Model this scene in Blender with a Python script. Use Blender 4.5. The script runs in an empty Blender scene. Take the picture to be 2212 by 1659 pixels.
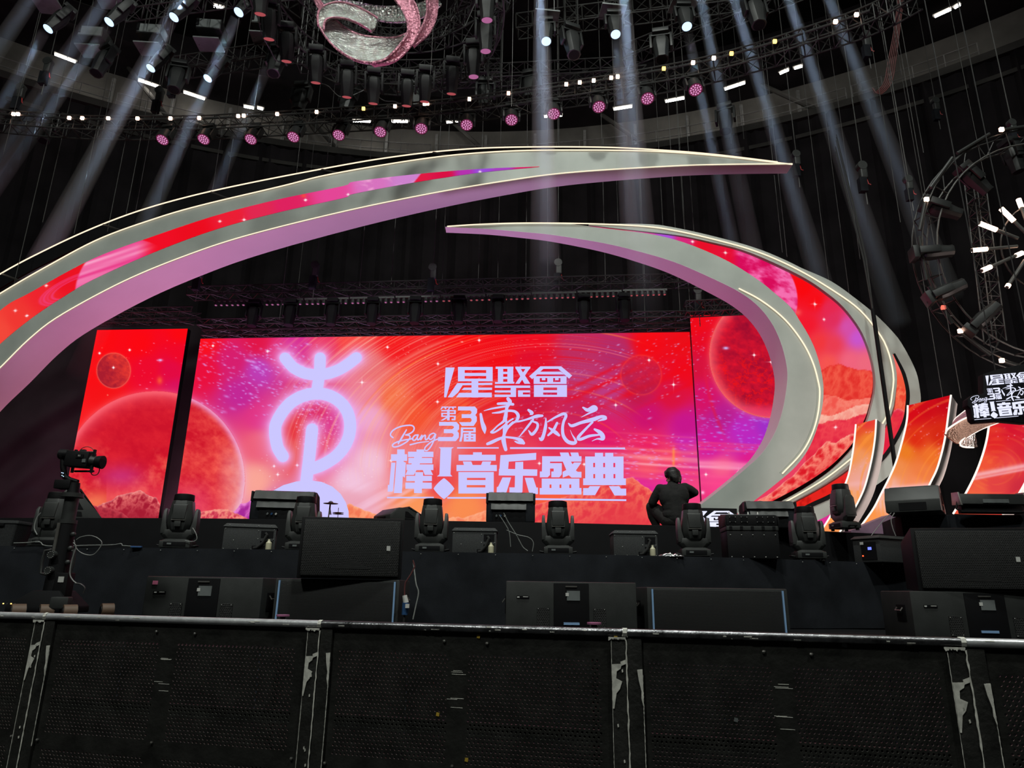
import bpy, bmesh, math, random
import numpy as np
from mathutils import Vector, Matrix, Quaternion

sc = bpy.context.scene
COL = sc.collection
rnd = random.Random(11)
PI = math.pi

# ---------------------------------------------------------------- camera
W, H, F = 2212.0, 1659.0, 1510.0
EYE = Vector((0, 0, 1.32))
PITCH, ROLL = math.radians(16.48), math.radians(0.83)
_r0, _u0 = Vector((1, 0, 0)), Vector((0, -math.sin(PITCH), math.cos(PITCH)))
FWD = Vector((0, math.cos(PITCH), math.sin(PITCH)))
RIGHT = _r0 * math.cos(ROLL) + _u0 * math.sin(ROLL)
UP = _u0 * math.cos(ROLL) - _r0 * math.sin(ROLL)
cam = bpy.data.cameras.new('camera')
cam.sensor_width = 36.0
cam.lens = F / W * 36.0
cam.clip_start = 0.05
cam.clip_end = 300
cam_ob = bpy.data.objects.new('camera', cam)
COL.objects.link(cam_ob)
m = Matrix.Identity(4)
for i in range(3):
    m[i][0], m[i][1], m[i][2], m[i][3] = RIGHT[i], UP[i], -FWD[i], EYE[i]
cam_ob.matrix_world = m
sc.camera = cam_ob

# ---------------------------------------------------------------- exposure, world, house lights
sc.view_settings.view_transform = 'Standard'
sc.view_settings.look = 'None'
sc.view_settings.exposure = 0.0
sc.view_settings.gamma = 1.0
sc.view_settings.use_curve_mapping = False
sc.cycles.use_denoising = True
sc.cycles.max_bounces = 5
sc.cycles.diffuse_bounces = 3
sc.cycles.glossy_bounces = 3
sc.cycles.transparent_max_bounces = 12
sc.cycles.volume_bounces = 0
world = bpy.data.worlds.new('hall_air')
sc.world = world
world.use_nodes = True
world.node_tree.nodes['Background'].inputs[0].default_value = (0.55, 0.6, 0.56, 1)
world.node_tree.nodes['Background'].inputs[1].default_value = 0.019


def area(name, loc, target, size, power, color, spread=180):
    l = bpy.data.lights.new(name, 'AREA')
    l.shape = 'DISK'
    l.size = size
    l.energy = power
    l.color = color
    l.spread = math.radians(spread)
    o = bpy.data.objects.new(name, l)
    COL.objects.link(o)
    o.location = loc
    o.rotation_euler = (Vector(target) - Vector(loc)).to_track_quat('-Z', 'Y').to_euler()
    return o


# house floodlights high over the auditorium, and unseen coloured fill lights added on the stage
area('house_floodlight', (-9, -9, 21), (-3, 15, 6), 1.6, 980, (0.95, 1.0, 0.93), 120)
area('house_floodlight', (7, -7, 22), (2, 14, 6), 1.2, 730, (0.95, 1.0, 0.93), 120)
area('house_floodlight', (1, 3, 24), (0, 9, 1), 1.2, 900, (0.95, 1.0, 0.93), 120)
area('stage_fill_light', (-7.0, 16.6, 2.6), (-7.5, 15.8, 9), 2.5, 170, (1.0, 0.42, 0.85), 150)  # this and the next two added to tint the arch undersides
area('stage_fill_light', (-0.6, 16.4, 2.6), (-0.4, 15.6, 10), 2.5, 150, (0.85, 0.45, 1.0), 150)
area('stage_fill_light', (3.6, 16.2, 2.6), (4.5, 15.4, 8), 1.2, 16, (1.0, 0.35, 0.65), 150)
area('stage_fill_light', (11.5, 10.0, 2.6), (7.0, 12.4, 3.6), 1.0, 110, (1.0, 0.80, 0.74), 110)  # added out of view to brighten the silver fin sides
area('stage_fill_light', (-13.0, 18.0, 2.6), (-14.0, 21, 5), 1.5, 110, (1.0, 0.4, 0.6), 160)  # this and the next added to tint the cloth by the left screen
area('stage_fill_light', (-9.2, 19.9, 2.6), (-9.3, 21, 4), 0.5, 110, (1.0, 0.42, 0.6), 160)


# ---------------------------------------------------------------- pixels of the photograph <-> places in the hall
def ray(px, py):
    return (FWD * F + RIGHT * (px - W / 2) - UP * (py - H / 2)).normalized()


def P(px, py, Y, s=0.0):
    """point on the upright plane y = Y + s x"""
    d = ray(px, py)
    t = Y / (d.y - s * d.x)
    return EYE + d * t


def PZ(px, py, z):
    """point at height z"""
    d = ray(px, py)
    return EYE + d * ((z - EYE.z) / d.z)


def proj(v):
    r = Vector(v) - EYE
    k = F / r.dot(FWD)
    return W / 2 + r.dot(RIGHT) * k, H / 2 - r.dot(UP) * k


ST = -0.08                      # the stage front runs slightly towards the right of the hall


# ---------------------------------------------------------------- materials
def _nt(name):
    m = bpy.data.materials.new(name)
    m.use_nodes = True
    nt = m.node_tree
    nt.nodes.clear()
    out = nt.nodes.new('ShaderNodeOutputMaterial')
    return m, nt, out


def mat(name, col, rough=0.5, metal=0.0, var=0.15, scale=6.0, bump=0.0, bscale=60.0, spec=0.5):
    m, nt, out = _nt(name)
    b = nt.nodes.new('ShaderNodeBsdfPrincipled')
    nt.links.new(b.outputs[0], out.inputs[0])
    b.inputs['Roughness'].default_value = rough
    b.inputs['Metallic'].default_value = metal
    b.inputs['Specular IOR Level'].default_value = spec
    tc = nt.nodes.new('ShaderNodeTexCoord')
    n = nt.nodes.new('ShaderNodeTexNoise')
    n.inputs['Scale'].default_value = scale
    n.inputs['Detail'].default_value = 4
    nt.links.new(tc.outputs['Object'], n.inputs['Vector'])
    r = nt.nodes.new('ShaderNodeValToRGB')
    r.color_ramp.elements[0].color = tuple(c * (1 - var) for c in col) + (1,)
    r.color_ramp.elements[1].color = tuple(min(1, c * (1 + var)) for c in col) + (1,)
    r.color_ramp.elements[0].position = 0.3
    r.color_ramp.elements[1].position = 0.7
    nt.links.new(n.outputs['Fac'], r.inputs[0])
    nt.links.new(r.outputs[0], b.inputs['Base Color'])
    if bump:
        n2 = nt.nodes.new('ShaderNodeTexNoise')
        n2.inputs['Scale'].default_value = bscale
        n2.inputs['Detail'].default_value = 3
        nt.links.new(tc.outputs['Object'], n2.inputs['Vector'])
        bp = nt.nodes.new('ShaderNodeBump')
        bp.inputs['Strength'].default_value = bump
        bp.inputs['Distance'].default_value = 0.02
        nt.links.new(n2.outputs['Fac'], bp.inputs['Height'])
        nt.links.new(bp.outputs[0], b.inputs['Normal'])
    return m


def emit(name, col, strength):
    m, nt, out = _nt(name)
    e = nt.nodes.new('ShaderNodeEmission')
    e.inputs[0].default_value = tuple(col) + (1,)
    e.inputs[1].default_value = strength
    nt.links.new(e.outputs[0], out.inputs[0])
    return m


def led_mat(name, strength=1.0):
    """an LED screen: the picture it shows is stored per LED"""
    m, nt, out = _nt(name)
    e = nt.nodes.new('ShaderNodeEmission')
    a = nt.nodes.new('ShaderNodeAttribute')
    a.attribute_name = 'Col'
    e.inputs[1].default_value = strength
    nt.links.new(a.outputs['Color'], e.inputs[0])
    nt.links.new(e.outputs[0], out.inputs[0])
    return m


M = {}
M['black'] = mat('black_paint', (0.006, 0.006, 0.007), 0.55, bump=0.1, bscale=150, spec=0.25)
M['body'] = mat('black_plastic', (0.030, 0.032, 0.031), 0.48, var=0.2, bump=0.08, bscale=220)
M['offbody'] = mat('matt_black_housing', (0.010, 0.011, 0.011), 0.5)
M['dark'] = mat('deep_black', (0.005, 0.005, 0.006), 0.7, spec=0.15)
M['cloth'] = mat('black_cloth', (0.013, 0.0145, 0.018), 0.9, var=0.35, scale=3, bump=0.2, bscale=240, spec=0.15)
M['drape'] = mat('black_drape', (0.030, 0.026, 0.029), 0.95, var=0.3, scale=0.6, spec=0.1)
M['hall'] = mat('hall_grey', (0.09, 0.085, 0.08), 0.9, var=0.35, scale=0.5, spec=0.1)
M['gallery'] = mat('gallery_wall', (0.20, 0.185, 0.17), 0.9, var=0.3, scale=0.5, spec=0.1)
M['truss'] = mat('black_truss_tube', (0.030, 0.030, 0.029), 0.42, var=0.3, scale=2)
M['steel'] = mat('steel', (0.30, 0.29, 0.27), 0.4, metal=0.8, var=0.3)
M['railing'] = mat('grey_railing', (0.30, 0.29, 0.28), 0.5, var=0.2)
M['chrome'] = mat('worn_aluminium', (0.86, 0.87, 0.90), 0.30, metal=0.55, var=0.12, scale=40, bump=0.06, bscale=120)
M['darkrail'] = mat('scuffed_rail', (0.20, 0.20, 0.21), 0.3, metal=0.9, var=0.6, scale=30, bump=0.1, bscale=150)
M['arch'] = mat('grey_panel', (0.44, 0.47, 0.435), 0.6, var=0.10, scale=1.3, spec=0.3)
M['soffit'] = mat('pale_soffit', (0.56, 0.55, 0.56), 0.5, var=0.03, scale=1.0)
M['silverfin'] = mat('silver_edge', (0.70, 0.68, 0.66), 0.35, var=0.04)
M['rubber'] = mat('rubber', (0.012, 0.012, 0.012), 0.8)
M['white'] = mat('white_plastic', (0.6, 0.6, 0.57), 0.5)
M['grey'] = mat('grey_label', (0.15, 0.165, 0.165), 0.5)
M['fogbox'] = mat('speckled_black', (0.034, 0.036, 0.037), 0.75, var=0.4, scale=90, bump=0.2, bscale=200)
M['cream'] = mat('cream_bottle', (0.55, 0.52, 0.36), 0.4)
M['blue'] = mat('blue_plastic', (0.03, 0.09, 0.22), 0.4)
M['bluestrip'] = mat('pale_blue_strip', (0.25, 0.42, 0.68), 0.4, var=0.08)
M['skin'] = mat('skin', (0.62, 0.42, 0.27), 0.55, var=0.06)
M['hair'] = mat('black_hair', (0.008, 0.006, 0.006), 0.5, var=0.3, scale=60, bump=0.12, bscale=60)
M['jacket'] = mat('black_jacket', (0.009, 0.0085, 0.0085), 0.9, var=0.3, scale=12, bump=0.25, bscale=30)
M['trouser'] = mat('charcoal_trousers', (0.016, 0.0145, 0.014), 0.9, var=0.3, scale=12, bump=0.25, bscale=30)
M['chip'] = mat('bare_metal_chips', (0.74, 0.73, 0.66), 0.6, var=0.25, scale=60)
M['barrier'] = mat('scuffed_black_sheet', (0.020, 0.020, 0.018), 0.42, var=0.45, scale=14, bump=0.12, bscale=70)
M['holeedge'] = mat('lit_hole_edge', (0.16, 0.16, 0.145), 0.45, var=0.4, scale=30)  # paler hole walls: the lit rims are put into the colour
M['yellow'] = mat('yellow_sticker', (0.55, 0.36, 0.04), 0.6)
M['red'] = mat('red_tag', (0.5, 0.03, 0.03), 0.5)
M['pinkpaper'] = mat('pink_paper', (0.7, 0.18, 0.32), 0.7)
M['pinkdisc'] = mat('pink_disc', (0.45, 0.16, 0.3), 0.4)
M['tan'] = mat('tan_wheel', (0.11, 0.065, 0.04), 0.6)
M['foilbag'] = mat('silver_foil', (0.8, 0.8, 0.82), 0.2, metal=1.0, var=0.1, bump=0.9, bscale=40)
M['cable'] = mat('grey_cable', (0.20, 0.21, 0.20), 0.5)
M['wire'] = mat('dull_steel_wire', (0.085, 0.085, 0.08), 0.5)
M['darkcable'] = mat('black_cable', (0.03, 0.03, 0.03), 0.5)
M['redcable'] = mat('dull_red_cable', (0.12, 0.035, 0.035), 0.6)
M['brass'] = mat('bronze_cymbal', (0.10, 0.08, 0.06), 0.35, metal=0.8)
M['purplewall'] = mat('plum_panel', (0.22, 0.13, 0.2), 0.6)
M['warmstrip'] = emit('warm_white_strip', (1.0, 0.80, 0.58), 1.3)
M['whitestrip'] = emit('white_strip', (1.0, 0.90, 0.80), 1.2)
M['tube'] = emit('fluorescent_tube', (1.0, 0.97, 0.90), 24.0)
M['warmdot'] = emit('warm_pixel', (1.0, 0.62, 0.45), 9.0)
M['amberdot'] = emit('amber_pixel', (1.0, 0.55, 0.12), 4.0)
M['whitedot'] = emit('white_pixel', (1.0, 0.97, 0.95), 10.0)
M['reddot'] = emit('red_pixel', (1.0, 0.18, 0.12), 1.2)
M['bluelamp'] = emit('cold_white_lens', (0.50, 0.72, 1.0), 1.7)
M['redlens'] = emit('dim_red_lens', (0.75, 0.14, 0.16), 0.5)
M['pinklens'] = emit('dim_pink_lens', (0.65, 0.20, 0.45), 0.6)
M['bluescreen'] = emit('blue_display', (0.12, 0.16, 1.0), 2.0)
M['redled'] = emit('red_led', (1.0, 0.1, 0.03), 2.0)
M['lavender'] = emit('lavender_leds', (0.60, 0.57, 1.0), 1.0)
M['paleled'] = emit('white_leds', (0.78, 0.80, 1.0), 1.1)
M['led'] = led_mat('led_picture')


def grille_mat(name, col, pitch, rough=0.45):
    """perforated steel mesh: a close hexagon pattern of dark holes"""
    m, nt, out = _nt(name)
    b = nt.nodes.new('ShaderNodeBsdfPrincipled')
    b.inputs['Roughness'].default_value = rough
    nt.links.new(b.outputs[0], out.inputs[0])
    tc = nt.nodes.new('ShaderNodeTexCoord')
    mp = nt.nodes.new('ShaderNodeMapping')
    mp.inputs['Rotation'].default_value = (PI / 2, 0, 0)
    mp.inputs['Scale'].default_value = (1 / pitch, 1 / pitch, 1 / pitch)
    nt.links.new(tc.outputs['Object'], mp.inputs['Vector'])
    br = nt.nodes.new('ShaderNodeTexBrick')
    br.offset = 0.5
    br.inputs['Scale'].default_value = 1.0
    br.inputs['Mortar Size'].default_value = 0.13
    br.inputs['Mortar Smooth'].default_value = 0.3
    br.inputs['Brick Width'].default_value = 1.0
    br.inputs['Row Height'].default_value = 0.8
    br.inputs['Color1'].default_value = (0.003, 0.003, 0.003, 1)
    br.inputs['Color2'].default_value = (0.003, 0.003, 0.003, 1)
    br.inputs['Mortar'].default_value = tuple(col) + (1,)
    nt.links.new(mp.outputs[0], br.inputs['Vector'])
    nt.links.new(br.outputs['Color'], b.inputs['Base Color'])
    bp = nt.nodes.new('ShaderNodeBump')
    bp.inputs['Strength'].default_value = 0.5
    bp.inputs['Distance'].default_value = 0.01
    nt.links.new(br.outputs['Fac'], bp.inputs['Height'])
    nt.links.new(bp.outputs[0], b.inputs['Normal'])
    return m


M['grille'] = grille_mat('black_mesh_grille', (0.045, 0.045, 0.045), 0.019)
M['finegrille'] = grille_mat('fine_mesh_grille', (0.030, 0.030, 0.030), 0.013)


def hammered(name, col, metal=1.0, rough=0.24, scale=16, bump=0.9):
    """hammered metal foil"""
    m, nt, out = _nt(name)
    b = nt.nodes.new('ShaderNodeBsdfPrincipled')
    b.inputs['Metallic'].default_value = metal
    b.inputs['Roughness'].default_value = rough
    b.inputs['Base Color'].default_value = tuple(col) + (1,)
    nt.links.new(b.outputs[0], out.inputs[0])
    tc = nt.nodes.new('ShaderNodeTexCoord')
    v = nt.nodes.new('ShaderNodeTexVoronoi')
    v.inputs['Scale'].default_value = scale
    nt.links.new(tc.outputs['Object'], v.inputs['Vector'])
    n = nt.nodes.new('ShaderNodeTexNoise')
    n.inputs['Scale'].default_value = scale * 1.6
    n.inputs['Detail'].default_value = 4
    nt.links.new(tc.outputs['Object'], n.inputs['Vector'])
    ad = nt.nodes.new('ShaderNodeMath')
    ad.operation = 'ADD'
    nt.links.new(v.outputs['Distance'], ad.inputs[0])
    nt.links.new(n.outputs['Fac'], ad.inputs[1])
    bp = nt.nodes.new('ShaderNodeBump')
    bp.inputs['Strength'].default_value = bump
    bp.inputs['Distance'].default_value = 0.06
    nt.links.new(ad.outputs[0], bp.inputs['Height'])
    nt.links.new(bp.outputs[0], b.inputs['Normal'])
    return m


M['foil'] = hammered('hammered_silver', (0.80, 0.82, 0.78))
M['copper'] = hammered('hammered_copper', (0.62, 0.34, 0.26), 0.55, 0.4, 26, 0.6)
M['roselitfoil'] = hammered('hammered_rose_lit', (0.58, 0.25, 0.33), 0.6, 0.4, 16, 0.7)  # rose foil; on the ribbon sculpture it paints pink light into the silver

# ---------------------------------------------------------------- mesh building
def V(*a):
    return Vector(a)


class MB:
    def __init__(self):
        self.v, self.f, self.mi = [], [], []

    def add(self, verts, faces, mi=0):
        o = len(self.v)
        self.v += [tuple(x) for x in verts]
        self.f += [tuple(i + o for i in f) for f in faces]
        self.mi += [mi] * len(faces)
        return self

    def box(self, c, s, rz=0.0, mi=0, rot=None):
        R = rot if rot is not None else Matrix.Rotation(rz, 3, 'Z')
        c = Vector(c)
        vs = [c + R @ Vector((sx * s[0] / 2, sy * s[1] / 2, sz * s[2] / 2))
              for sz in (-1, 1) for sy in (-1, 1) for sx in (-1, 1)]
        return self.add(vs, [(0, 2, 3, 1), (4, 5, 7, 6), (0, 1, 5, 4), (2, 6, 7, 3), (0, 4, 6, 2), (1, 3, 7, 5)], mi)

    def cyl(self, a, b, r, r2=None, n=8, mi=0, caps=True):
        a, b = Vector(a), Vector(b)
        r2 = r if r2 is None else r2
        d = (b - a)
        if d.length < 1e-9:
            return self
        d.normalize()
        t = Vector((0, 0, 1)) if abs(d.z) < 0.9 else Vector((1, 0, 0))
        u = d.cross(t).normalized()
        w = d.cross(u)
        vs = []
        for c, rr in ((a, r), (b, r2)):
            for k in range(n):
                g = 2 * PI * k / n
                vs.append(c + (u * math.cos(g) + w * math.sin(g)) * rr)
        fs = [(k, (k + 1) % n, n + (k + 1) % n, n + k) for k in range(n)]
        if caps:
            fs += [tuple(range(n - 1, -1, -1)), tuple(range(n, 2 * n))]
        return self.add(vs, fs, mi)

    def tube(self, pts, r, n=6, mi=0, closed=False):
        pts = [Vector(p) for p in pts]
        N = len(pts)
        rad = r if isinstance(r, (list, tuple)) else [r] * N
        vs, prev = [], None
        for i, p in enumerate(pts):
            if closed:
                d = pts[(i + 1) % N] - pts[i - 1]
            else:
                d = pts[min(i + 1, N - 1)] - pts[max(i - 1, 0)]
            d.normalize()
            if prev is None:
                t = Vector((0, 0, 1)) if abs(d.z) < 0.9 else Vector((1, 0, 0))
                u = d.cross(t).normalized()
            else:
                u = (prev - d * prev.dot(d)).normalized()
            prev = u
            w = d.cross(u)
            for k in range(n):
                g = 2 * PI * k / n
                vs.append(p + (u * math.cos(g) + w * math.sin(g)) * rad[i])
        fs = []
        for i in range(N if closed else N - 1):
            j = (i + 1) % N
            fs += [(i * n + k, i * n + (k + 1) % n, j * n + (k + 1) % n, j * n + k) for k in range(n)]
        if not closed:
            fs += [tuple(range(n - 1, -1, -1)), tuple(range((N - 1) * n, N * n))]
        return self.add(vs, fs, mi)

    def prism(self, pts, off, mi=0):
        """a flat outline pushed along off"""
        n = len(pts)
        off = Vector(off)
        vs = [Vector(p) for p in pts] + [Vector(p) + off for p in pts]
        fs = [tuple(range(n)), tuple(range(2 * n - 1, n - 1, -1))]
        fs += [(i, n + i, n + (i + 1) % n, (i + 1) % n) for i in range(n)]
        return self.add(vs, fs, mi)

    def loft(self, rings, mi=0, caps=True):
        n = len(rings[0])
        vs = [p for r in rings for p in r]
        fs = []
        for i in range(len(rings) - 1):
            fs += [(i * n + k, i * n + (k + 1) % n, (i + 1) * n + (k + 1) % n, (i + 1) * n + k) for k in range(n)]
        if caps:
            fs += [tuple(range(n - 1, -1, -1)), tuple(range((len(rings) - 1) * n, len(rings) * n))]
        return self.add(vs, fs, mi)

    def lathe(self, prof, n=20, c=(0, 0, 0), mi=0, axis='Z'):
        c = Vector(c)
        rings = []
        for r, z in prof:
            ring = []
            for k in range(n):
                g = 2 * PI * k / n
                x, y = r * math.cos(g), r * math.sin(g)
                ring.append(c + (V(x, y, z) if axis == 'Z' else V(x, z, y) if axis == 'Y' else V(z, x, y)))
            rings.append(ring)
        return self.loft(rings, mi)

    def ball(self, c, r, n=12, mi=0):
        r = r if isinstance(r, (tuple, list, Vector)) else (r, r, r)
        c = Vector(c)
        rings = []
        for i in range(1, n // 2):
            a = PI * i / (n // 2)
            rings.append([c + V(r[0] * math.sin(a) * math.cos(2 * PI * k / n), r[1] * math.sin(a) * math.sin(2 * PI * k / n),
                                -r[2] * math.cos(a)) for k in range(n)])
        return self.loft(rings, mi)

    def solid(self, A, B, off, mi=0):
        """a band between two edge lines, with thickness off"""
        n = len(A)
        off = Vector(off)
        rings = [[Vector(A[i]), Vector(B[i]), Vector(B[i]) + off, Vector(A[i]) + off] for i in range(n)]
        return self.loft(rings, mi)

    def build(self, name, mats, parent=None, bevel=0.0, smooth=True, seg=2, world=False):
        vs = self.v
        if world and parent is not None:
            inv = Matrix.LocRotScale(parent.location, parent.rotation_euler, None).inverted() if parent.parent is None else \
                (Matrix.LocRotScale(parent.parent.location, parent.parent.rotation_euler, None)
                 @ Matrix.LocRotScale(parent.location, parent.rotation_euler, None)).inverted()
            vs = [tuple(inv @ Vector(p)) for p in vs]
        me = bpy.data.meshes.new(name)
        me.from_pydata(vs, [], self.f)
        mats = mats if isinstance(mats, (list, tuple)) else [mats]
        for q in mats:
            me.materials.append(q)
        if len(mats) > 1:
            me.polygons.foreach_set('material_index', self.mi)
        bm = bmesh.new()
        bm.from_mesh(me)
        bmesh.ops.recalc_face_normals(bm, faces=bm.faces)
        if bevel > 0:
            es = [e for e in bm.edges if len(e.link_faces) == 2 and e.calc_face_angle(0) > 0.5]
            bmesh.ops.bevel(bm, geom=es, offset=bevel, segments=seg, affect='EDGES', profile=0.6)
        bm.to_mesh(me)
        bm.free()
        if smooth:
            me.shade_smooth()
            me.set_sharp_from_angle(angle=math.radians(38))
        o = bpy.data.objects.new(name, me)
        COL.objects.link(o)
        if parent is not None:
            o.parent = parent
        return o


def tag(o, label=None, cat=None, group=None, kind=None):
    if label: o['label'] = label
    if cat: o['category'] = cat
    if group: o['group'] = group
    if kind: o['kind'] = kind
    return o


def thing(name, label, cat, loc=(0, 0, 0), rotz=0.0, group=None):
    o = bpy.data.objects.new(name, None)
    o.empty_display_size = 0.1
    COL.objects.link(o)
    o.location = loc
    o.rotation_euler = (0, 0, rotz)
    return tag(o, label, cat, group)


def struct(o):
    o['kind'] = 'structure'
    return o


def copy_tree(o, label=None, group=None, parent=None):
    c = o.copy()
    COL.objects.link(c)
    c.parent = parent
    if label: c['label'] = label
    if group: c['group'] = group
    for ch in list(o.children):
        copy_tree(ch, None, None, c)
    return c


def lerp(a, b, t):
    return a + (b - a) * t


def resample(pts, n):
    """a smooth line (Catmull-Rom) through 2-D or 3-D points, n even steps along its length"""
    a = [np.array(p, float) for p in pts]
    a = [2 * a[0] - a[1]] + a + [2 * a[-1] - a[-2]]
    out = []
    for i in range(1, len(a) - 2):
        for t in np.linspace(0, 1, 24, endpoint=False):
            p0, p1, p2, p3 = a[i - 1:i + 3]
            out.append(0.5 * (2 * p1 + (p2 - p0) * t + (2 * p0 - 5 * p1 + 4 * p2 - p3) * t * t + (3 * p1 - p0 - 3 * p2 + p3) * t ** 3))
    out.append(a[-2])
    out = np.array(out)
    d = np.concatenate([[0], np.cumsum(np.linalg.norm(np.diff(out, axis=0), axis=1))])
    s = np.linspace(0, d[-1], n)
    return np.stack([np.interp(s, d, out[:, k]) for k in range(out.shape[1])], 1)


ORD = ['first', 'second', 'third', 'fourth', 'fifth', 'sixth', 'seventh', 'eighth', 'ninth', 'tenth', 'eleventh', 'twelfth',
       'thirteenth', 'fourteenth', 'fifteenth', 'sixteenth', 'seventeenth', 'eighteenth', 'nineteenth', 'twentieth',
       'twenty-first', 'twenty-second', 'twenty-third', 'twenty-fourth', 'twenty-fifth', 'twenty-sixth', 'twenty-seventh',
       'twenty-eighth', 'twenty-ninth', 'thirtieth', 'thirty-first', 'thirty-second', 'thirty-third', 'thirty-fourth']


def led_grid(name, G, C, parent=None, mat_=None):
    """G (ny,nx,3) places, C (ny,nx,3) linear colours: a screen surface that carries its picture"""
    ny, nx = G.shape[:2]
    me = bpy.data.meshes.new(name)
    me.vertices.add(nx * ny)
    me.vertices.foreach_set('co', G.reshape(-1).astype(np.float32))
    i = np.arange(nx * ny).reshape(ny, nx)
    q = np.stack([i[:-1, :-1], i[1:, :-1], i[1:, 1:], i[:-1, 1:]], -1).reshape(-1)
    nq = (nx - 1) * (ny - 1)
    me.loops.add(nq * 4)
    me.loops.foreach_set('vertex_index', q.astype(np.int32))
    me.polygons.add(nq)
    me.polygons.foreach_set('loop_start', (np.arange(nq) * 4).astype(np.int32))
    me.update(calc_edges=True)
    at = me.color_attributes.new('Col', 'FLOAT_COLOR', 'POINT')
    rgba = np.ones((nx * ny, 4), np.float32)
    rgba[:, :3] = C.reshape(-1, 3)
    at.data.foreach_set('color', rgba.reshape(-1))
    me.materials.append(mat_ or M['led'])
    o = bpy.data.objects.new(name, me)
    COL.objects.link(o)
    if parent is not None:
        o.parent = parent
    return o


def proj_np(G):
    r = G - np.array(EYE)
    k = F / (r @ np.array(FWD))
    return W / 2 + (r @ np.array(RIGHT)) * k, H / 2 - (r @ np.array(UP)) * k


# ---------------------------------------------------------------- the pictures on the LED screens
def hash2(ix, iy, seed):
    h = (ix.astype(np.int64) * 374761393 + iy.astype(np.int64) * 668265263 + seed * 974634777) & 0x7fffffff
    h = ((h ^ (h >> 13)) * 1274126177) & 0x7fffffff
    return ((h ^ (h >> 16)) & 0xffff) / 65535.0


def noise(x, y, seed=0):
    ix, iy = np.floor(x), np.floor(y)
    fx, fy = x - ix, y - iy
    fx, fy = fx * fx * (3 - 2 * fx), fy * fy * (3 - 2 * fy)
    a, b = hash2(ix, iy, seed), hash2(ix + 1, iy, seed)
    c, d = hash2(ix, iy + 1, seed), hash2(ix + 1, iy + 1, seed)
    return (a * (1 - fx) + b * fx) * (1 - fy) + (c * (1 - fx) + d * fx) * fy


def fbm(x, y, seed=0, octs=5):
    s, a, t = 0.0, 0.5, 0.0
    for k in range(octs):
        s = s + a * noise(x, y, seed + k)
        t += a
        a *= 0.55
        x, y = x * 2.03 + 7.1, y * 2.03 + 3.7
    return s / t


def sstep(a, b, x):
    t = np.clip((x - a) / (b - a), 0, 1)
    return t * t * (3 - 2 * t)


def idw(x, y, anchors, p=3.0):
    num, den = 0.0, 0.0
    for ax, ay, c in anchors:
        w = 1.0 / (((x - ax) ** 2 + (y - ay) ** 2 + 60.0) ** (p / 2))
        num = num + w[..., None] * np.array(c, float)
        den = den + w
    return num / den[..., None]


def mixc(c, col, a):
    a = np.clip(a, 0, 1)[..., None]
    return c * (1 - a) + np.array(col, float) * a


def sparkles(c, x, y, n, box, seed, size=(0.7, 1.8), stretch=2.4, ang=0.2, col=(225, 205, 255), mask=None):
    r = random.Random(seed)
    for _ in range(n):
        sx, sy = r.uniform(box[0], box[2]), r.uniform(box[1], box[3])
        if mask is not None and r.random() > mask(sx, sy):
            continue
        s = .85 * r.uniform(*size) * (1.9 if r.random() < 0.06 else 1)
        a = r.uniform(0.25, .85)
        sel = (np.abs(x - sx) < 9) & (np.abs(y - sy) < 9)
        if not sel.any():
            continue
        dx, dy = x[sel] - sx, y[sel] - sy
        u, v = dx * math.cos(ang) + dy * math.sin(ang), -dx * math.sin(ang) + dy * math.cos(ang)
        g = a * np.exp(-((u / (s * stretch)) ** 2 + (v / s) ** 2))
        c[sel] = c[sel] * (1 - g[:, None]) + np.array(col) * g[:, None]
    return c


def star(c, x, y, sx, sy, L=9, col=(255, 235, 240)):
    sel = (np.abs(x - sx) < L * 1.6) & (np.abs(y - sy) < L * 1.6)
    if sel.any():
        dx, dy = np.abs(x[sel] - sx), np.abs(y[sel] - sy)
        g = np.exp(-dx / (L * .4) - (dy / 0.9) ** 2) + np.exp(-dy / (L * .4) - (dx / 0.9) ** 2) + np.exp(-(dx ** 2 + dy ** 2) / 5)
        g = np.clip(g, 0, 1)[:, None]
        c[sel] = c[sel] * (1 - g) + np.array(col) * g
    return c


def planet(c, x, y, cx, cy, rx, ry, dark, light, rim, seed, lit=(0.6, 0.5), sc_=0.05, rimw=0.09, alpha=1.0):
    u, v = (x - cx) / rx, (y - cy) / ry
    d = np.sqrt(u * u + v * v)
    t = .55 * fbm(x * sc_, y * sc_ * 1.3 + 0.9 * fbm(x * sc_ * 2, y * sc_ * 2, seed + 9), seed, 6) + .45 * fbm(x * sc_ * 3.1 - y * sc_, y * sc_ * 3.7, seed + 31, 5)
    k = np.clip((t - 0.32) * 1.9 + 0.35 * (u * lit[0] + v * lit[1]), 0, 1)
    col = np.array(dark, float) * (1 - k[..., None]) + np.array(light, float) * k[..., None]
    rg = np.exp(-((1 - d) / rimw) ** 2) * (d < 1)
    col = col * (1 - 0.8 * rg[..., None]) + np.array(rim, float) * 0.8 * rg[..., None]
    a = sstep(1.008, 0.992, d) * alpha
    halo = np.exp(-np.clip(d - 1, 0, 9) / 0.035) * (d >= 1) * 0.4
    c = mixc(c, rim, halo)
    return c * (1 - a[..., None]) + col * a[..., None]


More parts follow.
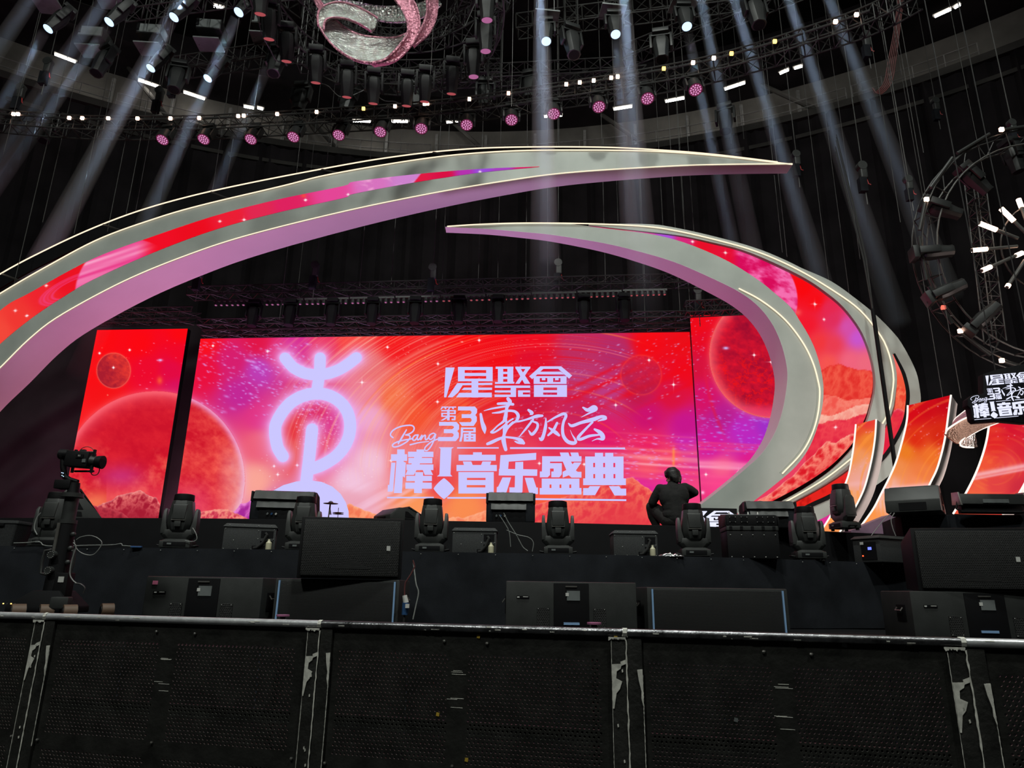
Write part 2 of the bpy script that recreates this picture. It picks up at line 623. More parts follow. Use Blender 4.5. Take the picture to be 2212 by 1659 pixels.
def ridge(c, x, y, pts, dark, light, seed, sc_=0.06, edge=(255, 200, 190), edge_w=3.0, depth=60.0):
    pts = np.array(pts, float)
    top = np.interp(x, pts[:, 0], pts[:, 1]) + 7 * (fbm(x * 0.09, x * 0, seed, 4) - 0.5)
    inside = sstep(-0.8, 0.8, y - top) * sstep(pts[0, 0] - 1, pts[0, 0] + 1, x) * sstep(pts[-1, 0] + 1, pts[-1, 0] - 1, x)
    n1 = fbm(x * sc_ + y * sc_ * 0.5, y * sc_ * 0.7 - x * sc_ * 0.25, seed, 6)
    rdg = 1 - np.abs(2 * n1 - 1) * 2.6
    k = np.clip(rdg, 0, 1) * np.clip(1.1 - (y - top) / depth, 0.15, 1)
    col = np.array(dark, float) * (1 - k[..., None]) + np.array(light, float) * k[..., None]
    e = np.exp(-np.abs(y - top) / edge_w) * 0.7
    col = col * (1 - e[..., None]) + np.array(edge, float) * e[..., None]
    return c * (1 - inside[..., None]) + col * inside[..., None]


def seg_dist(x, y, strokes):
    d = np.full(x.shape, 1e9)
    for pts, w in strokes:
        for (ax, ay), (bx, by) in zip(pts[:-1], pts[1:]):
            vx, vy = bx - ax, by - ay
            t = np.clip(((x - ax) * vx + (y - ay) * vy) / (vx * vx + vy * vy + 1e-9), 0, 1)
            d = np.minimum(d, np.hypot(x - ax - t * vx, y - ay - t * vy) - w)
    return d


def lin(c):
    c = np.clip(c / 255.0, 0, 1)
    return np.where(c <= 0.04045, c / 12.92, ((c + 0.055) / 1.055) ** 2.4)

# ---------------------------------------------------------------- the hall
HC = V(-3, -5, 0)


def arc_wall(name, R, z0, z1, a0, a1, mt, n=40, folds=0.0, t=0.3):
    b = MB()
    rings = []
    for i in range(n + 1):
        a = math.radians(lerp(a0, a1, i / n))
        r = R - folds * (0.5 + 0.5 * math.sin(i * 2.4)) * (0.6 + 0.4 * math.sin(i * 0.7))
        d = V(math.sin(a), math.cos(a), 0)
        rings.append([HC + d * r + V(0, 0, z0), HC + d * (R + t) + V(0, 0, z0), HC + d * (R + t) + V(0, 0, z1), HC + d * r + V(0, 0, z1)])
    b.loft(rings)
    return struct(b.build(name, mt))


arc_wall('wall_back', 37.6, 0, 23.2, -42, 42, M['drape'], 260, 0.35)
arc_wall('wall_left', 37.6, 0, 23.2, -180, -42, M['drape'], 60)
arc_wall('wall_right', 37.6, 0, 23.2, 42, 180, M['drape'], 60)
arc_wall('trim_1', 37.3, 23.2, 23.55, -60, 60, M['hall'], 60, 0, 3.4)       # the gallery floor round the hall
arc_wall('wall_gallery', 40.4, 23.5, 31.0, -70, 70, M['gallery'], 60)
arc_wall('trim_2', 37.4, 22.2, 22.4, -60, 60, M['hall'], 60, 0, 0.25)
arc_wall('trim_3', 37.4, 27.3, 28.6, -60, 60, M['drape'], 60, 0, 3.2)     # lintel over the gallery
b = MB().lathe([(0.01, -0.4), (41.5, -0.4), (41.5, 0.0), (0.01, 0.0)], 64, HC)
struct(b.build('floor', M['black'], smooth=False))
b = MB().lathe([(0.01, 31), (41.5, 31), (41.5, 31.4), (0.01, 31.4)], 64, HC)
struct(b.build('ceiling', M['drape'], smooth=False))


def deck(name, edge_px, z, zbot, back_y, mt, ext=6.0):
    """a stage level whose front edge follows the line seen in the photograph"""
    e = [PZ(x, y, z) for x, y in edge_px]
    e = [e[0] + (e[0] - e[1]).normalized() * ext] + e + [e[-1] + (e[-1] - e[-2]).normalized() * ext]
    pts = [(p.x, p.y, z) for p in e] + [(e[-1].x, back_y, z), (e[0].x, back_y, z)]
    return struct(MB().prism(pts, (0, 0, zbot - z)).build(name, mt, bevel=0.012))


ZL, ZD, ZP = 1.74, 2.25, 0.92
deck('floor_main_stage', [(0, 1118), (380, 1119), (900, 1124), (1200, 1129), (1500, 1136), (1730, 1145), (1950, 1155)], ZD, 0.0, 24, M['dark'])
deck('floor_lower_stage', [(0, 1180), (600, 1188), (1000, 1194), (1300, 1199), (1600, 1206), (1900, 1216)], ZL, 0.0, 11.5, M['cloth'])
struct(MB().box((0, 7.2, ZP / 2), (16, 4.0, ZP)).build('floor_apron', M['black'], bevel=0.01))

# black cloth skirt pinned along the lower stage, hanging in slight folds
sk = [PZ(x, y, ZL) for x, y in [(-260, 1176), (0, 1180), (300, 1184), (600, 1188), (1000, 1194), (1300, 1199), (1600, 1206), (1900, 1216), (2300, 1229)]]
line = resample(sk, 220)
rings = []
for i, p in enumerate(line):
    wv = 0.012 * math.sin(i * 0.55) + 0.015 * math.sin(i * 0.21 + 1)
    seam = -0.03 if i in (118, 119) else 0
    rings.append([V(p[0], p[1] - 0.015, ZL + 0.004), V(p[0], p[1] - 0.03 + wv * 0.3 + seam, ZL - 0.12), V(p[0], p[1] - 0.04 + wv + seam, ZL - 0.4),
                  V(p[0], p[1] - 0.05 + wv * 1.3, ZP + 0.01), V(p[0], p[1] - 0.01, ZP + 0.01), V(p[0], p[1], ZL + 0.004)])
t = tag(MB().loft(rings).build('stage_skirt', M['cloth']), 'black cloth skirt hanging along the front of the lower stage', 'skirt')
nails = MB()
for i in range(4, 216, 6):
    p = line[i]
    nails.ball((p[0], p[1] - 0.035, ZL - 0.02), 0.006, 6)
nails.build('staples', M['white'], t)['kind'] = 'stuff'

# right-hand side stage block, higher, with black cloth
q = [PZ(1945, 1112, 2.42), PZ(2230, 1106, 2.42)]
pts = [(q[0].x, q[0].y, 2.42), (q[1].x + 3, q[1].y - 0.1, 2.42), (q[1].x + 3, q[1].y + 1.1, 2.42), (q[0].x + 0.3, q[0].y + 1.1, 2.42)]
tag(MB().prism(pts, (0, 0, -1.0)).build('side_riser', M['cloth'], bevel=0.015), 'black cloth-covered riser at the right end of the stage', 'riser')


tag(MB().prism([(-24, 22.6, 0), (-24, 22.6, 9.6), (-8.6, 21.4, 9.6), (-8.6, 21.4, 0)], (0, .06, 0)).build('backdrop', M['drape']), 'plain black cloth backdrop behind and left of the left LED screen', 'curtain')


# ---------------------------------------------------------------- LED walls
def wall_screen(name, label, TL, TR, zbot, Y, step, art, mats=None, xr=None):
    a, b_ = P(*TL, Y, ST), P(*TR, Y, ST)
    ztop = (a.z + b_.z) / 2
    if xr is not None:
        b_ = V(xr, Y + ST * xr, ztop)
    nx, nz = int((b_ - a).length / step), int((ztop - zbot) / step)
    u, w = np.linspace(0, 1, nx), np.linspace(0, 1, nz)
    G = np.zeros((nz, nx, 3))
    G[..., 0] = lerp(a.x, b_.x, u)[None, :]
    G[..., 1] = lerp(a.y, b_.y, u)[None, :]
    G[..., 2] = lerp(ztop, zbot, w)[:, None]
    X, Yp = proj_np(G)
    C = lin(art(X, Yp))
    t = thing(name, label, 'LED screen', (lerp(a.x, b_.x, .5), lerp(a.y, b_.y, .5), zbot), math.atan(ST))
    inv = np.array(Matrix.LocRotScale(t.location, t.rotation_euler, None).inverted())
    G = G @ inv[:3, :3].T + inv[:3, 3]
    led_grid('display', G, C, t)
    Lx = (b_ - a).length
    MB().box((0, 0.09, (ztop - zbot) / 2), (Lx + 0.01, 0.16, ztop - zbot + 0.01)).build('cabinet', M['black'], t, bevel=0.005)
    return t


CEN = [(440, 740, (250, 15, 30)), (440, 800, (235, 15, 60)), (500, 780, (215, 30, 110)), (560, 740, (225, 20, 70)), (560, 800, (190, 60, 180)),
       (520, 850, (195, 40, 150)), (600, 760, (225, 40, 110)), (640, 740, (215, 40, 140)), (700, 745, (235, 50, 90)), (760, 740, (250, 60, 50)),
       (850, 740, (245, 20, 25)), (1000, 735, (248, 8, 14)), (1080, 760, (242, 12, 22)), (1150, 735, (240, 12, 32)), (1150, 775, (225, 15, 45)), (1250, 750, (190, 45, 95)), (1330, 760, (180, 45, 105)),
       (1400, 740, (245, 10, 20)), (1480, 740, (235, 15, 25)), (560, 900, (225, 50, 130)), (560, 960, (238, 95, 120)), (550, 1040, (250, 165, 150)),
       (590, 1090, (220, 120, 170)), (790, 850, (238, 130, 150)), (680, 880, (220, 30, 85)), (720, 910, (220, 50, 130)), (640, 930, (230, 40, 40)), (635, 970, (235, 75, 65)),
       (800, 790, (235, 110, 110)), (800, 900, (240, 165, 200)), (800, 1000, (243, 192, 215)), (760, 1040, (243, 195, 220)), (850, 860, (245, 110, 70)), (900, 900, (245, 85, 50)),
       (930, 850, (240, 60, 45)), (960, 800, (235, 35, 35)), (1000, 770, (240, 18, 28)), (1000, 900, (245, 95, 55)), (870, 1000, (240, 125, 130)),
       (960, 960, (235, 120, 130)), (950, 1040, (235, 70, 75)), (900, 1095, (250, 150, 90)), (1000, 1095, (250, 140, 80)), (760, 1080, (235, 165, 185)),
       (1050, 880, (230, 45, 50)), (1150, 870, (205, 25, 65)), (1250, 880, (200, 35, 90)), (1250, 820, (185, 60, 120)), (1320, 850, (190, 60, 130)),
       (1200, 950, (225, 45, 85)), (1300, 940, (225, 25, 105)), (1400, 900, (205, 18, 110)), (1380, 850, (195, 25, 75)), (1450, 850, (220, 18, 60)),
       (1480, 800, (238, 10, 30)), (1480, 920, (200, 22, 140)), (1400, 960, (235, 35, 100)), (1450, 985, (245, 60, 100)), (1480, 960, (205, 40, 170)),
       (1400, 1000, (245, 80, 105)), (1450, 1045, (230, 45, 150)), (1390, 1060, (225, 40, 150)), (1310, 1090, (240, 90, 70)), (1200, 1095, (250, 95, 60)),
       (1250, 1040, (235, 85, 85)), (1480, 1080, (245, 70, 130)), (1150, 1000, (235, 70, 95)), (1050, 1000, (235, 80, 90)), (700, 980, (235, 60, 90))]

EMB = [([(615.8, 773.5), (633.6, 793.5), (658, 806), (685, 809.5), (711.7, 806), (736, 796.5), (756, 783.5), (769.7, 772.8)], 12.2),
       ([(691.6, 773.5), (690, 807), (685, 842)], 12.3),
       ([(611, 985.5), (600, 967), (594.6, 940), (595, 920), (602, 903), (613, 886), (628, 870), (647, 858.5), (665, 852.5), (683, 850), (700, 851.5),
         (715, 856), (729, 864), (741, 875), (750, 889), (755, 905), (756.5, 922), (754, 941), (747, 959), (737, 974), (723, 988), (706, 999), (690, 1007), (671.5, 1013)], 13),
       ([(674.2, 927.4), (671, 960), (667, 996.5), (661.5, 1042)], 13)]
DOME = [(588, 1061), (612, 1048), (640, 1040), (667, 1037), (695, 1041), (718, 1051), (736, 1067), (747, 1085), (753, 1104), (754, 1135), (560, 1135), (560, 1085)]


def art_centre(x, y):
    c = idw(x, y, CEN, 3.4)
    # sweeping light trails round the middle of the wall
    dx, dy = (x - 1190) / 1.5, y - 1010
    re, th = np.hypot(dx, dy), np.arctan2(dy, dx)
    n = noise(re * 0.33, th * 1.1, 3) * 0.6 + noise(re * 0.9, th * 1.7, 5) * 0.4
    k = np.clip((n - 0.52) * 3.4, 0, 1) * sstep(1290, 900, x) * sstep(560, 700, x) * sstep(110, 170, re) * sstep(1060, 900, y)
    c = mixc(c, (255, 175, 135), k * 0.5 * (1 - .55 * sstep(900, 1040, x)))
    n2 = noise(re * 1.4 + 40, th * 0.9, 8)
    k2 = np.clip((n2 - 0.74) * 5, 0, 1) * sstep(700, 800, x) * sstep(1330, 1150, x) * sstep(120, 200, re) * sstep(1080, 980, y)
    c = mixc(c, (255, 205, 180), k2 * 0.4)
    k3 = np.clip((noise(re * 0.5 + 11, th * 2, 18) - 0.6) * 3, 0, 1) * sstep(860, 1000, x) * sstep(1500, 1250, x) * sstep(980, 850, y)
    c = mixc(c, (240, 8, 20), k3 * 0.5)
    for rr, wd, col, a in ((300, 1.6, (255, 120, 60), .8), (206, 1.4, (255, 150, 130), .5), (262, 1.0, (255, 170, 170), .5), (268, .8, (255, 170, 170), .4), (171, 1.4, (255, 120, 70), .55), (120, 1.5, (250, 90, 60), .5)):
        c = mixc(c, col, np.exp(-((re - rr) / wd) ** 2) * a * sstep(1400, 1330, x) * sstep(1000, 900, y) * (0.4 + 0.6 * noise(th * 3, re * 0, 2)))
    # red rays rising to the right
    for off, wd, a in ((0, 7, .8), (26, 4, .6), (48, 9, .8), (-24, 5, .6), (88, 5, .55)):
        dd = (y - (742 + off) + (x - 1490) * 0.47)
        k = np.exp(-(dd / wd) ** 2) * sstep(1120, 1260, x) * sstep(905, 830, y) * (0.5 + 0.5 * noise(x * .02, dd * .1, 31))
        c = mixc(c, (240, 8, 20), k * a)
    # level light streaks across the lower right
    for yy, wd, col, a in ((972, 4, (255, 150, 130), .55), (988, 6, (255, 175, 170), .75), (1003, 3, (255, 200, 210), .7), (1016, 5, (255, 110, 120), .5), (1030, 4, (255, 110, 110), .4), (955, 3, (250, 80, 110), .4), (939, 2, (250, 110, 130), .35)):
        dd = y - (yy + (x - 1400) * 0.07)
        k = np.exp(-(dd / wd) ** 2) * sstep(1180, 1380, x) * (0.5 + 0.5 * noise(x * 0.012, dd * 0.2, 41))
        c = mixc(c, col, k * a)
    fl = fbm(x * 0.012, y * 0.09, 51, 4)
    c = mixc(c, (255, 90, 120), np.clip((fl - .5) * 3, 0, 1) * .35 * sstep(1330, 1420, x) * sstep(930, 960, y))
    c = mixc(c, (255, 150, 70), np.exp(-((x - 1455) / 3) ** 2) * .7 * sstep(958, 975, y) * sstep(1012, 1000, y))
    # soft light lower left
    ray_ = np.clip((noise((y + x * .55) * 0.11, x * 0.004, 61) - .45) * 3, 0, 1)
    c = mixc(c, (250, 215, 240), ray_ * .45 * sstep(740, 800, x) * sstep(1000, 860, x) * sstep(1030, 1062, y))
    # drifts of glitter
    f = lambda sx, sy: float(0.25 + 0.75 * np.clip(1.6 - abs(sy - 800 - (sx - 560) * .35) / 60, 0, 1))
    c = sparkles(c, x, y, 520, (425, 738, 690, 900), 1, ang=0.3, col=(215, 170, 250), mask=f)
    c = sparkles(c, x, y, 260, (640, 862, 735, 970), 2, (.6, 1.5), 1.6, 0.1, (250, 190, 225))
    c = sparkles(c, x, y, 620, (1090, 725, 1500, 960), 3, (.6, 1.4), 2.4, -0.35, (205, 175, 235),
                 lambda sx, sy: float(np.clip(1.5 - abs(sy - 860 + (sx - 1240) * .45) / 70, .12, 1)))
    c = sparkles(c, x, y, 120, (850, 735, 1200, 860), 4, (.5, 1.1), 1.5, 0, (255, 190, 190))
    c = sparkles(c, x, y, 80, (560, 980, 830, 1060), 6, (.5, 1.0), 1.5, 0, (255, 230, 230))
    c = sparkles(c, x, y, 130, (1330, 940, 1500, 1040), 7, (.6, 1.2), 4.0, 0.05, (225, 170, 255))
    c = planet(c, x, y, 1385, 810, 44, 43, (180, 30, 70), (225, 40, 70), (255, 80, 60), 12, (0, -1.2), .06, .035, .55)
    # big planet and hills, lower left
    c = planet(c, x, y, 336, 1036, 193, 192, (205, 22, 42), (244, 88, 76), (243, 175, 230), 21, (0.8, 0.7), .03, .05)
    inp = (np.hypot((x - 336) / 193, (y - 1036) / 192) < 1)
    c = mixc(c, (240, 190, 200), inp * sstep(455, 520, x) * sstep(930, 1030, y) * (.3 + .5 * fbm(x * .05, y * .03, 77)))
    c = mixc(c, (225, 60, 120), inp * sstep(1010, 1090, y) * sstep(500, 420, x) * .5)
    c = ridge(c, x, y, [(500, 1112), (520, 1090), (548, 1078), (575, 1070), (600, 1068), (640, 1085), (690, 1125), (700, 1200)], (165, 40, 150), (235, 130, 210), 24, .05, (240, 150, 220))
    c = ridge(c, x, y, [(380, 1100), (415, 1108), (450, 1103), (490, 1100), (520, 1112), (540, 1122), (600, 1160)], (200, 45, 75), (250, 150, 130), 25, .08, (250, 170, 150))
    # hills along the foot
    c = ridge(c, x, y, [(690, 1108), (720, 1098), (755, 1088), (800, 1106), (850, 1118), (900, 1120), (1000, 1118), (1060, 1098), (1130, 1120), (1200, 1122)], (243, 120, 85), (255, 165, 120), 26, .05, (255, 185, 150))
    c = ridge(c, x, y, [(1120, 1110), (1150, 1094), (1190, 1082), (1235, 1068), (1290, 1052), (1330, 1038), (1365, 1030), (1385, 1046), (1408, 1062), (1440, 1090), (1470, 1120)], (228, 58, 70), (246, 118, 92), 27, .055, (255, 150, 140), 2.0, 90)
    for s in ((460, 747, 5), (578, 759, 7), (782, 826, 12), (837, 750, 6), (945, 868, 8), (946, 786, 7), (845, 995, 9), (1455, 831, 13), (1330, 875, 9), (1402, 778, 7), (1035, 735, 7), (642, 1005, 7), (600, 1025, 7), (1262, 1003, 10), (1165, 1001, 8), (592, 1007, 5)):
        c = star(c, x, y, *s)
    d = seg_dist(x, y, EMB)
    c = mixc(c, (235, 185, 255), np.exp(-np.clip(d, 0, 99) / 13.0) * .85 * (y < 1050))
    return c


def art_left(x, y):
    A = [(220, 730, (252, 10, 18)), (390, 720, (252, 8, 18)), (300, 740, (252, 8, 18)), (230, 860, (245, 18, 22)), (370, 800, (228, 10, 66)),
         (390, 760, (240, 8, 40)), (380, 840, (218, 15, 92)), (200, 800, (250, 15, 20)), (180, 900, (248, 26, 30)), (320, 800, (238, 10, 45))]
    c = idw(x, y, A)
    c = mixc(c, (255, 110, 50), np.exp(-((x - 345) / 6) ** 2 - ((y - 822) / 8) ** 2) * .7)
    c = sparkles(c, x, y, 26, (300, 730, 400, 860), 9, (.6, 1.3), 2.0, .1, (250, 160, 210))
    c = sparkles(c, x, y, 12, (200, 720, 330, 860), 10, (.6, .9), 1, 0, (255, 170, 140))
    c = mixc(c, (220, 190, 255), np.exp(-((x - 346) / 5) ** 2 - ((y - 778) / 2.6) ** 2))
    c = planet(c, x, y, 245.5, 800.5, 37, 38.5, (165, 30, 48), (240, 62, 50), (255, 110, 90), 31, (1.0, -.5), .05, .04, .95)
    c = planet(c, x, y, 336, 1036, 200, 191, (204, 20, 42), (226, 38, 50), (255, 125, 135), 33, (-.1, .25), .028, .05)
    dd = np.hypot((x - 336) / 200, (y - 1036) / 191)
    c = mixc(c, (250, 90, 105), np.exp(-((1 - dd) / .13) ** 2) * (dd < 1) * .6 * sstep(1010, 900, y))
    inp = dd < .97
    cl = fbm(x * .03, y * .03, 35, 5)
    c = mixc(c, (250, 110, 85), inp * np.clip((cl - .42) * 4, 0, 1) * sstep(935, 1010, y) * .75)
    c = mixc(c, (200, 50, 125), np.exp(-((x - 262) / 48) ** 2 - ((y - 1030) / 26) ** 2) * .8)
    c = mixc(c, (250, 135, 90), np.exp(-((x - 208) / 45) ** 2 - ((y - 1085) / 26) ** 2) * .8)
    c = mixc(c, (240, 80, 100), sstep(1020, 1075, y) * .5 * (x > 230))
    c = ridge(c, x, y, [(198, 1100), (214, 1092), (235, 1084), (255, 1070), (272, 1066), (288, 1062), (303, 1059), (318, 1070), (330, 1076), (338, 1076), (346, 1090), (420, 1120)],
              (165, 28, 50), (236, 120, 115), 37, .08, (255, 190, 180), 2.5, 50)
    c = ridge(c, x, y, [(180, 1092), (210, 1094), (240, 1098), (262, 1106), (280, 1122), (330, 1150)], (140, 25, 45), (185, 50, 65), 38, .05, (200, 80, 90))
    for s in ((245, 794, 5), (280, 756, 4), (215, 763, 4)):
        c = star(c, x, y, *s)
    return c


def art_right(x, y):
    A = [(1500, 700, (242, 10, 25)), (1510, 790, (215, 18, 60)), (1520, 860, (215, 18, 100)), (1560, 900, (185, 30, 140)), (1600, 930, (190, 40, 190)),
         (1660, 920, (160, 45, 200)), (1540, 960, (212, 25, 155)), (1620, 990, (225, 30, 140)), (1560, 1012, (248, 95, 140)), (1620, 955, (185, 40, 195)),
         (1560, 1050, (250, 65, 140)), (1600, 1050, (245, 60, 130)), (1530, 1090, (240, 55, 125)), (1690, 890, (150, 55, 200)), (1520, 740, (230, 10, 40)), (1600, 1110, (240, 60, 110))]
    c = idw(x, y, A)
    for off, a in ((0, .6), (22, .5), (45, .5)):
        dd = y - (700 + off) + (x - 1490) * 0.3
        c = mixc(c, (235, 10, 25), np.exp(-(dd / 7) ** 2) * a)
    for yy, wd, col, a in ((964, 3, (250, 70, 120), .6), (972, 3, (255, 100, 130), .5), (1002, 6, (255, 150, 185), .8), (1010, 4, (255, 190, 210), .7), (1030, 3, (255, 90, 150), .4), (1045, 4, (255, 80, 140), .4), (958, 2.5, (255, 90, 110), .5)):
        dd = y - (yy + (x - 1560) * 0.05)
        c = mixc(c, col, np.exp(-(dd / wd) ** 2) * a * (0.6 + .4 * noise(x * .03, dd * .2, 4)))
    tr = np.exp(-((x - 1522 - (y - 790) * .28 - 8 * np.sin(y * .02)) / 4) ** 2) * sstep(780, 820, y) * sstep(960, 900, y)
    c = mixc(c, (225, 25, 70), tr * .6)
    c = sparkles(c, x, y, 70, (1492, 690, 1560, 850), 12, (.6, 1.3), 2.0, -.4, (210, 160, 220))
    c = sparkles(c, x, y, 330, (1500, 830, 1720, 985), 13, (.6, 1.4), 3.2, .05, (175, 150, 255), lambda sx, sy: .4 + .6 * (sy > 880))
    c = planet(c, x, y, 1668, 767, 136, 136, (150, 12, 46), (232, 22, 46), (255, 130, 120), 43, (-.5, .2), .03, .03)
    inp = np.hypot((x - 1668) / 136, (y - 767) / 136) < .98
    cr = fbm(x * .05, y * .06, 47, 6)
    c = mixc(c, (245, 20, 20), inp * np.clip(1 - np.abs(cr - .5) * 26, 0, 1) * .8 * sstep(735, 800, y))
    c = mixc(c, (245, 100, 110), inp * np.exp(-((np.hypot((x - 1668) / 136, (y - 767) / 136) - .97) / .1) ** 2) * .6)
    c = mixc(c, (235, 60, 110), inp * sstep(865, 890, y) * .6)
    c = mixc(c, (200, 190, 255), np.exp(-((x - 1568) / 6) ** 2 - ((y - 752) / 3) ** 2))
    for s in ((1666, 782, 14), (1629, 767, 8), (1595, 1020, 9), (1525, 1025, 7)):
        c = star(c, x, y, *s)
    c = mixc(c, (255, 200, 230), np.exp(-((x - 1518) / 3.5) ** 2 - ((y - 1064) / 3.5) ** 2))
    return c


left_screen = wall_screen('led_screen', 'left-hand tall LED screen showing a small and a large red planet', (210, 712.5), (405.5, 710.5), ZD + 0.02, 18.5, 0.013, art_left)
centre_screen = wall_screen('led_screen', 'wide central LED screen with the white emblem and show title', (433, 733), (1491, 716), ZD + 0.02, 18.0, 0.0125, art_centre)
right_screen = wall_screen('led_screen', 'right-hand LED screen with a large crimson planet behind the crescent arch', (1490.5, 682.5), (1640, 678), ZD + 0.02, 17.6, 0.014, art_right, xr=8.3)


# ---------------------------------------------------------------- lettering (flat LED picture content), traced in photo pixels
class Glyphs:
    def __init__(self, ox=0, oy=0, s=1.0):
        self.o, self.s, self.p = (ox, oy), s, []

    def px(self, x, y):
        return (self.o[0] + x / self.s, self.o[1] + y / self.s)

    def poly(self, *pts):
        self.p.append([self.px(*q) for q in pts])

    def rect(self, x0, y0, x1, y1):
        self.poly((x0, y0), (x1, y0), (x1, y1), (x0, y1))

    def frame(self, outer, holes):
        xs = sorted({outer[0], outer[2]} | {h[0] for h in holes} | {h[2] for h in holes})
        ys = sorted({outer[1], outer[3]} | {h[1] for h in holes} | {h[3] for h in holes})
        for j in range(len(ys) - 1):
            i = 0
            while i < len(xs) - 1:
                def hole(i):
                    mx, my = (xs[i] + xs[i + 1]) / 2, (ys[j] + ys[j + 1]) / 2
                    return any(h[0] < mx < h[2] and h[1] < my < h[3] for h in holes)
                if hole(i):
                    i += 1
                    continue
                k = i
                while k + 1 < len(xs) - 1 and not hole(k + 1):
                    k += 1
                self.rect(xs[i], ys[j], xs[k + 1], ys[j + 1])
                i = k + 1

    def stroke(self, pts, w=None, n=None, cap=True):
        """a brush line; points carry their own half width when w is None"""
        n = n or max(8, 7 * len(pts))
        pts = [tuple(p) + ((w,) if w is not None else ()) for p in pts]
        L = resample(pts, n)
        d = np.gradient(L[:, :2], axis=0)
        d /= np.linalg.norm(d, axis=1)[:, None] + 1e-9
        nn = np.stack([-d[:, 1], d[:, 0]], 1) * np.clip(L[:, 2:3], .5, 999)
        a, b_ = L[:, :2] + nn, L[:, :2] - nn
        for i in range(n - 1):
            self.poly(a[i], a[i + 1], b_[i + 1], b_[i])
        if cap:
            for q in (0, n - 1):
                r = max(L[q, 2], .5)
                self.poly(*[(L[q, 0] + r * math.cos(k * PI / 6), L[q, 1] + r * math.sin(k * PI / 6)) for k in range(12)])
        for i in range(1, n - 1):           # round the bends
            if d[i - 1] @ d[i + 1] < 0.75:
                r = L[i, 2]
                self.poly(*[(L[i, 0] + r * math.cos(k * PI / 5), L[i, 1] + r * math.sin(k * PI / 5)) for k in range(10)])


def line_top():
    g = Glyphs(930, 770, 5.53)
    g.poly((180, 132), (288, 132), (188, 488), (162, 488))
    g.frame((328, 125, 742, 297), [(408, 163, 665, 197), (408, 233, 665, 265)])
    g.rect(490, 290, 570, 490)
    g.poly((318, 320), (385, 342), (330, 430), (285, 470), (262, 488), (205, 488))
    g.poly((318, 318), (738, 315), (738, 340), (375, 344))
    g.poly((400, 372), (735, 372), (735, 400), (370, 400))
    g.poly((345, 435), (732, 432), (732, 488), (305, 488))
    g.frame((805, 122, 988, 325), [(868, 148, 918, 183), (868, 210, 918, 243), (868, 270, 918, 303)])
    g.rect(778, 122, 990, 148)
    g.poly((770, 305), (1002, 303), (1002, 325), (770, 328))
    g.poly((1012, 122), (1195, 122), (1188, 150), (1018, 150))
    g.poly((1012, 130), (1072, 140), (1192, 326), (1122, 326))
    g.poly((1195, 128), (1140, 140), (1012, 326), (1062, 326))
    g.rect(768, 347, 1190, 375)
    g.rect(958, 370, 1022, 484)
    g.rect(768, 405, 970, 430)
    g.rect(765, 456, 1022, 484)
    g.frame((1045, 405, 1188, 482), [(1103, 430, 1190, 455)])
    g.rect(1103, 454, 1188, 482)
    g.poly((1312, 118), (1350, 146), (1215, 270), (1178, 238))
    g.poly((1310, 118), (1560, 118), (1590, 148), (1325, 148))
    g.poly((1560, 118), (1692, 228), (1655, 265), (1525, 148))
    g.poly((1305, 182), (1555, 182), (1600, 215), (1255, 215))
    g.frame((1232, 235, 1625, 328), [(1305, 258, 1395, 305), (1465, 258, 1552, 305)])
    g.rect(1330, 255, 1372, 284)
    g.rect(1488, 255, 1530, 284)
    g.frame((1235, 341, 1630, 483), [(1348, 371, 1512, 402), (1345, 431, 1512, 458)])
    return g.p


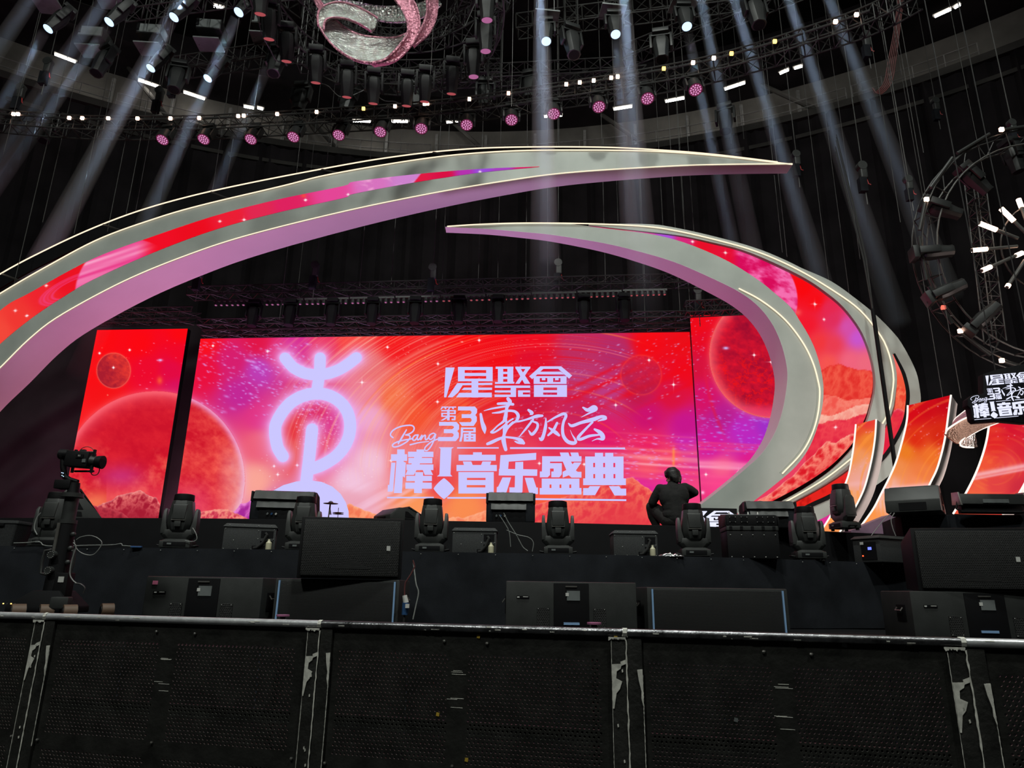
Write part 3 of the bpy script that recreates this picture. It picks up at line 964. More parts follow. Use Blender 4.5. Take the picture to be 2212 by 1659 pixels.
def line_mid():
    g = Glyphs(930, 770, 5.53)
    # the small ordinal sign and the two threes
    for x0 in (125, 215):
        g.rect(x0 + 8, 598, x0 + 92, 612)
        g.poly((x0 + 10, 600), (x0 + 28, 604), (x0 + 8, 632), (x0 - 8, 632))
        g.poly((x0 + 40, 610), (x0 + 60, 610), (x0 + 66, 630), (x0 + 48, 630))
    for y0 in (640, 672, 706):
        g.rect(128, y0, 302, y0 + 16)
    g.rect(198, 634, 228, 764)
    g.rect(282, 640, 302, 690)
    g.rect(128, 672, 148, 722)
    g.poly((190, 722), (212, 730), (150, 765), (118, 765))
    g.poly((280, 706), (302, 706), (298, 762), (252, 762), (252, 744), (280, 744))
    g.poly((328, 598), (530, 598), (557, 630), (555, 673), (535, 700), (553, 722), (553, 772), (515, 830), (375, 830), (340, 785), (475, 785),
           (490, 770), (490, 748), (475, 735), (372, 735), (372, 690), (475, 690), (490, 675), (488, 655), (470, 645), (328, 645))
    g2 = Glyphs(820, 900, 7.9)
    g2.poly((1015, 90), (1310, 90), (1357, 140), (1357, 215), (1325, 245), (1352, 280), (1352, 355), (1300, 418), (995, 418), (1000, 348), (1240, 348),
            (1262, 325), (1262, 300), (1240, 282), (1095, 282), (1098, 215), (1235, 215), (1268, 190), (1265, 168), (1238, 155), (1015, 155))
    g2.rect(1390, 185, 1640, 215)
    g2.rect(1400, 242, 1640, 272)
    g2.rect(1600, 185, 1640, 272)
    g2.poly((1388, 185), (1428, 185), (1420, 330), (1398, 425), (1358, 425), (1382, 330))
    g2.frame((1435, 290, 1640, 425), [(1478, 325, 1515, 340), (1558, 325, 1598, 340), (1478, 372, 1515, 387), (1556, 372, 1598, 387)])
    g2.rect(1520, 268, 1560, 300)
    # the brush-written name
    S = g.stroke
    S([(600, 690, 15), (615, 780, 21), (640, 860, 27), (648, 918, 6)])
    S([(805, 565, 14), (900, 562, 17), (985, 572, 16)])
    S([(640, 648, 4), (740, 622, 10), (880, 598, 12), (930, 590, 8)])
    S([(738, 676, 6), (820, 668, 13), (900, 650, 14), (1000, 655, 15), (1045, 700, 20), (1035, 755, 16), (985, 800, 8)])
    S([(925, 505, 20), (948, 545, 24), (915, 600, 20), (905, 660, 18), (893, 730, 24), (872, 775, 16), (800, 830, 9), (745, 885, 11), (725, 905, 14), (765, 905, 11), (850, 850, 12), (930, 780, 10), (985, 745, 9)])
    S([(893, 730, 20), (905, 790, 12), (895, 860, 30), (880, 930, 18), (872, 990, 26), (882, 1050, 24), (898, 1112, 20)])
    S([(985, 790, 16), (940, 830, 16), (905, 870, 18)])
    S([(872, 965, 14), (800, 992, 18), (730, 1025, 20), (680, 1045, 16)])
    S([(890, 962, 12), (1000, 975, 14), (1075, 1000, 24), (1112, 1035, 18)])
    S([(1112, 1035, 16), (1050, 1030, 14), (1010, 1015, 8)])
    S([(1170, 640, 14), (1210, 675, 22), (1190, 695, 6)])
    S([(1000, 780, 8), (1060, 775, 11), (1150, 752, 11), (1265, 715, 20), (1335, 708, 14)])
    S([(1225, 755, 12), (1150, 850, 13), (1060, 960, 5)])
    S([(1200, 770, 8), (1275, 800, 14), (1270, 865, 16), (1212, 930, 18), (1172, 885, 6)])
    S([(1378, 740, 6), (1375, 830, 18), (1350, 940, 20), (1325, 990, 22), (1300, 975, 8)])
    S([(1400, 780, 8), (1500, 722, 13), (1590, 685, 18), (1618, 710, 18), (1590, 780, 16), (1577, 860, 17), (1588, 950, 20), (1640, 1018, 22), (1710, 1035, 22), (1735, 1010, 16), (1690, 930, 5), (1670, 880, 2)], n=60)
    S([(1415, 852, 9), (1490, 905, 22), (1535, 942, 14)])
    S([(1512, 795, 14), (1465, 885, 17), (1405, 942, 11)])
    S([(1822, 610, 10), (1880, 640, 22), (1950, 605, 24), (1975, 632, 20), (1890, 680, 10), (1802, 725, 3)])
    S([(1648, 800, 7), (1690, 828, 18), (1800, 790, 18), (1950, 750, 24), (2045, 718, 18), (2090, 738, 20), (2000, 772, 5)])
    S([(1935, 785, 12), (1850, 870, 14), (1765, 965, 18), (1790, 990, 18), (1900, 950, 16), (2020, 935, 10)])
    S([(1960, 870, 12), (2020, 905, 24), (2055, 950, 28), (2055, 985, 20), (1990, 985, 8), (1930, 1010, 3)])
    S2 = lambda pts, w=11, n=40: g2.stroke(pts, w, n)
    S2([(228, 358), (190, 325), (190, 285), (240, 225), (350, 172), (480, 148), (560, 155), (590, 195), (570, 250), (510, 292), (445, 312)], 12)
    S2([(445, 312), (505, 322), (520, 355), (480, 415), (400, 468), (320, 505), (250, 518), (218, 498), (240, 462), (320, 425), (430, 398), (530, 382), (560, 370)], 12)
    g2.stroke([(458, 225, 10), (390, 340, 15), (318, 462, 11)])
    S2([(645, 315), (605, 318), (568, 360), (572, 402), (612, 395), (652, 330), (655, 308), (642, 365), (655, 398), (690, 368), (722, 318)], 12)
    S2([(722, 318), (700, 395), (742, 338), (780, 318), (778, 370), (795, 395), (830, 365)], 12)
    S2([(948, 300), (920, 282), (860, 310), (840, 355), (862, 390), (905, 370), (958, 295), (930, 395), (880, 500), (825, 568), (780, 578), (772, 535), (820, 480), (900, 420), (1000, 380)], 11, 60)
    g2.stroke([(522, 480, 12), (680, 442, 10), (840, 424, 7)])
    return g.p + g2.p


def line_low():
    g = Glyphs(820, 900, 7.9)
    g.rect(1322, 522, 2033, 545)
    g.rect(300, 558, 428, 645)
    g.rect(195, 642, 470, 755)
    g.poly((288, 750), (412, 750), (380, 1305), (245, 1305))
    g.poly((400, 765), (448, 785), (432, 1042), (392, 1015))
    g.poly((200, 785), (270, 785), (230, 1258), (213, 1280), (138, 1280), (140, 1165), (165, 1165))
    g.rect(630, 560, 762, 600)
    g.rect(485, 598, 918, 690)
    g.poly((592, 688), (725, 688), (720, 707), (585, 707))
    g.rect(492, 705, 900, 798)
    g.poly((550, 796), (690, 796), (680, 817), (540, 817))
    g.rect(457, 815, 918, 912)
    g.poly((480, 908), (632, 908), (585, 995), (440, 995))
    g.poly((735, 908), (870, 908), (912, 995), (770, 995))
    g.rect(608, 948, 742, 1012)
    g.rect(455, 1010, 892, 1100)
    g.rect(600, 1098, 735, 1128)
    g.rect(440, 1125, 890, 1230)
    g.rect(588, 1228, 722, 1305)
    g.poly((1008, 522), (1268, 522), (1228, 550), (1210, 985), (1242, 1020), (980, 1020), (1020, 985), (1040, 550))
    dm = []
    for k in range(40):
        a = 2 * PI * k / 40
        cx, cy = math.cos(a), math.sin(a)
        dm.append((1098 + 176 * math.copysign(abs(cx) ** 1.7, cx), 1228 + 178 * math.copysign(abs(cy) ** 1.7, cy)))
    g.poly(*dm)
    g.rect(1595, 608, 1745, 655)
    g.rect(1348, 650, 1982, 752)
    g.poly((1420, 765), (1565, 765), (1590, 828), (1440, 828))
    g.poly((1755, 765), (1905, 765), (1885, 828), (1730, 828))
    g.rect(1312, 825, 2000, 930)
    g.frame((1345, 945, 1948, 1312), [(1490, 1045, 1808, 1082), (1486, 1168, 1805, 1208)])
    g.rect(125, 1368, 925, 1394)
    g.rect(1155, 1372, 2210, 1400)
    h = Glyphs(1080, 950, 7.373)
    h.poly((160, 118), (1992, 124), (1992, 152), (160, 146))
    h.poly((8, 245), (578, 208), (575, 318), (140, 348), (130, 466), (-8, 466))
    h.poly((-14, 462), (595, 472), (592, 575), (-20, 568))
    h.poly((245, 355), (370, 350), (370, 470), (242, 470))
    h.poly((240, 570), (365, 572), (358, 830), (325, 865), (150, 865), (150, 758), (235, 758))
    h.poly((40, 600), (178, 600), (95, 862), (-55, 862), (-50, 755), (-28, 745))
    h.poly((395, 605), (530, 605), (580, 760), (605, 760), (605, 865), (470, 865))
    h.rect(672, 262, 1298, 348)
    h.poly((952, 203), (1090, 203), (1112, 266), (972, 266))
    h.poly((1120, 203), (1245, 203), (1262, 266), (1142, 266))
    h.poly((672, 346), (798, 346), (798, 560), (760, 598), (635, 598), (635, 505), (668, 505))
    h.rect(796, 372, 985, 458)
    h.poly((855, 456), (985, 456), (985, 550), (945, 598), (818, 598), (818, 505), (855, 505))
    h.poly((1000, 346), (1130, 346), (1215, 495), (1240, 510), (1298, 510), (1298, 603), (1140, 603), (1090, 560))
    h.poly((1180, 362), (1298, 362), (1200, 500), (1110, 560), (1000, 603), (998, 510), (1070, 475))
    h.frame((665, 618, 1265, 775), [(790, 712, 820, 768), (948, 712, 978, 768), (1105, 712, 1135, 768)])
    h.rect(632, 768, 1298, 872)
    h.rect(1512, 208, 1642, 270)
    h.rect(1675, 208, 1805, 270)
    h.frame((1358, 266, 1968, 620), [(1485, 368, 1515, 437), (1645, 368, 1673, 437), (1806, 368, 1836, 437), (1487, 545, 1516, 613), (1647, 545, 1675, 613), (1808, 545, 1838, 613)])
    h.rect(1325, 615, 2006, 722)
    h.poly((1430, 738), (1598, 738), (1515, 882), (1325, 882), (1325, 770), (1408, 770))
    h.poly((1735, 738), (1900, 738), (1925, 778), (2010, 778), (2010, 888), (1825, 888))
    h.poly((540, 930), (2012, 948), (2012, 976), (540, 958))
    return g.p + h.p


def emblem():
    g = Glyphs()
    for pts, w in EMB:
        g.stroke(pts, w, 6 * len(pts))
    g.poly(*DOME)
    return g.p


def lettering(name, polys, mapf, mt, parent):
    b = MB()
    for p in polys:
        b.add([mapf(*q) for q in p], [tuple(range(len(p)))])
    return b.build(name, mt, parent, smooth=False, world=True)


on_screen = lambda x, y: P(x, y, 18.0 - 0.012, ST)
L1, L2, L3 = line_top(), line_mid(), line_low()
for nm, L in (('emblem', emblem()), ('title_line', L1), ('title_line', L2), ('title_line', L3)):
    lettering(nm, L, on_screen, M['lavender'], centre_screen)

# ---------------------------------------------------------------- arches and fins of the set, traced edge lines
YA = 15.0


def pline(px, n):
    return resample(px, n)


def to3(px, Y, s=ST):
    return [P(x, y, Y, s) for x, y in px]


def off_px(px, w):
    """shift a pixel line to its left-hand side"""
    px = np.array(px)
    d = np.gradient(px, axis=0)
    d /= np.linalg.norm(d, axis=1)[:, None] + 1e-9
    w = np.asarray(w, float)
    w = w[:, None] if w.ndim else w
    return px + np.stack([d[:, 1], -d[:, 0]], 1) * w


def band(name, A, B, Y, depth, mt, parent, s=ST):
    """solid panel between two pixel lines on the plane y=Y+s x; depth may vary along it"""
    a, b_ = to3(A, Y, s), to3(B, Y, s)
    n = len(a)
    dp = depth if hasattr(depth, '__len__') else [depth] * n
    rings = [[a[i], b_[i], b_[i] + V(0, dp[i], 0), a[i] + V(0, dp[i], 0)] for i in range(n)]
    return MB().loft(rings).build(name, mt, parent, world=True)


def skin_strip(name, A, Y, depth, mt, parent, s=ST, lift=0.006):
    """thin lining along the edge line A, running back by depth"""
    a = to3(A, Y, s)
    n = len(a)
    dp = depth if hasattr(depth, '__len__') else [depth] * n
    b = MB()
    rings = []
    for i in range(n):
        d = (a[min(i + 1, n - 1)] - a[max(i - 1, 0)]).normalized()
        nn = d.cross(V(0, 1, 0)).normalized() * lift
        rings.append([a[i] + nn, a[i] - nn, a[i] - nn + V(0, dp[i] + .004, 0), a[i] + nn + V(0, dp[i] + .004, 0)])
    return b.loft(rings).build(name, mt, parent, world=True)


def strip(name, px, Y, parent, r=0.015, mt=None, s=ST, n=60):
    """glowing strip with a slim dark holder behind it"""
    L = to3(pline(px, n), Y - r, s)
    return MB().tube(L, r, 6).build(name, mt or M['warmstrip'], parent, world=True)


def led_band(name, A, B, Y, art, parent, m=40, s=ST, over=4):
    A, B = np.array(A), np.array(B)
    n = len(A)
    t = np.linspace(0, 1, m)
    X = A[None, :, 0] * (1 - t[:, None]) + B[None, :, 0] * t[:, None]
    Yp = A[None, :, 1] * (1 - t[:, None]) + B[None, :, 1] * t[:, None]
    d = FW_np(X, Yp)
    k = Y / (d[..., 1] - s * d[..., 0])
    G = d * k[..., None] + np.array(EYE)
    C = lin(art(X, Yp))
    inv = np.array(Matrix.LocRotScale(parent.location, parent.rotation_euler, None).inverted())
    G = G @ inv[:3, :3].T + inv[:3, 3]
    return led_grid(name, G, C, parent)


def FW_np(X, Y):
    d = np.array(FWD) * F + np.array(RIGHT) * (X[..., None] - W / 2) - np.array(UP) * (Y[..., None] - H / 2)
    return d / np.linalg.norm(d, axis=-1)[..., None]


# ---- the great arch on the left
N = 120
G_out = [(-330, 1130), (-318, 1010), (-285, 900), (-225, 800), (-120, 710), (0, 634), (100, 576), (214, 516), (335, 472), (435, 443), (612, 401), (700, 379), (834, 355), (968, 336), (1101, 326),
         (1235, 324), (1400, 326), (1547, 336), (1712, 355)]
G_in = [(-180, 1130), (-168, 1050), (-130, 950), (-75, 870), (0, 797), (67, 731), (134, 681), (268, 609), (401, 554), (535, 510), (740, 459), (934, 419), (1101, 391), (1235, 374), (1440, 361), (1560, 357), (1712, 355.5)]
G_rimline = [(-352, 1130), (-345, 1010), (-310, 890), (-245, 770), (-120, 670), (0, 592), (100, 539), (200, 493), (301, 455), (410, 424), (535, 396), (700, 364), (834, 341), (968, 325), (1101, 318), (1302, 318), (1440, 325), (1547, 334), (1680, 350)]
R_top = [(-200, 1130), (-195, 1010), (-170, 890), (-110, 780), (0, 671), (67, 631), (201, 559), (335, 509), (468, 465), (600, 431), (740, 402), (767, 392), (901, 376), (1035, 365), (1165, 359.5)]
R_bot = [(-192, 1130), (-183, 1040), (-150, 925), (-85, 825), (0, 743), (67, 688), (134, 643), (201, 604), (335, 544), (468, 495), (600, 459), (740, 428), (767, 418), (901, 393), (1035, 373), (1165, 360.5)]
A, B = pline(G_out, N), pline(G_in, N)
arch = thing('arch', 'huge grey arch with a red LED ribbon sweeping over the stage from the left', 'arch', P(250, 1080, YA, ST) * 1.0, 0)
arch.location.z = ZD
dep = [lerp(1.1, 0.36, sstep(0.25, 1.0, i / (N - 1))) for i in range(N)]
band('face_panel', A, B, YA, dep, M['arch'], arch)
skin_strip('soffit', B, YA, dep, M['soffit'], arch)
strip('light_strip', G_out, YA - .01, arch, 0.014, n=N)
strip('light_strip', off_px(pline(G_in, N), 2), YA - .01, arch, 0.011, n=N)
strip('light_strip', G_rimline, YA + .25, arch, 0.016, n=N)
A2 = pline(G_rimline, N)
band('back_rim', off_px(A2, 1.5), off_px(A2, -26), YA + .75, 0.05, M['dark'], arch)
for k in (22, 34, 46, 58, 70, 82):
    p, q = P(*A2[k], YA + .27, ST), P(*A[k], YA + .02, ST)
    MB().cyl(p, q, 0.025, n=6).build('bracket', M['truss'], arch, world=True)


def art_great(x, y):
    a = [(-150, 950, (240, 90, 60)), (0, 715, (243, 72, 58)), (40, 690, (240, 55, 50)), (100, 640, (238, 36, 46)), (140, 605, (236, 18, 34)), (335, 530, (240, 14, 36)), (420, 500, (236, 12, 30)),
         (500, 470, (235, 30, 52)), (560, 458, (225, 40, 80)), (620, 440, (222, 34, 95)), (720, 415, (228, 70, 150)), (800, 400, (215, 115, 190)),
         (880, 388, (205, 130, 205))]
    b_ = [(905, 385, (225, 25, 66)), (960, 378, (218, 16, 66)), (1005, 372, (180, 50, 175)), (1040, 368, (150, 75, 215)), (1090, 366, (165, 65, 190)), (1130, 362, (214, 30, 100)), (1165, 360, (220, 24, 60))]
    c = np.where((x + (y - 385) * .8 < 901)[..., None], idw(x, y, a), idw(x, y, b_))
    d = np.hypot(x - 283, y - 637)
    st = noise((y + x * .33) * .16, x * .006, 3)
    col = np.array((232, 50, 130)) * (1 - st[..., None]) + np.array((250, 170, 205)) * st[..., None]
    al = sstep(122, 119, d) * sstep(345, 290, x)
    c = c * (1 - al[..., None]) + col * al[..., None]
    er = np.hypot((x - 165) / 80, (y - 620 + (x - 165) * .38) / 27)
    for r0, a_ in ((.98, .6), (.88, .75), (.78, .5), (.66, .7)):
        c = mixc(c, (240, 70, 140), np.exp(-((er - r0) / .04) ** 2) * a_ * (d > 119))
    c = mixc(c, (250, 190, 220), np.clip((fbm(x * .05, y * .1, 5) - .55) * 5, 0, 1) * .6 * sstep(760, 800, x) * sstep(900, 890, x))
    for s in ((527, 475, 9), (660, 432, 6), (475, 478, 5), (33, 671, 6), (100, 617, 6), (58, 682, 5), (752, 420, 4), (1037, 371, 6)):
        c = star(c, x, y, *s)
    c = mixc(c, (255, 90, 40), np.exp(-((x - 656) / 5) ** 2 - ((y - 423) / 4) ** 2) * .7)
    return c


RA, RB = pline(R_top, 640), pline(R_bot, 640)
led_band('led_ribbon', RA, RB, YA - .006, art_great, arch, 36)

# ---- the crescent arch on the right
C_strip = [(966, 489), (1027, 485), (1112, 482), (1211, 482), (1300, 484), (1395, 489), (1459, 498), (1539, 516), (1618, 537.6), (1678, 560.5), (1738, 590), (1796, 625), (1844, 658), (1873, 686), (1898, 719),
           (1910, 738), (1920, 763), (1927, 790), (1930.5, 819), (1928, 846), (1922, 881), (1907.7, 913), (1876, 955), (1838, 991), (1775, 1039), (1688, 1089), (1620, 1128)]
C_in = [(961.7, 490), (1048.5, 494), (1121, 500), (1193, 507), (1300, 524), (1379.6, 542.6), (1459, 566.5), (1538.7, 601), (1598.4, 631), (1638, 661), (1668, 698.8), (1688, 742.5), (1699, 785), (1701.5, 814), (1698, 848.7),
        (1690, 890), (1674, 935.7), (1646.6, 979), (1610, 1013.6), (1568.7, 1048), (1516, 1089), (1455, 1132)]
R1_up = [(1272, 487.5), (1340, 496), (1380, 500.5), (1469, 512), (1538.7, 527.7), (1598, 543), (1658, 567.5), (1738, 607), (1786, 639.6), (1815, 664), (1840, 693.6), (1859.4, 724.5), (1875, 765), (1884, 805.5), (1884.5, 840), (1875.6, 881),
         (1866.5, 908), (1843.6, 954), (1816, 986), (1781.7, 1016), (1729, 1050), (1660, 1087), (1590, 1124)]
R1_lo = [(1272, 489.5), (1300, 492.5), (1395.5, 504), (1459, 518), (1519, 539.6), (1578.5, 567.5), (1638, 605), (1678, 637), (1709, 665), (1728, 693.6), (1747.5, 726), (1763, 761), (1774.5, 803.6), (1779, 840), (1776, 881), (1763, 931), (1745, 972),
         (1717.6, 1009), (1678.7, 1043), (1623.7, 1086), (1565, 1130)]
C_outer = [(1560, 521), (1618, 536), (1680, 558), (1738, 581.7), (1796, 608), (1844, 641.5), (1894, 682), (1932.7, 721.6), (1950, 745.7), (1969, 780.4), (1981, 809), (1987, 840), (1989, 867), (1982, 910), (1962, 960), (1928, 1018), (1893, 1048), (1794, 1110), (1763, 1126), (1700, 1160)]
IN_strip = [(1596, 623), (1638, 645), (1678, 674), (1709, 705), (1738, 746), (1757, 786), (1768, 826), (1771, 850), (1766.8, 894.5), (1754, 938), (1731, 979), (1690, 1023)]
R2_out = [(1929, 765), (1946, 802), (1954, 829), (1957, 850), (1956, 871.6), (1951, 903.7), (1935, 940), (1907, 983), (1860, 1026), (1794, 1066), (1749.7, 1087), (1690, 1118)]
R2_in = [(1928, 766), (1936, 800), (1937.5, 825), (1936, 848), (1930.6, 887.6), (1912, 926.6), (1878, 976), (1832, 1018), (1775, 1055), (1708, 1091.5), (1660, 1118)]
N = 110
cres = thing('arch', 'grey crescent arch with a wide red LED ribbon curling round at the right', 'arch', P(1620, 1080, YA, ST), 0)
cres.location.z = ZD
lo = pline([C_strip[0], C_strip[1], C_strip[2], C_strip[3], (1272, 488.5)] + R1_lo[1:], N)
inn = pline(C_in, N)
dep = [lerp(0.27, 0.75, sstep(0.05, .6, i / (N - 1))) for i in range(N)]
band('face_panel', lo, inn, YA, dep, M['arch'], cres)
skin_strip('soffit', inn, YA, dep, M['soffit'], cres)
r1u, r1l = pline(R1_up, 420), pline(R1_lo, 420)


def art_cres(x, y):
    a = [(1272, 488, (235, 60, 140)), (1340, 499, (225, 40, 90)), (1390, 503, (215, 60, 150)), (1440, 510, (170, 80, 215)), (1475, 518, (215, 40, 120)), (1520, 530, (232, 14, 40)), (1590, 552, (230, 14, 50)),
         (1640, 585, (220, 18, 90)), (1735, 620, (250, 8, 14)), (1765, 650, (248, 12, 20)), (1745, 700, (242, 25, 45)), (1790, 665, (230, 40, 80)), (1800, 690, (225, 45, 90)), (1830, 705, (212, 80, 170)), (1852, 730, (200, 85, 205)),
         (1800, 745, (235, 60, 80)), (1770, 740, (242, 55, 60)), (1835, 780, (240, 100, 125)), (1868, 785, (238, 105, 125)), (1790, 785, (246, 85, 80))]
    c = idw(x, y, a)
    d = np.hypot((x - 1610), (y - 650))
    pl = sstep(114, 111.5, d)
    tx = fbm(x * .03 + y * .015, y * .055 - x * .02, 71, 5)
    col = np.array((216, 12, 90)) * (1 - np.clip((tx - .38) * 3.4, 0, 1))[..., None] + np.array((245, 110, 175)) * np.clip((tx - .38) * 3.4, 0, 1)[..., None]
    al = pl * sstep(1575, 1600, x)
    c = c * (1 - al[..., None]) + col * al[..., None]
    c = mixc(c, (255, 130, 110), np.exp(-((x - 1723) / 8) ** 2 - ((y - 675) / 7) ** 2) * .5)
    # hills, snow field and the rocky ridge lower down
    c = ridge(c, x, y, [(1740, 804), (1774, 799), (1796, 789), (1819, 787), (1844, 797), (1867, 799), (1890, 804), (1900, 806)], (226, 50, 44), (242, 92, 72), 72, .045, (225, 40, 40), 2, 200)
    c = ridge(c, x, y, [(1740, 852), (1770, 850), (1795, 853), (1830, 866), (1860, 862), (1900, 855)], (240, 85, 75), (248, 130, 112), 73, .05, (250, 130, 110), 2, 90)
    c = ridge(c, x, y, [(1740, 896), (1775, 896), (1800, 899), (1825, 888), (1850, 876), (1890, 868)], (245, 150, 135), (250, 185, 165), 74, .06, (252, 190, 170), 3, 90)
    c = ridge(c, x, y, [(1740, 918), (1775, 915), (1800, 907), (1830, 905), (1850, 898), (1890, 890)], (226, 38, 66), (240, 70, 80), 75, .04, (240, 90, 90), 2, 120)
    c = ridge(c, x, y, [(1600, 1098), (1646, 1077), (1678, 1057), (1699, 1038), (1717, 1022), (1745, 992), (1759, 983), (1768, 970), (1786, 954), (1805, 957), (1820, 945), (1844, 936), (1880, 930)], (220, 26, 38), (252, 145, 122), 76, .05, (255, 190, 172), 3.0, 130)
    for s in ((1567, 546, 8), (1496, 522, 7), (1760, 657, 10), (1780, 690, 4), (1805, 923, 7)):
        c = star(c, x, y, *s)
    return c


led_band('led_ribbon', r1u, r1l, YA + .02, art_cres, cres, 130)
up = pline(R1_up, N)
tt = np.linspace(0, 1, N)
gapw = np.interp(tt, [0, .15, .35, .6, .75, 1], [1, 3, 6, 5, 8, 11])
band('gap_backing', off_px(up, gapw + 1.5), off_px(up, -1), YA + .12, 0.04, M['dark'], cres)
p2i = off_px(up, gapw)
s_idx = pline([(1272, 484)] + C_strip[5:], N)
band('face_panel', off_px(s_idx, np.interp(tt, [0, .12, 1], [0.8, 6, 8])), p2i, YA - .02, 0.12, M['arch'], cres)
tipA = pline([(1200, 482.2), (1240, 482.6), (1275, 483.6)], 12)
out = pline(C_outer, N)
mid = pline([(1560, 522)] + C_strip[8:], N)
band('face_panel', out, mid, YA + .16, 0.14, M['arch'], cres)
strip('light_strip', C_strip, YA - .03, cres, 0.014, n=N)
strip('light_strip', IN_strip, YA - .01, cres, 0.015, n=70)
r2o, r2i = pline(R2_out, 220), pline(R2_in, 220)


def art_r2(x, y):
    c = idw(x, y, [(1935, 785, (240, 110, 100)), (1946, 830, (240, 90, 60)), (1945, 850, (225, 66, 48)), (1945, 880, (240, 110, 80)), (1940, 905, (226, 40, 60)), (1915, 940, (225, 36, 66)), (1860, 1010, (230, 40, 40)), (1780, 1062, (226, 36, 30)), (1720, 1092, (228, 36, 26))])
    c = ridge(c, x, y, [(1900, 832), (1937, 828), (1950, 836), (1965, 840)], (236, 70, 50), (250, 130, 90), 81, .08, (240, 100, 70), 2, 80)
    c = ridge(c, x, y, [(1880, 896), (1925, 890), (1940, 884), (1952, 886), (1965, 884)], (225, 32, 62), (235, 70, 70), 82, .05, (250, 170, 160), 2.5, 80)
    n = fbm(x * .09, y * .05, 83, 5)
    return mixc(c, (150, 10, 14), np.clip((n - .55) * 5, 0, 1) * .5 * (y > 1000))


led_band('led_ribbon', r2o, r2i, YA + .13, art_r2, cres, 46)
r2m = pline(R2_out, N)
band('gap_backing', off_px(r2m, np.interp(tt, [0, .1, .5, 1], [5, 8, 9, 10])), r2m, YA + .14, 0.03, M['dark'], cres)


# ---- LED fins at the right end of the stage
def fin(label, left, right, Y, off, art, s=ST, n=50):
    t = thing('led_fin', label, 'LED screen', P(left[-1][0], left[-1][1], Y, s), 0, 'curved LED fins at the right of the stage')
    t.location.z = ZD
    A_, B_ = pline(left, n), pline(right, n)
    a, b_ = to3(A_, Y, s), to3(B_, Y, s)
    o = Vector(off)
    MB().loft([[a[i] + V(0, .02, 0), b_[i] + V(0, .02, 0), b_[i] + o, a[i] + o] for i in range(n)]).build('cabinet', M['black'], t, world=True)
    e = V(0.012, -0.002, 0)
    MB().loft([[b_[i], b_[i] + e, b_[i] + o + e, b_[i] + o] for i in range(n)]).build('side_panel', M['silverfin'], t, world=True)
    led_band('display', pline(left, 150), pline(right, 150), Y, art, t, 70, s)
    for q in (a, b_):
        MB().tube([p + V(0, -.012, 0) for p in q], 0.015, 6).build('light_strip', M['whitestrip'], t, world=True)
    return t


def fin_art(anchors, arcs, streak, seed):
    def f(x, y):
        c = idw(x, y, anchors)
        for cx, cy, kx, a in arcs:
            r = np.hypot((x - cx) * kx, y - cy)
            k = np.clip((noise(r * .22, np.arctan2(y - cy, x - cx) * 1.3, seed) - .58) * 5, 0, 1)
            c = mixc(c, (255, 150, 60), k * a)
        for x0, y0, sl, wd, a in streak:
            c = mixc(c, (250, 195, 205), np.exp(-((y - y0 - (x - x0) * sl) / wd) ** 2) * a)
        c = sparkles(c, x, y, 70, (x.min(), y.min(), x.max(), y.min() + 130), seed, (.5, 1.3), 1.8, -.5, (255, 170, 190))
        return c
    return f


fin('narrow orange LED fin with a silver edge, left of three at stage right',
    [(1848, 917), (1845, 950), (1840, 986), (1832, 1027), (1818, 1062), (1796, 1110), (1770, 1152)],
    [(1892, 906), (1889.5, 945), (1882.5, 991), (1869, 1046), (1855, 1080), (1838, 1110), (1808, 1158)], 13.4, (0.38, 0.42, -0.02),
    fin_art([(1870, 912, (232, 55, 52)), (1852, 930, (228, 80, 42)), (1872, 950, (238, 130, 50)), (1850, 985, (240, 150, 92)), (1872, 1010, (236, 165, 145)), (1858, 1042, (238, 165, 150)), (1840, 1080, (245, 165, 115)), (1812, 1120, (250, 165, 95)), (1790, 1140, (250, 150, 85))],
            [(1990, 1060, 1.0, .5)], [(1850, 1045, -.1, 6, .3)], 91))
fin('taller red-to-orange LED fin with a silver edge, middle of three at stage right',
    [(1960, 876), (1959, 901), (1954.6, 926.6), (1946.6, 958.6), (1935, 997.6), (1921.4, 1029.6), (1903, 1066), (1884.8, 1100.6), (1855, 1142)],
    [(2053.4, 853.6), (2048.8, 887), (2042.5, 934), (2035, 972), (2023.5, 1012), (2010.9, 1039), (2000, 1060), (1978, 1095), (1948, 1135)], 12.6, (0.38, 0.45, -0.04),
    fin_art([(2000, 880, (205, 12, 24)), (2045, 865, (196, 8, 24)), (1970, 890, (215, 12, 24)), (1978, 950, (222, 44, 20)), (2030, 940, (214, 40, 20)), (1958, 975, (236, 125, 36)), (2010, 985, (240, 115, 42)), (1940, 1010, (240, 140, 76)),
             (1992, 1020, (240, 125, 66)), (1922, 1050, (242, 175, 155)), (1980, 1045, (245, 140, 92)), (1900, 1082, (245, 185, 165)), (1940, 1085, (240, 150, 120)), (1885, 1115, (250, 150, 80))],
            [(2120, 1080, 1.0, .35)], [(1950, 1054, -.1, 6, .7), (1950, 1060, -.1, 2, .6)], 92))
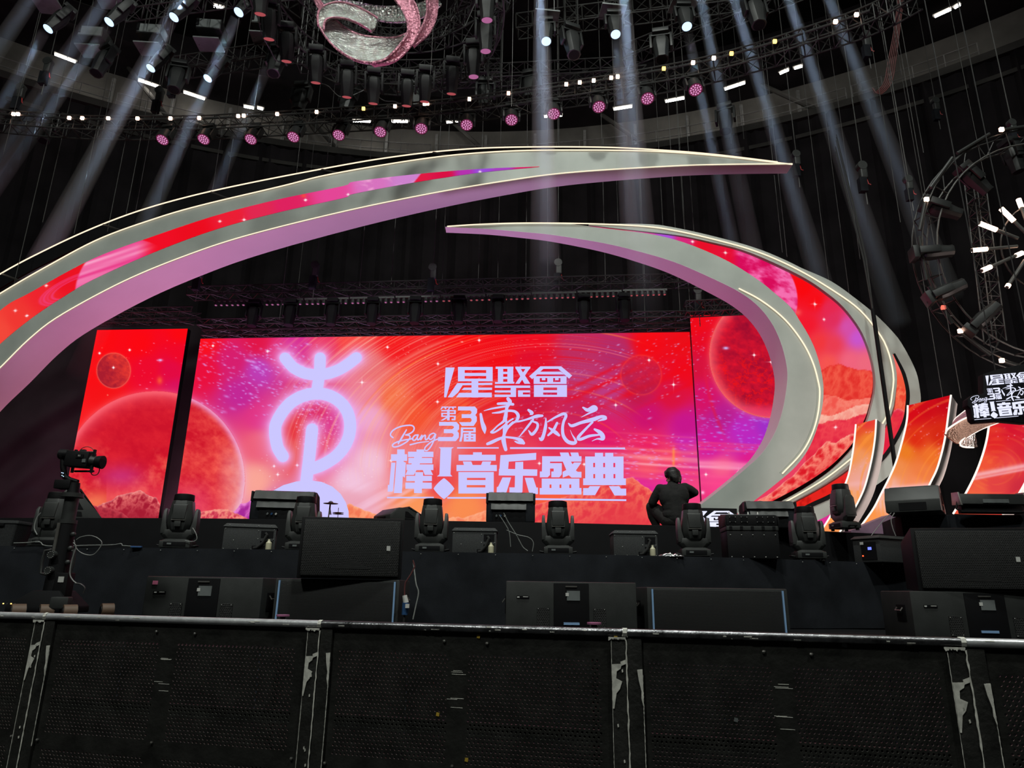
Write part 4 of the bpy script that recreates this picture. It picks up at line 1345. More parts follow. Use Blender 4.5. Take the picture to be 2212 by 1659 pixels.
fin('wide crimson LED fin below the hanging title sign, right of three at stage right',
    [(2141, 872), (2139, 895), (2135, 922), (2130, 952), (2121, 984.7), (2106.7, 1022.7), (2085, 1066), (2058, 1110)],
    [(2262, 840), (2260, 880), (2254, 930), (2240, 985), (2222, 1025), (2205, 1058), (2187, 1085), (2165, 1112)], 11.9, (0.4, 0.45, -0.04),
    fin_art([(2180, 925, (214, 22, 46)), (2215, 915, (212, 20, 50)), (2150, 955, (226, 40, 40)), (2205, 975, (214, 36, 52)), (2128, 1000, (240, 85, 55)), (2182, 1000, (232, 70, 66)), (2150, 1050, (226, 66, 66)), (2118, 1066, (240, 96, 66)), (2205, 1055, (206, 44, 62)), (2140, 930, (222, 40, 40))],
            [(2150, 1010, .8, .14)], [(2110, 1026, -.19, 6, .75), (2110, 1034, -.19, 2.5, .6)], 93))
# plum-coloured base panel under the fins
pts = [(1838, 1146), (1921, 1112), (1950, 1116), (1952, 1158), (1838, 1154)]
a = to3(pts, 11.75, ST)
tag(MB().prism(a, (0, .25, 0)).build('base_panel', M['purplewall']), 'plum-coloured sloping panel at the foot of the LED fins', 'panel')

# ---- copper swoosh and the hanging title sign
cv = lambda L: [(2000 + x / 5.528, 840 + y / 5.528) for x, y in L]
sw = thing('swoosh', 'copper-coloured hammered swoosh with lit edges below the title sign', 'decoration', P(2060, 920, 11.5), 0)


def skew_band(name, A_, B_, ya, yb, mt, n=36, th=.03):
    A_, B_ = pline(cv(A_), n), pline(cv(B_), n)
    t = np.linspace(0, 1, n)
    ya = np.interp(t, np.linspace(0, 1, len(ya)), ya)
    yb = np.interp(t, np.linspace(0, 1, len(yb)), yb)
    a = [P(*A_[i], ya[i]) for i in range(n)]
    b_ = [P(*B_[i], yb[i]) for i in range(n)]
    MB().loft([[a[i], b_[i], b_[i] + V(0, th, 0), a[i] + V(0, th, 0)] for i in range(n)]).build(name, mt, sw, world=True)
    return a, b_


a, b_ = skew_band('main_band', [(232, 535), (250, 490), (330, 430), (430, 370), (540, 322), (760, 240), (1000, 160)], [(236, 545), (300, 600), (398, 655), (520, 560), (700, 464), (850, 408), (1060, 330)], (11.0, 11.3, 11.6, 11.8, 11.9), (11.0, 10.9, 10.95, 11.1, 11.3), M['copper'])
MB().tube([p + V(0, -.01, 0) for p in a], .014, 6).build('edge_strip', M['whitestrip'], sw, world=True)
lo_ = [P(2000 + x / 5.528, 840 + y / 5.528, yy) - V(0, .02, 0) for x, y, yy in [(560, 702, 11.1), (480, 700, 11.0), (415, 685, 10.9), (398, 655, 10.9), (430, 612, 10.95), (520, 558, 11.0), (640, 490, 11.05), (740, 450, 11.12), (850, 408, 11.2), (990, 355, 11.26)]]
MB().tube([Vector(p) for p in resample(lo_, 40)], .014, 6).build('edge_strip', M['whitestrip'], sw, world=True)
a, b_ = skew_band('upper_band', [(322, 420), (345, 362), (430, 290), (525, 220), (640, 160)], [(335, 424), (380, 395), (440, 365), (540, 322), (700, 262)], (11.9, 12.0, 12.0), (11.7, 11.75, 11.85), M['roselitfoil'])
MB().tube(a, .010, 6).build('edge_strip', M['whitestrip'], sw, world=True)
skew_band('inner_lining', [(410, 640), (470, 588), (540, 556), (592, 540)], [(412, 682), (480, 704), (560, 704), (625, 695)], (11.0, 11.15, 11.3), (11.0, 11.2, 11.4), M['foil'])

_src = np.array([[961, 794, 1], [836, 1075, 1], [986, 1011, 1]], float)
_dst = np.array([[2128, 811.7], [2105, 906.8], [2154, 881.4]], float)
AFF = np.linalg.solve(_src, _dst)
YS, SS = 10.6, -0.22


def on_sign(x, y):
    q = np.array([x, y, 1.0]) @ AFF
    return P(q[0], q[1], YS - .05, SS)


sg = thing('title_sign', 'hanging black sign with the white-lit show title above the swoosh', 'sign', P(2180, 905, YS, SS), 0)
outl = [(2124, 808), (2150, 799), (2190, 790), (2240, 781), (2262, 790), (2270, 830), (2285, 860), (2300, 900), (2290, 912), (2215, 914), (2160, 909), (2108, 913), (2101, 906), (2097, 882), (2090, 876), (2091, 862), (2104, 852), (2125, 850)]
MB().prism(to3(outl, YS, SS), (0, .12, 0)).build('board', M['dark'], sg, bevel=0.01, world=True)
for L in (L1, L2, L3):
    lettering('title_line', L, on_sign, M['paleled'], sg)
for px in (2150, 2235):
    MB().cyl(P(px, 800, YS + .05, SS), P(px, 800, YS + .05, SS) + V(0, 0, 12), .008, n=5).build('hanging_wire', M['darkcable'], sg, world=True)

# second title sign standing on the stage behind the flight case
sg2 = thing('title_sign', 'low black sign with white-lit characters behind the flight case', 'sign', P(1560, 1130, 12.6, ST), 0)
sg2.location.z = ZD
MB().prism(to3([(1512, 1097), (1592, 1098.5), (1594, 1150), (1512, 1148)], 12.6, ST), (0, .1, 0)).build('board', M['dark'], sg2, bevel=.006, world=True)
on2 = lambda x, y: P(1543 + (x - 1167.8) * .72, 1103.5 + (y - 791.3) * .60, 12.6 - .012, ST)
lettering('title_line', [p for p in L1 if min(q[0] for q in p) > 1100], on2, M['paleled'], sg2)
# ---------------------------------------------------------------- equipment on the stage
def at(px, Y, z, s=0.0):
    p = P(px, 1150, Y, s)
    return V(p.x, p.y, z)


def rr(hw, hd, z, c=0.3, dx=0.0, dy=0.0):
    """a chamfered rectangle ring"""
    a, b_ = hw * (1 - c), hd * (1 - c)
    return [V(x + dx, y + dy, z) for x, y in ((a, -hd), (hw, -b_), (hw, b_), (a, hd), (-a, hd), (-hw, b_), (-hw, -b_), (-a, -hd))]


def stage_head(label, loc, rz, group, tilt=0.0):
    t = thing('moving_head_light', label, 'stage light', loc, rz, group)
    b = MB().box((0, 0, 0.07), (0.36, 0.30, 0.085))
    b.loft([rr(.17, .14, .112, .15), rr(.13, .11, .135, .2)])
    base = b.build('base', M['body'], t, bevel=0.012)
    for s in (-1, 1):
        MB().tube([(s * .17, -.05, .05), (s * .225, -.05, .06), (s * .225, .05, .06), (s * .17, .05, .05)], .012, 6).build('handle', M['black'], base)
        for q in (-1, 1):
            MB().cyl((s * .14, q * .11, 0), (s * .14, q * .11, .03), .025, n=10).build('rubber_foot', M['rubber'], base)
    MB().box((0, -.151, .07), (.26, .006, .055)).build('control_panel', M['dark'], base, bevel=.004)
    MB().box((-.06, -.156, .075), (.05, .004, .02)).build('panel_label', M['grey'], base)
    y = MB()
    y.loft([rr(.15, .085, .135, .35), rr(.205, .095, .19, .3), rr(.205, .09, .25, .3)])
    for s in (-1, 1):
        y.loft([[V(s * x, yy, z) for x, yy in ((.135, -.085), (.205, -.085), (.205, .085), (.135, .085))] for z in (.2, .26)]
               + [[V(s * x, yy, .34) for x, yy in ((.155, -.08), (.207, -.08), (.207, .08), (.155, .08))],
                  [V(s * x, yy, .47) for x, yy in ((.165, -.07), (.203, -.07), (.203, .07), (.165, .07))],
                  [V(s * x, yy, .51) for x, yy in ((.168, -.045), (.198, -.045), (.198, .045), (.168, .045))]])
    y.build('yoke', M['body'], t, bevel=.006)
    h = MB()
    h.loft([rr(.075, .08, .20, .45), rr(.12, .12, .245, .45), rr(.14, .135, .32, .4), rr(.143, .135, .40, .4), rr(.132, .125, .50, .42), rr(.119, .115, .60, .48),
            rr(.116, .113, .605, .48)])
    hd = h.build('head', M['body'], t, bevel=.004)
    MB().loft([[V(.119 * k * math.cos(g), .117 * k * math.sin(g), z) for g in [2 * PI * i / 20 for i in range(20)]] for k, z in ((1, .606), (1.03, .62), (.985, .685), (.85, .688))]).build('lens_hood', M['black'], hd)
    MB().lathe([(.01, .689), (.098, .689), (.098, .692), (.01, .692)], 20).build('lens', M['steel'], hd)
    f = MB()
    f.loft([[V(-.07, -.136, .375), V(.07, -.136, .375), V(.09, -.12, .56), V(-.09, -.12, .56)], [V(-.07, -.150, .375), V(.07, -.150, .375), V(.08, -.132, .55), V(-.08, -.132, .55)]])
    f.build('front_cover', M['body'], hd, bevel=.005)
    MB().box((0, -.148, .362), (.16, .018, .008)).build('trim_bar', M['steel'], hd)
    MB().box((0, -.146, .315), (.075, .02, .065)).build('vent_box', M['body'], hd, bevel=.004)
    return t


GH = 'large moving heads standing along the stage'
spec = [(112, 8.9, ZL, .05, 'moving head light behind the robotic camera column at stage left'),
        (388, 8.9, ZL, .16, 'moving head light standing alone below the gap between left and central screens'),
        (655, 8.95, ZL, .1, 'moving head light half hidden behind the big black loudspeaker'),
        (932, 9.0, ZL, 0.0, 'moving head light between the big loudspeaker and the middle black effects box'),
        (1205, 9.05, ZL, -.03, 'moving head light to the right of the fabric-covered monitor at centre stage'),
        (1497, 9.1, ZL, -.06, 'moving head light standing right in front of the crouching person'),
        (1742, 9.25, ZL, -.1, 'moving head light to the right of the riveted flight case')]
for px, Y, z, rz, lab in spec:
    stage_head('black ' + lab, at(px, Y, z), rz, GH)
p = P(1826, 1148, 10.6)
stage_head('black moving head light turned sideways in front of the narrow orange fin', V(p.x, p.y, ZD), -1.45, GH)


# -- wedge monitors
def wedge(label, loc, rz, w=.72, h=.42, name='wedge_monitor'):
    t = thing(name, label, 'loudspeaker', loc, rz, 'floor monitor wedges')
    prof = [(-.30, 0), (-.30, h * .45), (-.16, h * .97), (-.02, h), (.36, .04), (.36, 0)]
    MB().prism([V(-w / 2, y, z) for y, z in prof], (w, 0, 0)).build('cabinet', M['body'], t, bevel=.012)
    g = MB().prism([V(-w * .44, y, z) for y, z in ((.012, h * .97 + .012), (.33, .06 + .012), (.33, .05 + .03), (.02, h * .97 + .03))], (w * .88, 0, 0))
    g.build('front_grille', M['grille'], t)
    for s in (-1, 1):
        x = s * (w / 2 + .002)
        MB().prism([V(x, y, z) for y, z in ((-.06, h * .33), (.10, h * .33), (-.02, h * .72), (-.06, h * .72))], (s * .004, 0, 0)).build('handle_recess', M['dark'], t)
        MB().prism([V(x, y, z) for y, z in ((-.06, h * .1), (.10, h * .1), (.08, h * .25), (-.06, h * .25))], (s * .004, 0, 0)).build('foot_recess', M['dark'], t)
    MB().box((0, -.302, h * .2), (w * .5, .006, h * .28)).build('connector_plate', M['dark'], t)
    return t


wl = wedge('dark wedge monitor behind the robotic camera, its sloping back facing the hall', at(150, 10.75, ZD), -.95, .62, .44)
wedge('low dark wedge monitor peeking out behind the big black loudspeaker', at(862, 10.4, ZD), -.9, .5, .20)
wr = wedge('grey-topped wedge monitor on the cloth-covered riser beneath the tall fin', at(1985, 9.75, 2.42), -.62, .66, .36)


# -- monitors under fabric rain covers
def covered(label, loc, rz, w=.72, h=.42):
    t = thing('covered_monitor', label, 'loudspeaker', loc, rz, 'fabric-covered floor monitors')
    MB().prism([V(-w / 2, y, z) for y, z in ((-.24, 0), (-.25, h * .55), (-.2, h * .93), (-.1, h), (.16, h * .94), (.34, h * .3), (.34, 0))], (w, 0, 0)).build('cover', M['cloth'], t, bevel=.03, seg=3)
    n = 12
    rings = []
    for i in range(n + 1):
        x = lerp(-w * .46, w * .46, i / n)
        k = .008 * math.sin(i * 1.9)
        rings.append([V(x, -.10, h + .008), V(x, -.20, h * .95 + .012 + k), V(x, -.262 + k, h * .74), V(x, -.272 + k, h * .70), V(x, -.255, h * .72), V(x, -.19, h * .93)])
    MB().loft(rings).build('top_flap', M['body'], t)
    rings = []
    for i in range(n + 1):
        x = lerp(-w * .40, w * .32, i / n)
        k = .006 * math.sin(i * 2.3 + 1)
        rings.append([V(x, -.245, h * .62), V(x, -.262 + k, h * .58), V(x, -.285 + k, h * .44), V(x, -.292 + k, h * .41), V(x, -.27, h * .43), V(x, -.25, h * .56)])
    MB().loft(rings).build('lower_flap', M['body'], t)
    pn = MB().box((-.02, -.252, h * .2), (w * .66, .012, h * .36)).build('connector_panel', M['dark'], t, bevel=.003)
    for k, (x, mt) in enumerate(((-.2, 'grey'), (-.14, 'blue'), (-.08, 'white'))):
        MB().cyl((x, -.25, h * .22), (x, -.285, h * .2), .014, n=10).build('plug', M[mt], pn)
    for s in (-1, 1):
        MB().box((s * w * .485, -.2, h * .78), (.03, .12, h * .34)).build('cover_edge', M['black'], t, bevel=.008)
    return t


cm = [covered('fabric-covered floor monitor beside the drum cymbals, left of three', at(612, 10.55, ZD), .12, .92, .44),
      covered('fabric-covered floor monitor with cables hanging down at centre stage', at(1103, 10.35, ZD), -.02, .70, .44),
      covered('fabric-covered floor monitor behind the riveted flight case', at(1660, 10.6, ZD), -.12, .74, .40)]


# -- black effects boxes with a cut-out
def fx_box(label, loc, rz, w=.58, h=.32, d=.38):
    t = thing('effects_box', label, 'box', loc, rz, 'speckled black effects boxes')
    MB().box((0, 0, h / 2 - .02), (w, d, h - .04)).build('body', M['fogbox'], t, bevel=.006)
    MB().loft([[V(s * (w / 2 + .012), q * (d / 2 + .01), z) for s, q in ((-1, -1), (1, -1), (1, 1), (-1, 1))] for z in (h - .045, h - .035)]
              + [[V(s * (w / 2 - .02), q * (d / 2 - .02), h) for s, q in ((-1, -1), (1, -1), (1, 1), (-1, 1))]]).build('lid', M['fogbox'], t, bevel=.004)
    MB().box((w * .33, -d / 2 - .001, h * .52), (w * .24, .006, h * .46)).build('opening', M['dark'], t)
    MB().box((w * .24, -d / 2 - .001, h * .10), (w * .36, .006, h * .18)).build('opening', M['dark'], t)
    MB().box((w * .33, -d / 2 - .006, h * .42), (w * .24, .008, h * .10)).build('cross_bar', M['fogbox'], t)
    MB().tube([(w * .30, -d / 2 - .004, h * .66), (w * .33, -d / 2 - .02, h * .60), (w * .26, -d / 2 - .02, h * .30), (w * .16, -d / 2 - .018, h * .12), (w * .1, -d / 2 - .004, h * .1)], .018, 8).build('hose', M['rubber'], t)
    b = MB().lathe([(.002, 0), (.034, 0), (.036, .015), (.036, .085), (.015, .11), (.014, .13), (.002, .13)], 14, (w * .38, -d / 2 - .002, .012))
    b.build('bottle', M['cream'], t)
    for x, z in ((-.47, .06), (-.2, .06), (.05, .06), (.46, .06), (-.47, .8), (.46, .8), (-.4, .94), (-.12, .94), (.15, .94), (.4, .94), (-.3, .38), (.16, .45), (.16, .75), (.46, .45)):
        MB().ball((x * w, -d / 2 - .004, z * h), .0055, 6).build('rivet', M['white'], t)
    MB().box((w / 2 + .002, -.02, h * .74), (.004, .12, .06)).build('side_handle', M['dark'], t)
    return t


fx_box('speckled black effects box below the left fabric-covered monitor', at(543, 8.85, ZL), .28, .60)
fx_box('speckled black effects box in the middle of the lower stage, left of the hanging cables', at(1027, 8.95, ZL), 0.0, .54)
fx_box('speckled black effects box in front of the person, beside the silver foil', at(1367, 9.0, ZL), -.02, .54)
t = thing('effects_box', 'speckled black box with a small blue display at the right of the lower stage', 'box', at(1902, 9.45, ZL), .45, 'speckled black effects boxes')
MB().box((0, 0, .15), (.62, .40, .30)).build('body', M['fogbox'], t, bevel=.006)
MB().loft([[V(s * x, q * y, z) for s, q in ((-1, -1), (1, -1), (1, 1), (-1, 1))] for x, y, z in ((.33, .22, .295), (.33, .22, .30), (.29, .18, .335))]).build('lid', M['body'], t, bevel=.005)
e = MB().box((-.313, -.03, .14), (.008, .22, .22)).build('end_panel', M['dark'], t)
MB().box((-.319, -.05, .17), (.006, .05, .035)).build('display', M['bluescreen'], e)
MB().box((-.319, .06, .24), (.006, .05, .035)).build('label', M['white'], e)
MB().box((-.319, .06, .08), (.006, .018, .018)).build('indicator', M['redled'], e)

t = thing('effects_box', 'black lidded box at the far left edge of the lower stage', 'box', at(8, 8.75, ZL), .1, 'speckled black effects boxes')
MB().loft([rr(.2, .16, 0, .08), rr(.24, .19, .27, .08), rr(.25, .2, .275, .08), rr(.25, .2, .31, .08)]).build('body', M['fogbox'], t, bevel=.005)
MB().box((0, -.2, .26), (.2, .02, .03)).build('handle', M['dark'], t)

# -- flight case with a mixing desk on it
t = thing('flight_case', 'black flight case with silver rivets carrying a small desk, at stage right', 'flight case', at(1617, 9.0, ZL), -.10)
MB().box((0, 0, .165), (.62, .42, .33)).build('lower_body', M['black'], t, bevel=.008)
MB().box((0, 0, .365), (.63, .43, .055)).build('middle_band', M['body'], t, bevel=.006)
MB().box((0, 0, .46), (.62, .42, .125)).build('upper_body', M['black'], t, bevel=.008)
for s in (-1, 1):
    MB().prism([V(s * .31, y, z) for y, z in ((-.23, .39), (.21, .39), (.21, .56), (-.23, .50))], (s * .015, 0, 0)).build('side_cheek', M['black'], t, bevel=.004)
for i in range(5):
    MB().ball((lerp(-.27, .27, i / 4), -.214, .285), .008, 6).build('rivet', M['white'], t)
    MB().ball((lerp(-.27, .27, i / 4), -.214, .02), .008, 6).build('rivet', M['white'], t)
for i in range(4):
    x = (-.23, -.09, .10, .23)[i]
    f = MB().box((x, -.213, .47), (.085, .006, .075)).build('fan_plate', M['dark'], t)
    for q in (-1, 1):
        for r in (-1, 1):
            MB().ball((x + q * .034, -.219, .47 + r * .03), .0055, 6).build('screw', M['white'], f)
for i in range(5):
    MB().box((lerp(-.26, .26, i / 4), -.218, .365), (.035, .006, .045)).build('latch', M['dark'], t)
dk = MB().prism([V(-.3, y, z) for y, z in ((-.2, .525), (.2, .525), (.2, .575), (-.2, .535))], (.6, 0, 0)).build('desk_top', M['grey'], t, bevel=.004)
for i, x in enumerate((-.2, -.08, .04, .16)):
    MB().cyl((x, .12, .565), (x, .12, .60), .012, .006, n=10).build('knob', M['white'], dk)

# -- LED bar on the riser
t = thing('led_bar', 'grey LED wash bar on a yoke at the far right of the stage', 'stage light', at(2150, 9.6, 2.42), -.05)
MB().prism([V(-.42, y, z) for y, z in ((-.08, .12), (-.05, .26), (.08, .27), (.1, .14), (.02, .1))], (.84, 0, 0)).build('housing', M['body'], t, bevel=.008)
for s in (-1, 1):
    MB().prism([V(s * .42, y, z) for y, z in ((-.1, .1), (-.06, .28), (.1, .29), (.12, .12))], (s * .025, 0, 0)).build('end_cap', M['steel'], t, bevel=.004)
    MB().tube([(s * .43, 0, .17), (s * .46, 0, .06), (s * .40, -.02, .02)], .014, 6).build('yoke_arm', M['black'], t)
MB().box((.03, -.082, .16), (.34, .012, .05)).build('label_plate', M['grey'], t)
MB().cyl((-.42, -.02, .02), (.42, -.02, .02), .016, n=8).build('foot_bar', M['black'], t)
MB().box((0, .03, .055), (.80, .10, .11)).build('base_filler', M['black'], t, bevel=.006)  # dark box added to close off the bright gap under the bar

# -- drum kit pieces at the back of the stage
t = thing('cymbal', 'flat drum cymbal on a stand in front of the central screen', 'cymbal', at(709, 12.5, ZD), .1)
zc = P(709, 1087, 12.5).z - ZD
MB().lathe([(.003, zc + .03), (.03, zc + .03), (.05, zc + .008), (.13, zc - .004), (.13, zc - .008), (.04, zc), (.003, zc)], 28).build('plate', M['brass'], t)
MB().cyl((0, 0, zc - .2), (0, 0, zc + .045), .006, n=8).build('rod', M['steel'], t)
MB().tube([(.02, 0, zc - .2), (-.01, 0, .5), (-.02, 0, .2)], .011, 8).build('stand', M['steel'], t)
for g in (0, 2.1, 4.2):
    MB().cyl((-.02, 0, .28), (-.02 + .22 * math.cos(g), .22 * math.sin(g), 0.008), .008, n=6).build('leg', M['steel'], t)
t = thing('cymbal', 'small hi-hat pair beside the larger drum cymbal', 'cymbal', at(727, 12.8, ZD), 0)
zc = P(727, 1110, 12.8).z - ZD
for dz in (0, .022):
    MB().lathe([(.003, zc + dz + .012), (.02, zc + dz + .01), (.1, zc + dz), (.1, zc + dz - .004), (.003, zc + dz)], 24).build('plate', M['brass'], t)
MB().cyl((0, 0, .01), (0, 0, zc + .11), .006, n=8).build('rod', M['steel'], t)
for g in (.5, 2.6, 4.7):
    MB().cyl((0, 0, .15), (.15 * math.cos(g), .15 * math.sin(g), .008), .007, n=6).build('leg', M['steel'], t)
t = thing('drum', 'dark drum half seen beside the cymbal stand', 'drum', at(684, 12.95, ZD), .2)
MB().lathe([(.01, .10), (.14, .10), (.14, .30), (.01, .30)], 24).build('shell', M['black'], t)
MB().lathe([(.141, .285), (.15, .285), (.15, .305), (.141, .305)], 24).build('rim', M['steel'], t)
for g in (0, 2.1, 4.2):
    MB().cyl((.145 * math.cos(g), .145 * math.sin(g), .25), (.15 * math.cos(g), .15 * math.sin(g), 0), .007, n=6).build('leg', M['steel'], t)


# -- loudspeakers on the apron
def pa(label, loc, rz, w, h):
    t = thing('loudspeaker', label, 'loudspeaker', loc, rz, 'big front-fill loudspeakers')
    MB().loft([[V(-w / 2, -.36, 0), V(w / 2, -.36, 0), V(w / 2, -.36, h), V(-w / 2, -.36, h)], [V(-w / 2 + .14, .42, .02), V(w / 2 - .14, .42, .02), V(w / 2 - .14, .42, h - .09), V(-w / 2 + .14, .42, h - .09)]]).build('cabinet', M['black'], t, bevel=.012)
    MB().box((0, -.372, h / 2), (w * .93, .02, h * .9)).build('grille', M['grille'], t, bevel=.006)
    MB().prism([V(x, -.384, z) for x, z in ((-.18, h * .16), (.2, h * .16), (.02, h * .33))], (0, .003, 0)).build('horn_flare', M['finegrille'], t)
    MB().box((w * .36, -.385, h * .5), (.035, .004, .045)).build('badge', M['white'], t)
    return t


zS = 1.405
sp = P(748, 1190, 6.9)
pa('big black loudspeaker stacked on the left grille-fronted subwoofer', (sp.x, sp.y + .36, zS + .003), .13, .98, .575)
sp = P(2120, 1210, 6.75)
pa('big black loudspeaker stacked on a subwoofer at the right edge', (sp.x, sp.y + .36, 1.372), -.2, 1.02, .585)


def sub(label, loc, rz, h, w=1.20, d=.72, pink=False):
    t = thing('subwoofer', label, 'subwoofer', loc, rz, 'subwoofers on the stage apron')
    MB().box((0, 0, h / 2), (w, d, h)).build('cabinet', M['body'], t, bevel=.012)
    g = MB().box((0, -d / 2 - .006, h / 2), (w * .91, .014, h * .9)).build('front_grille', M['finegrille'], t, bevel=.004)
    for s in (-1, 1):
        MB().box((s * w * .463, -d / 2 - .012, h / 2), (.016, .02, h * .92)).build('blue_strip', M['bluestrip'], t)
    a = MB().box((0, d / 2 + .002, h * .5), (w * .27, .012, h * .94)).build('amplifier_panel', M['dark'], t, bevel=.003)
    l = MB().box((-.02, d / 2 + .010, h * .74), (.125, .006, .09)).build('rating_plate', M['grey'], a)
    MB().box((.04, d / 2 + .014, h * .76), (.03, .003, .03)).build('mark', M['white'], l)
    MB().box((0, d / 2 + .011, h * .91), (.11, .012, .012)).build('lift_bar', M['steel'], a)
    MB().box((0, d / 2 + .012, h * .22), (.15, .012, .022)).build('blue_tab', M['bluestrip'], a)
    for s in (-1, 1):
        v = MB().box((s * w * .215, d / 2 + .003, h * .32), (.115, .010, h * .38)).build('vent', M['grille'], t)
        for q in (-1, 1):
            for r in (-1, 1):
                MB().ball((s * w * .215 + q * .046, d / 2 + .01, h * (.32 + r * .17)), .005, 6).build('screw', M['white'], v)
        hz = MB().box((s * (w / 2 + .003), .12, h * .55), (.008, .2, h * .34)).build('handle_cup', M['dark'], t, bevel=.002)
        MB().tube([(s * (w / 2 + .01), .05, h * .66), (s * (w / 2 + .03), .05, h * .6), (s * (w / 2 + .03), .18, h * .6), (s * (w / 2 + .01), .18, h * .66)], .008, 6).build('handle', M['steel'], hz)
    n = MB().box((w * .37, d / 2 + .004, h * .70), (.12, .004, .022)).build('badge', M['dark'], t)
    MB().box((w * .35, d / 2 + .007, h * .70 + .003), (.05, .003, .006)).build('lettering', M['white'], n)
    MB().box((w * .405, d / 2 + .007, h * .70), (.022, .003, .012)).build('lettering', M['white'], n)
    if pink:
        MB().box((w * .42, d / 2 + .005, h * .88), (.05, .003, .035)).build('pink_sticker', M['pinkpaper'], t)
    return t


def sub_at(label, pxl, pxr, Yf, top, back, rz=0.0, pink=False):
    a, b_ = P(pxl, 1280, Yf), P(pxr, 1280, Yf)
    sub(label, ((a.x + b_.x) / 2, Yf + .37, ZP + .001), rz + (PI if back else 0), top - ZP, w=(b_.x - a.x), pink=pink)


sub_at('subwoofer with its amplifier side and pink sticker towards the hall, at the left', 312, 570, 6.85, zS, True, -.04, True)
sub_at('subwoofer with mesh front and blue edge strips under the left loudspeaker', 592, 862, 6.95, zS, False)
sub_at('subwoofer with its amplifier side towards the hall, at the middle of the apron', 1093, 1375, 7.0, zS + .005, True)
sub_at('subwoofer with mesh front and two blue edge strips, right of the middle', 1400, 1702, 6.95, 1.372, False, -.02)
sub_at('subwoofer with its amplifier side towards the hall under the right-hand loudspeaker', 1985, 2285, 6.75, 1.37, True, -.12)

# blue power connector and leads beside the left stack
t = thing('power_connector', 'blue and white power connector hanging beside the left subwoofer', 'connector', P(876, 1325, 6.75), 0)
q = lambda x, y, Y=6.75: P(x, y, Y)
MB().cyl(q(874, 1328), q(877, 1302), .028, .034, n=14).build('plug', M['blue'], t, world=True)
MB().cyl(q(877, 1302), q(874, 1286), .026, .022, n=14).build('socket', M['white'], t, world=True)
MB().box(q(880, 1309, 6.71), (.035, .02, .035)).build('cap', M['white'], t, world=True)
MB().tube([q(874, 1286), q(874, 1270), q(876, 1258), q(888, 1240), q(896, 1224), q(892, 1210)], .007, 6).build('lead', M['redcable'], t, world=True)
MB().tube([q(874, 1328), q(872, 1345), q(866, 1400)], .010, 6).build('lead', M['darkcable'], t, world=True)
c = MB().tube([Vector(p) for p in resample([q(892, 1338, 6.7), q(898, 1310, 6.72), q(904, 1280, 6.74), q(899, 1262, 6.76), q(896, 1240, 6.8), q(893, 1215, 6.85)], 24)], .006, 6)
tag(c.build('cable', M['cable']), 'thin grey cable hanging down the right side of the left stack', 'cable')

# silver foil left on the edge of the lower stage
b = MB()
p0 = at(1450, 8.62, ZL)
rr_ = random.Random(4)
rings = []
for i in range(14):
    x = lerp(-.17, .13, i / 13)
    hh = .014 + .03 * math.sin(PI * i / 13) * rr_.uniform(.5, 1.2)
    rings.append([p0 + V(x, -.06 * rr_.uniform(.6, 1.1), .002), p0 + V(x + rr_.uniform(-.01, .01), -.03, hh * rr_.uniform(.6, 1)), p0 + V(x, .0, hh), p0 + V(x, .03, hh * rr_.uniform(.4, 1)), p0 + V(x, .06 * rr_.uniform(.6, 1.1), .002)])
tag(b.loft(rings).build('foil_bag', M['foilbag'], smooth=False), 'crumpled silver foil lying on the stage edge below the person', 'foil')


# -- loose cables on the stage
def cable(px, Y, r, label, mt='cable', n=40, group=None):
    pts = [P(x, y, Y + (q[0] if q else 0)) for x, y, *q in px]
    return tag(MB().tube([Vector(p) for p in resample(pts, n)], r, 6).build('cable', M[mt]), label, 'cable', group)


cable([(1088, 1108), (1098, 1128), (1112, 1150), (1122, 1168), (1130, 1182), (1140, 1190)], 8.75, .006, 'pair of grey cables dropping from the centre fabric-covered monitor to the lower stage')
cable([(1078, 1112), (1090, 1130), (1100, 1150), (1103, 1181)], 8.7, .005, 'grey cable dropping more steeply from the centre fabric-covered monitor')
cable([(1094, 1145), (1118, 1155), (1142, 1161), (1152, 1172), (1150, 1191)], 8.72, .005, 'grey cable looping right from the hanging cables to the stage edge')
cable([(165, 1166), (175, 1160), (195, 1157), (212, 1163), (220, 1175), (205, 1196), (190, 1199), (172, 1192), (163, 1180), (160, 1166)], 5.95, .004, 'thin grey cable loop sticking out beside the robotic camera column')
cable([(80, 1155), (74, 1140), (79, 1120), (88, 1108)], 8.7, .007, 'grey cable bundle hanging beside the moving head at the far left')
cable([(30, 1173), (60, 1172), (85, 1170), (95, 1178), (130, 1180), (190, 1178), (240, 1177), (265, 1174), (262, 1178), (300, 1181)], 8.42, .006, 'long grey cable lying along the left lower stage edge')
cable([(416, 1140), (423, 1152), (425, 1165), (415, 1170), (400, 1168)], 8.75, .006, 'short grey power lead at the back of the moving head below the screen gap')
cable([(1880, 1160), (1895, 1140), (1912, 1120), (1925, 1108)], 9.3, .005, 'grey cable slanting up to the right-hand wedge monitor', 'cable')
cable([(1935, 1158), (1928, 1140), (1925, 1122), (1932, 1108)], 9.3, .006, 'grey cable bundle hanging from the right-hand wedge monitor', 'cable')
t = tag(MB().box(at(300, 8.40, ZL + .012), (.12, .05, .02), .1).build('cable_connector', M['blue'], bevel=.006), 'small blue cable connector lying on the left lower stage edge', 'connector')
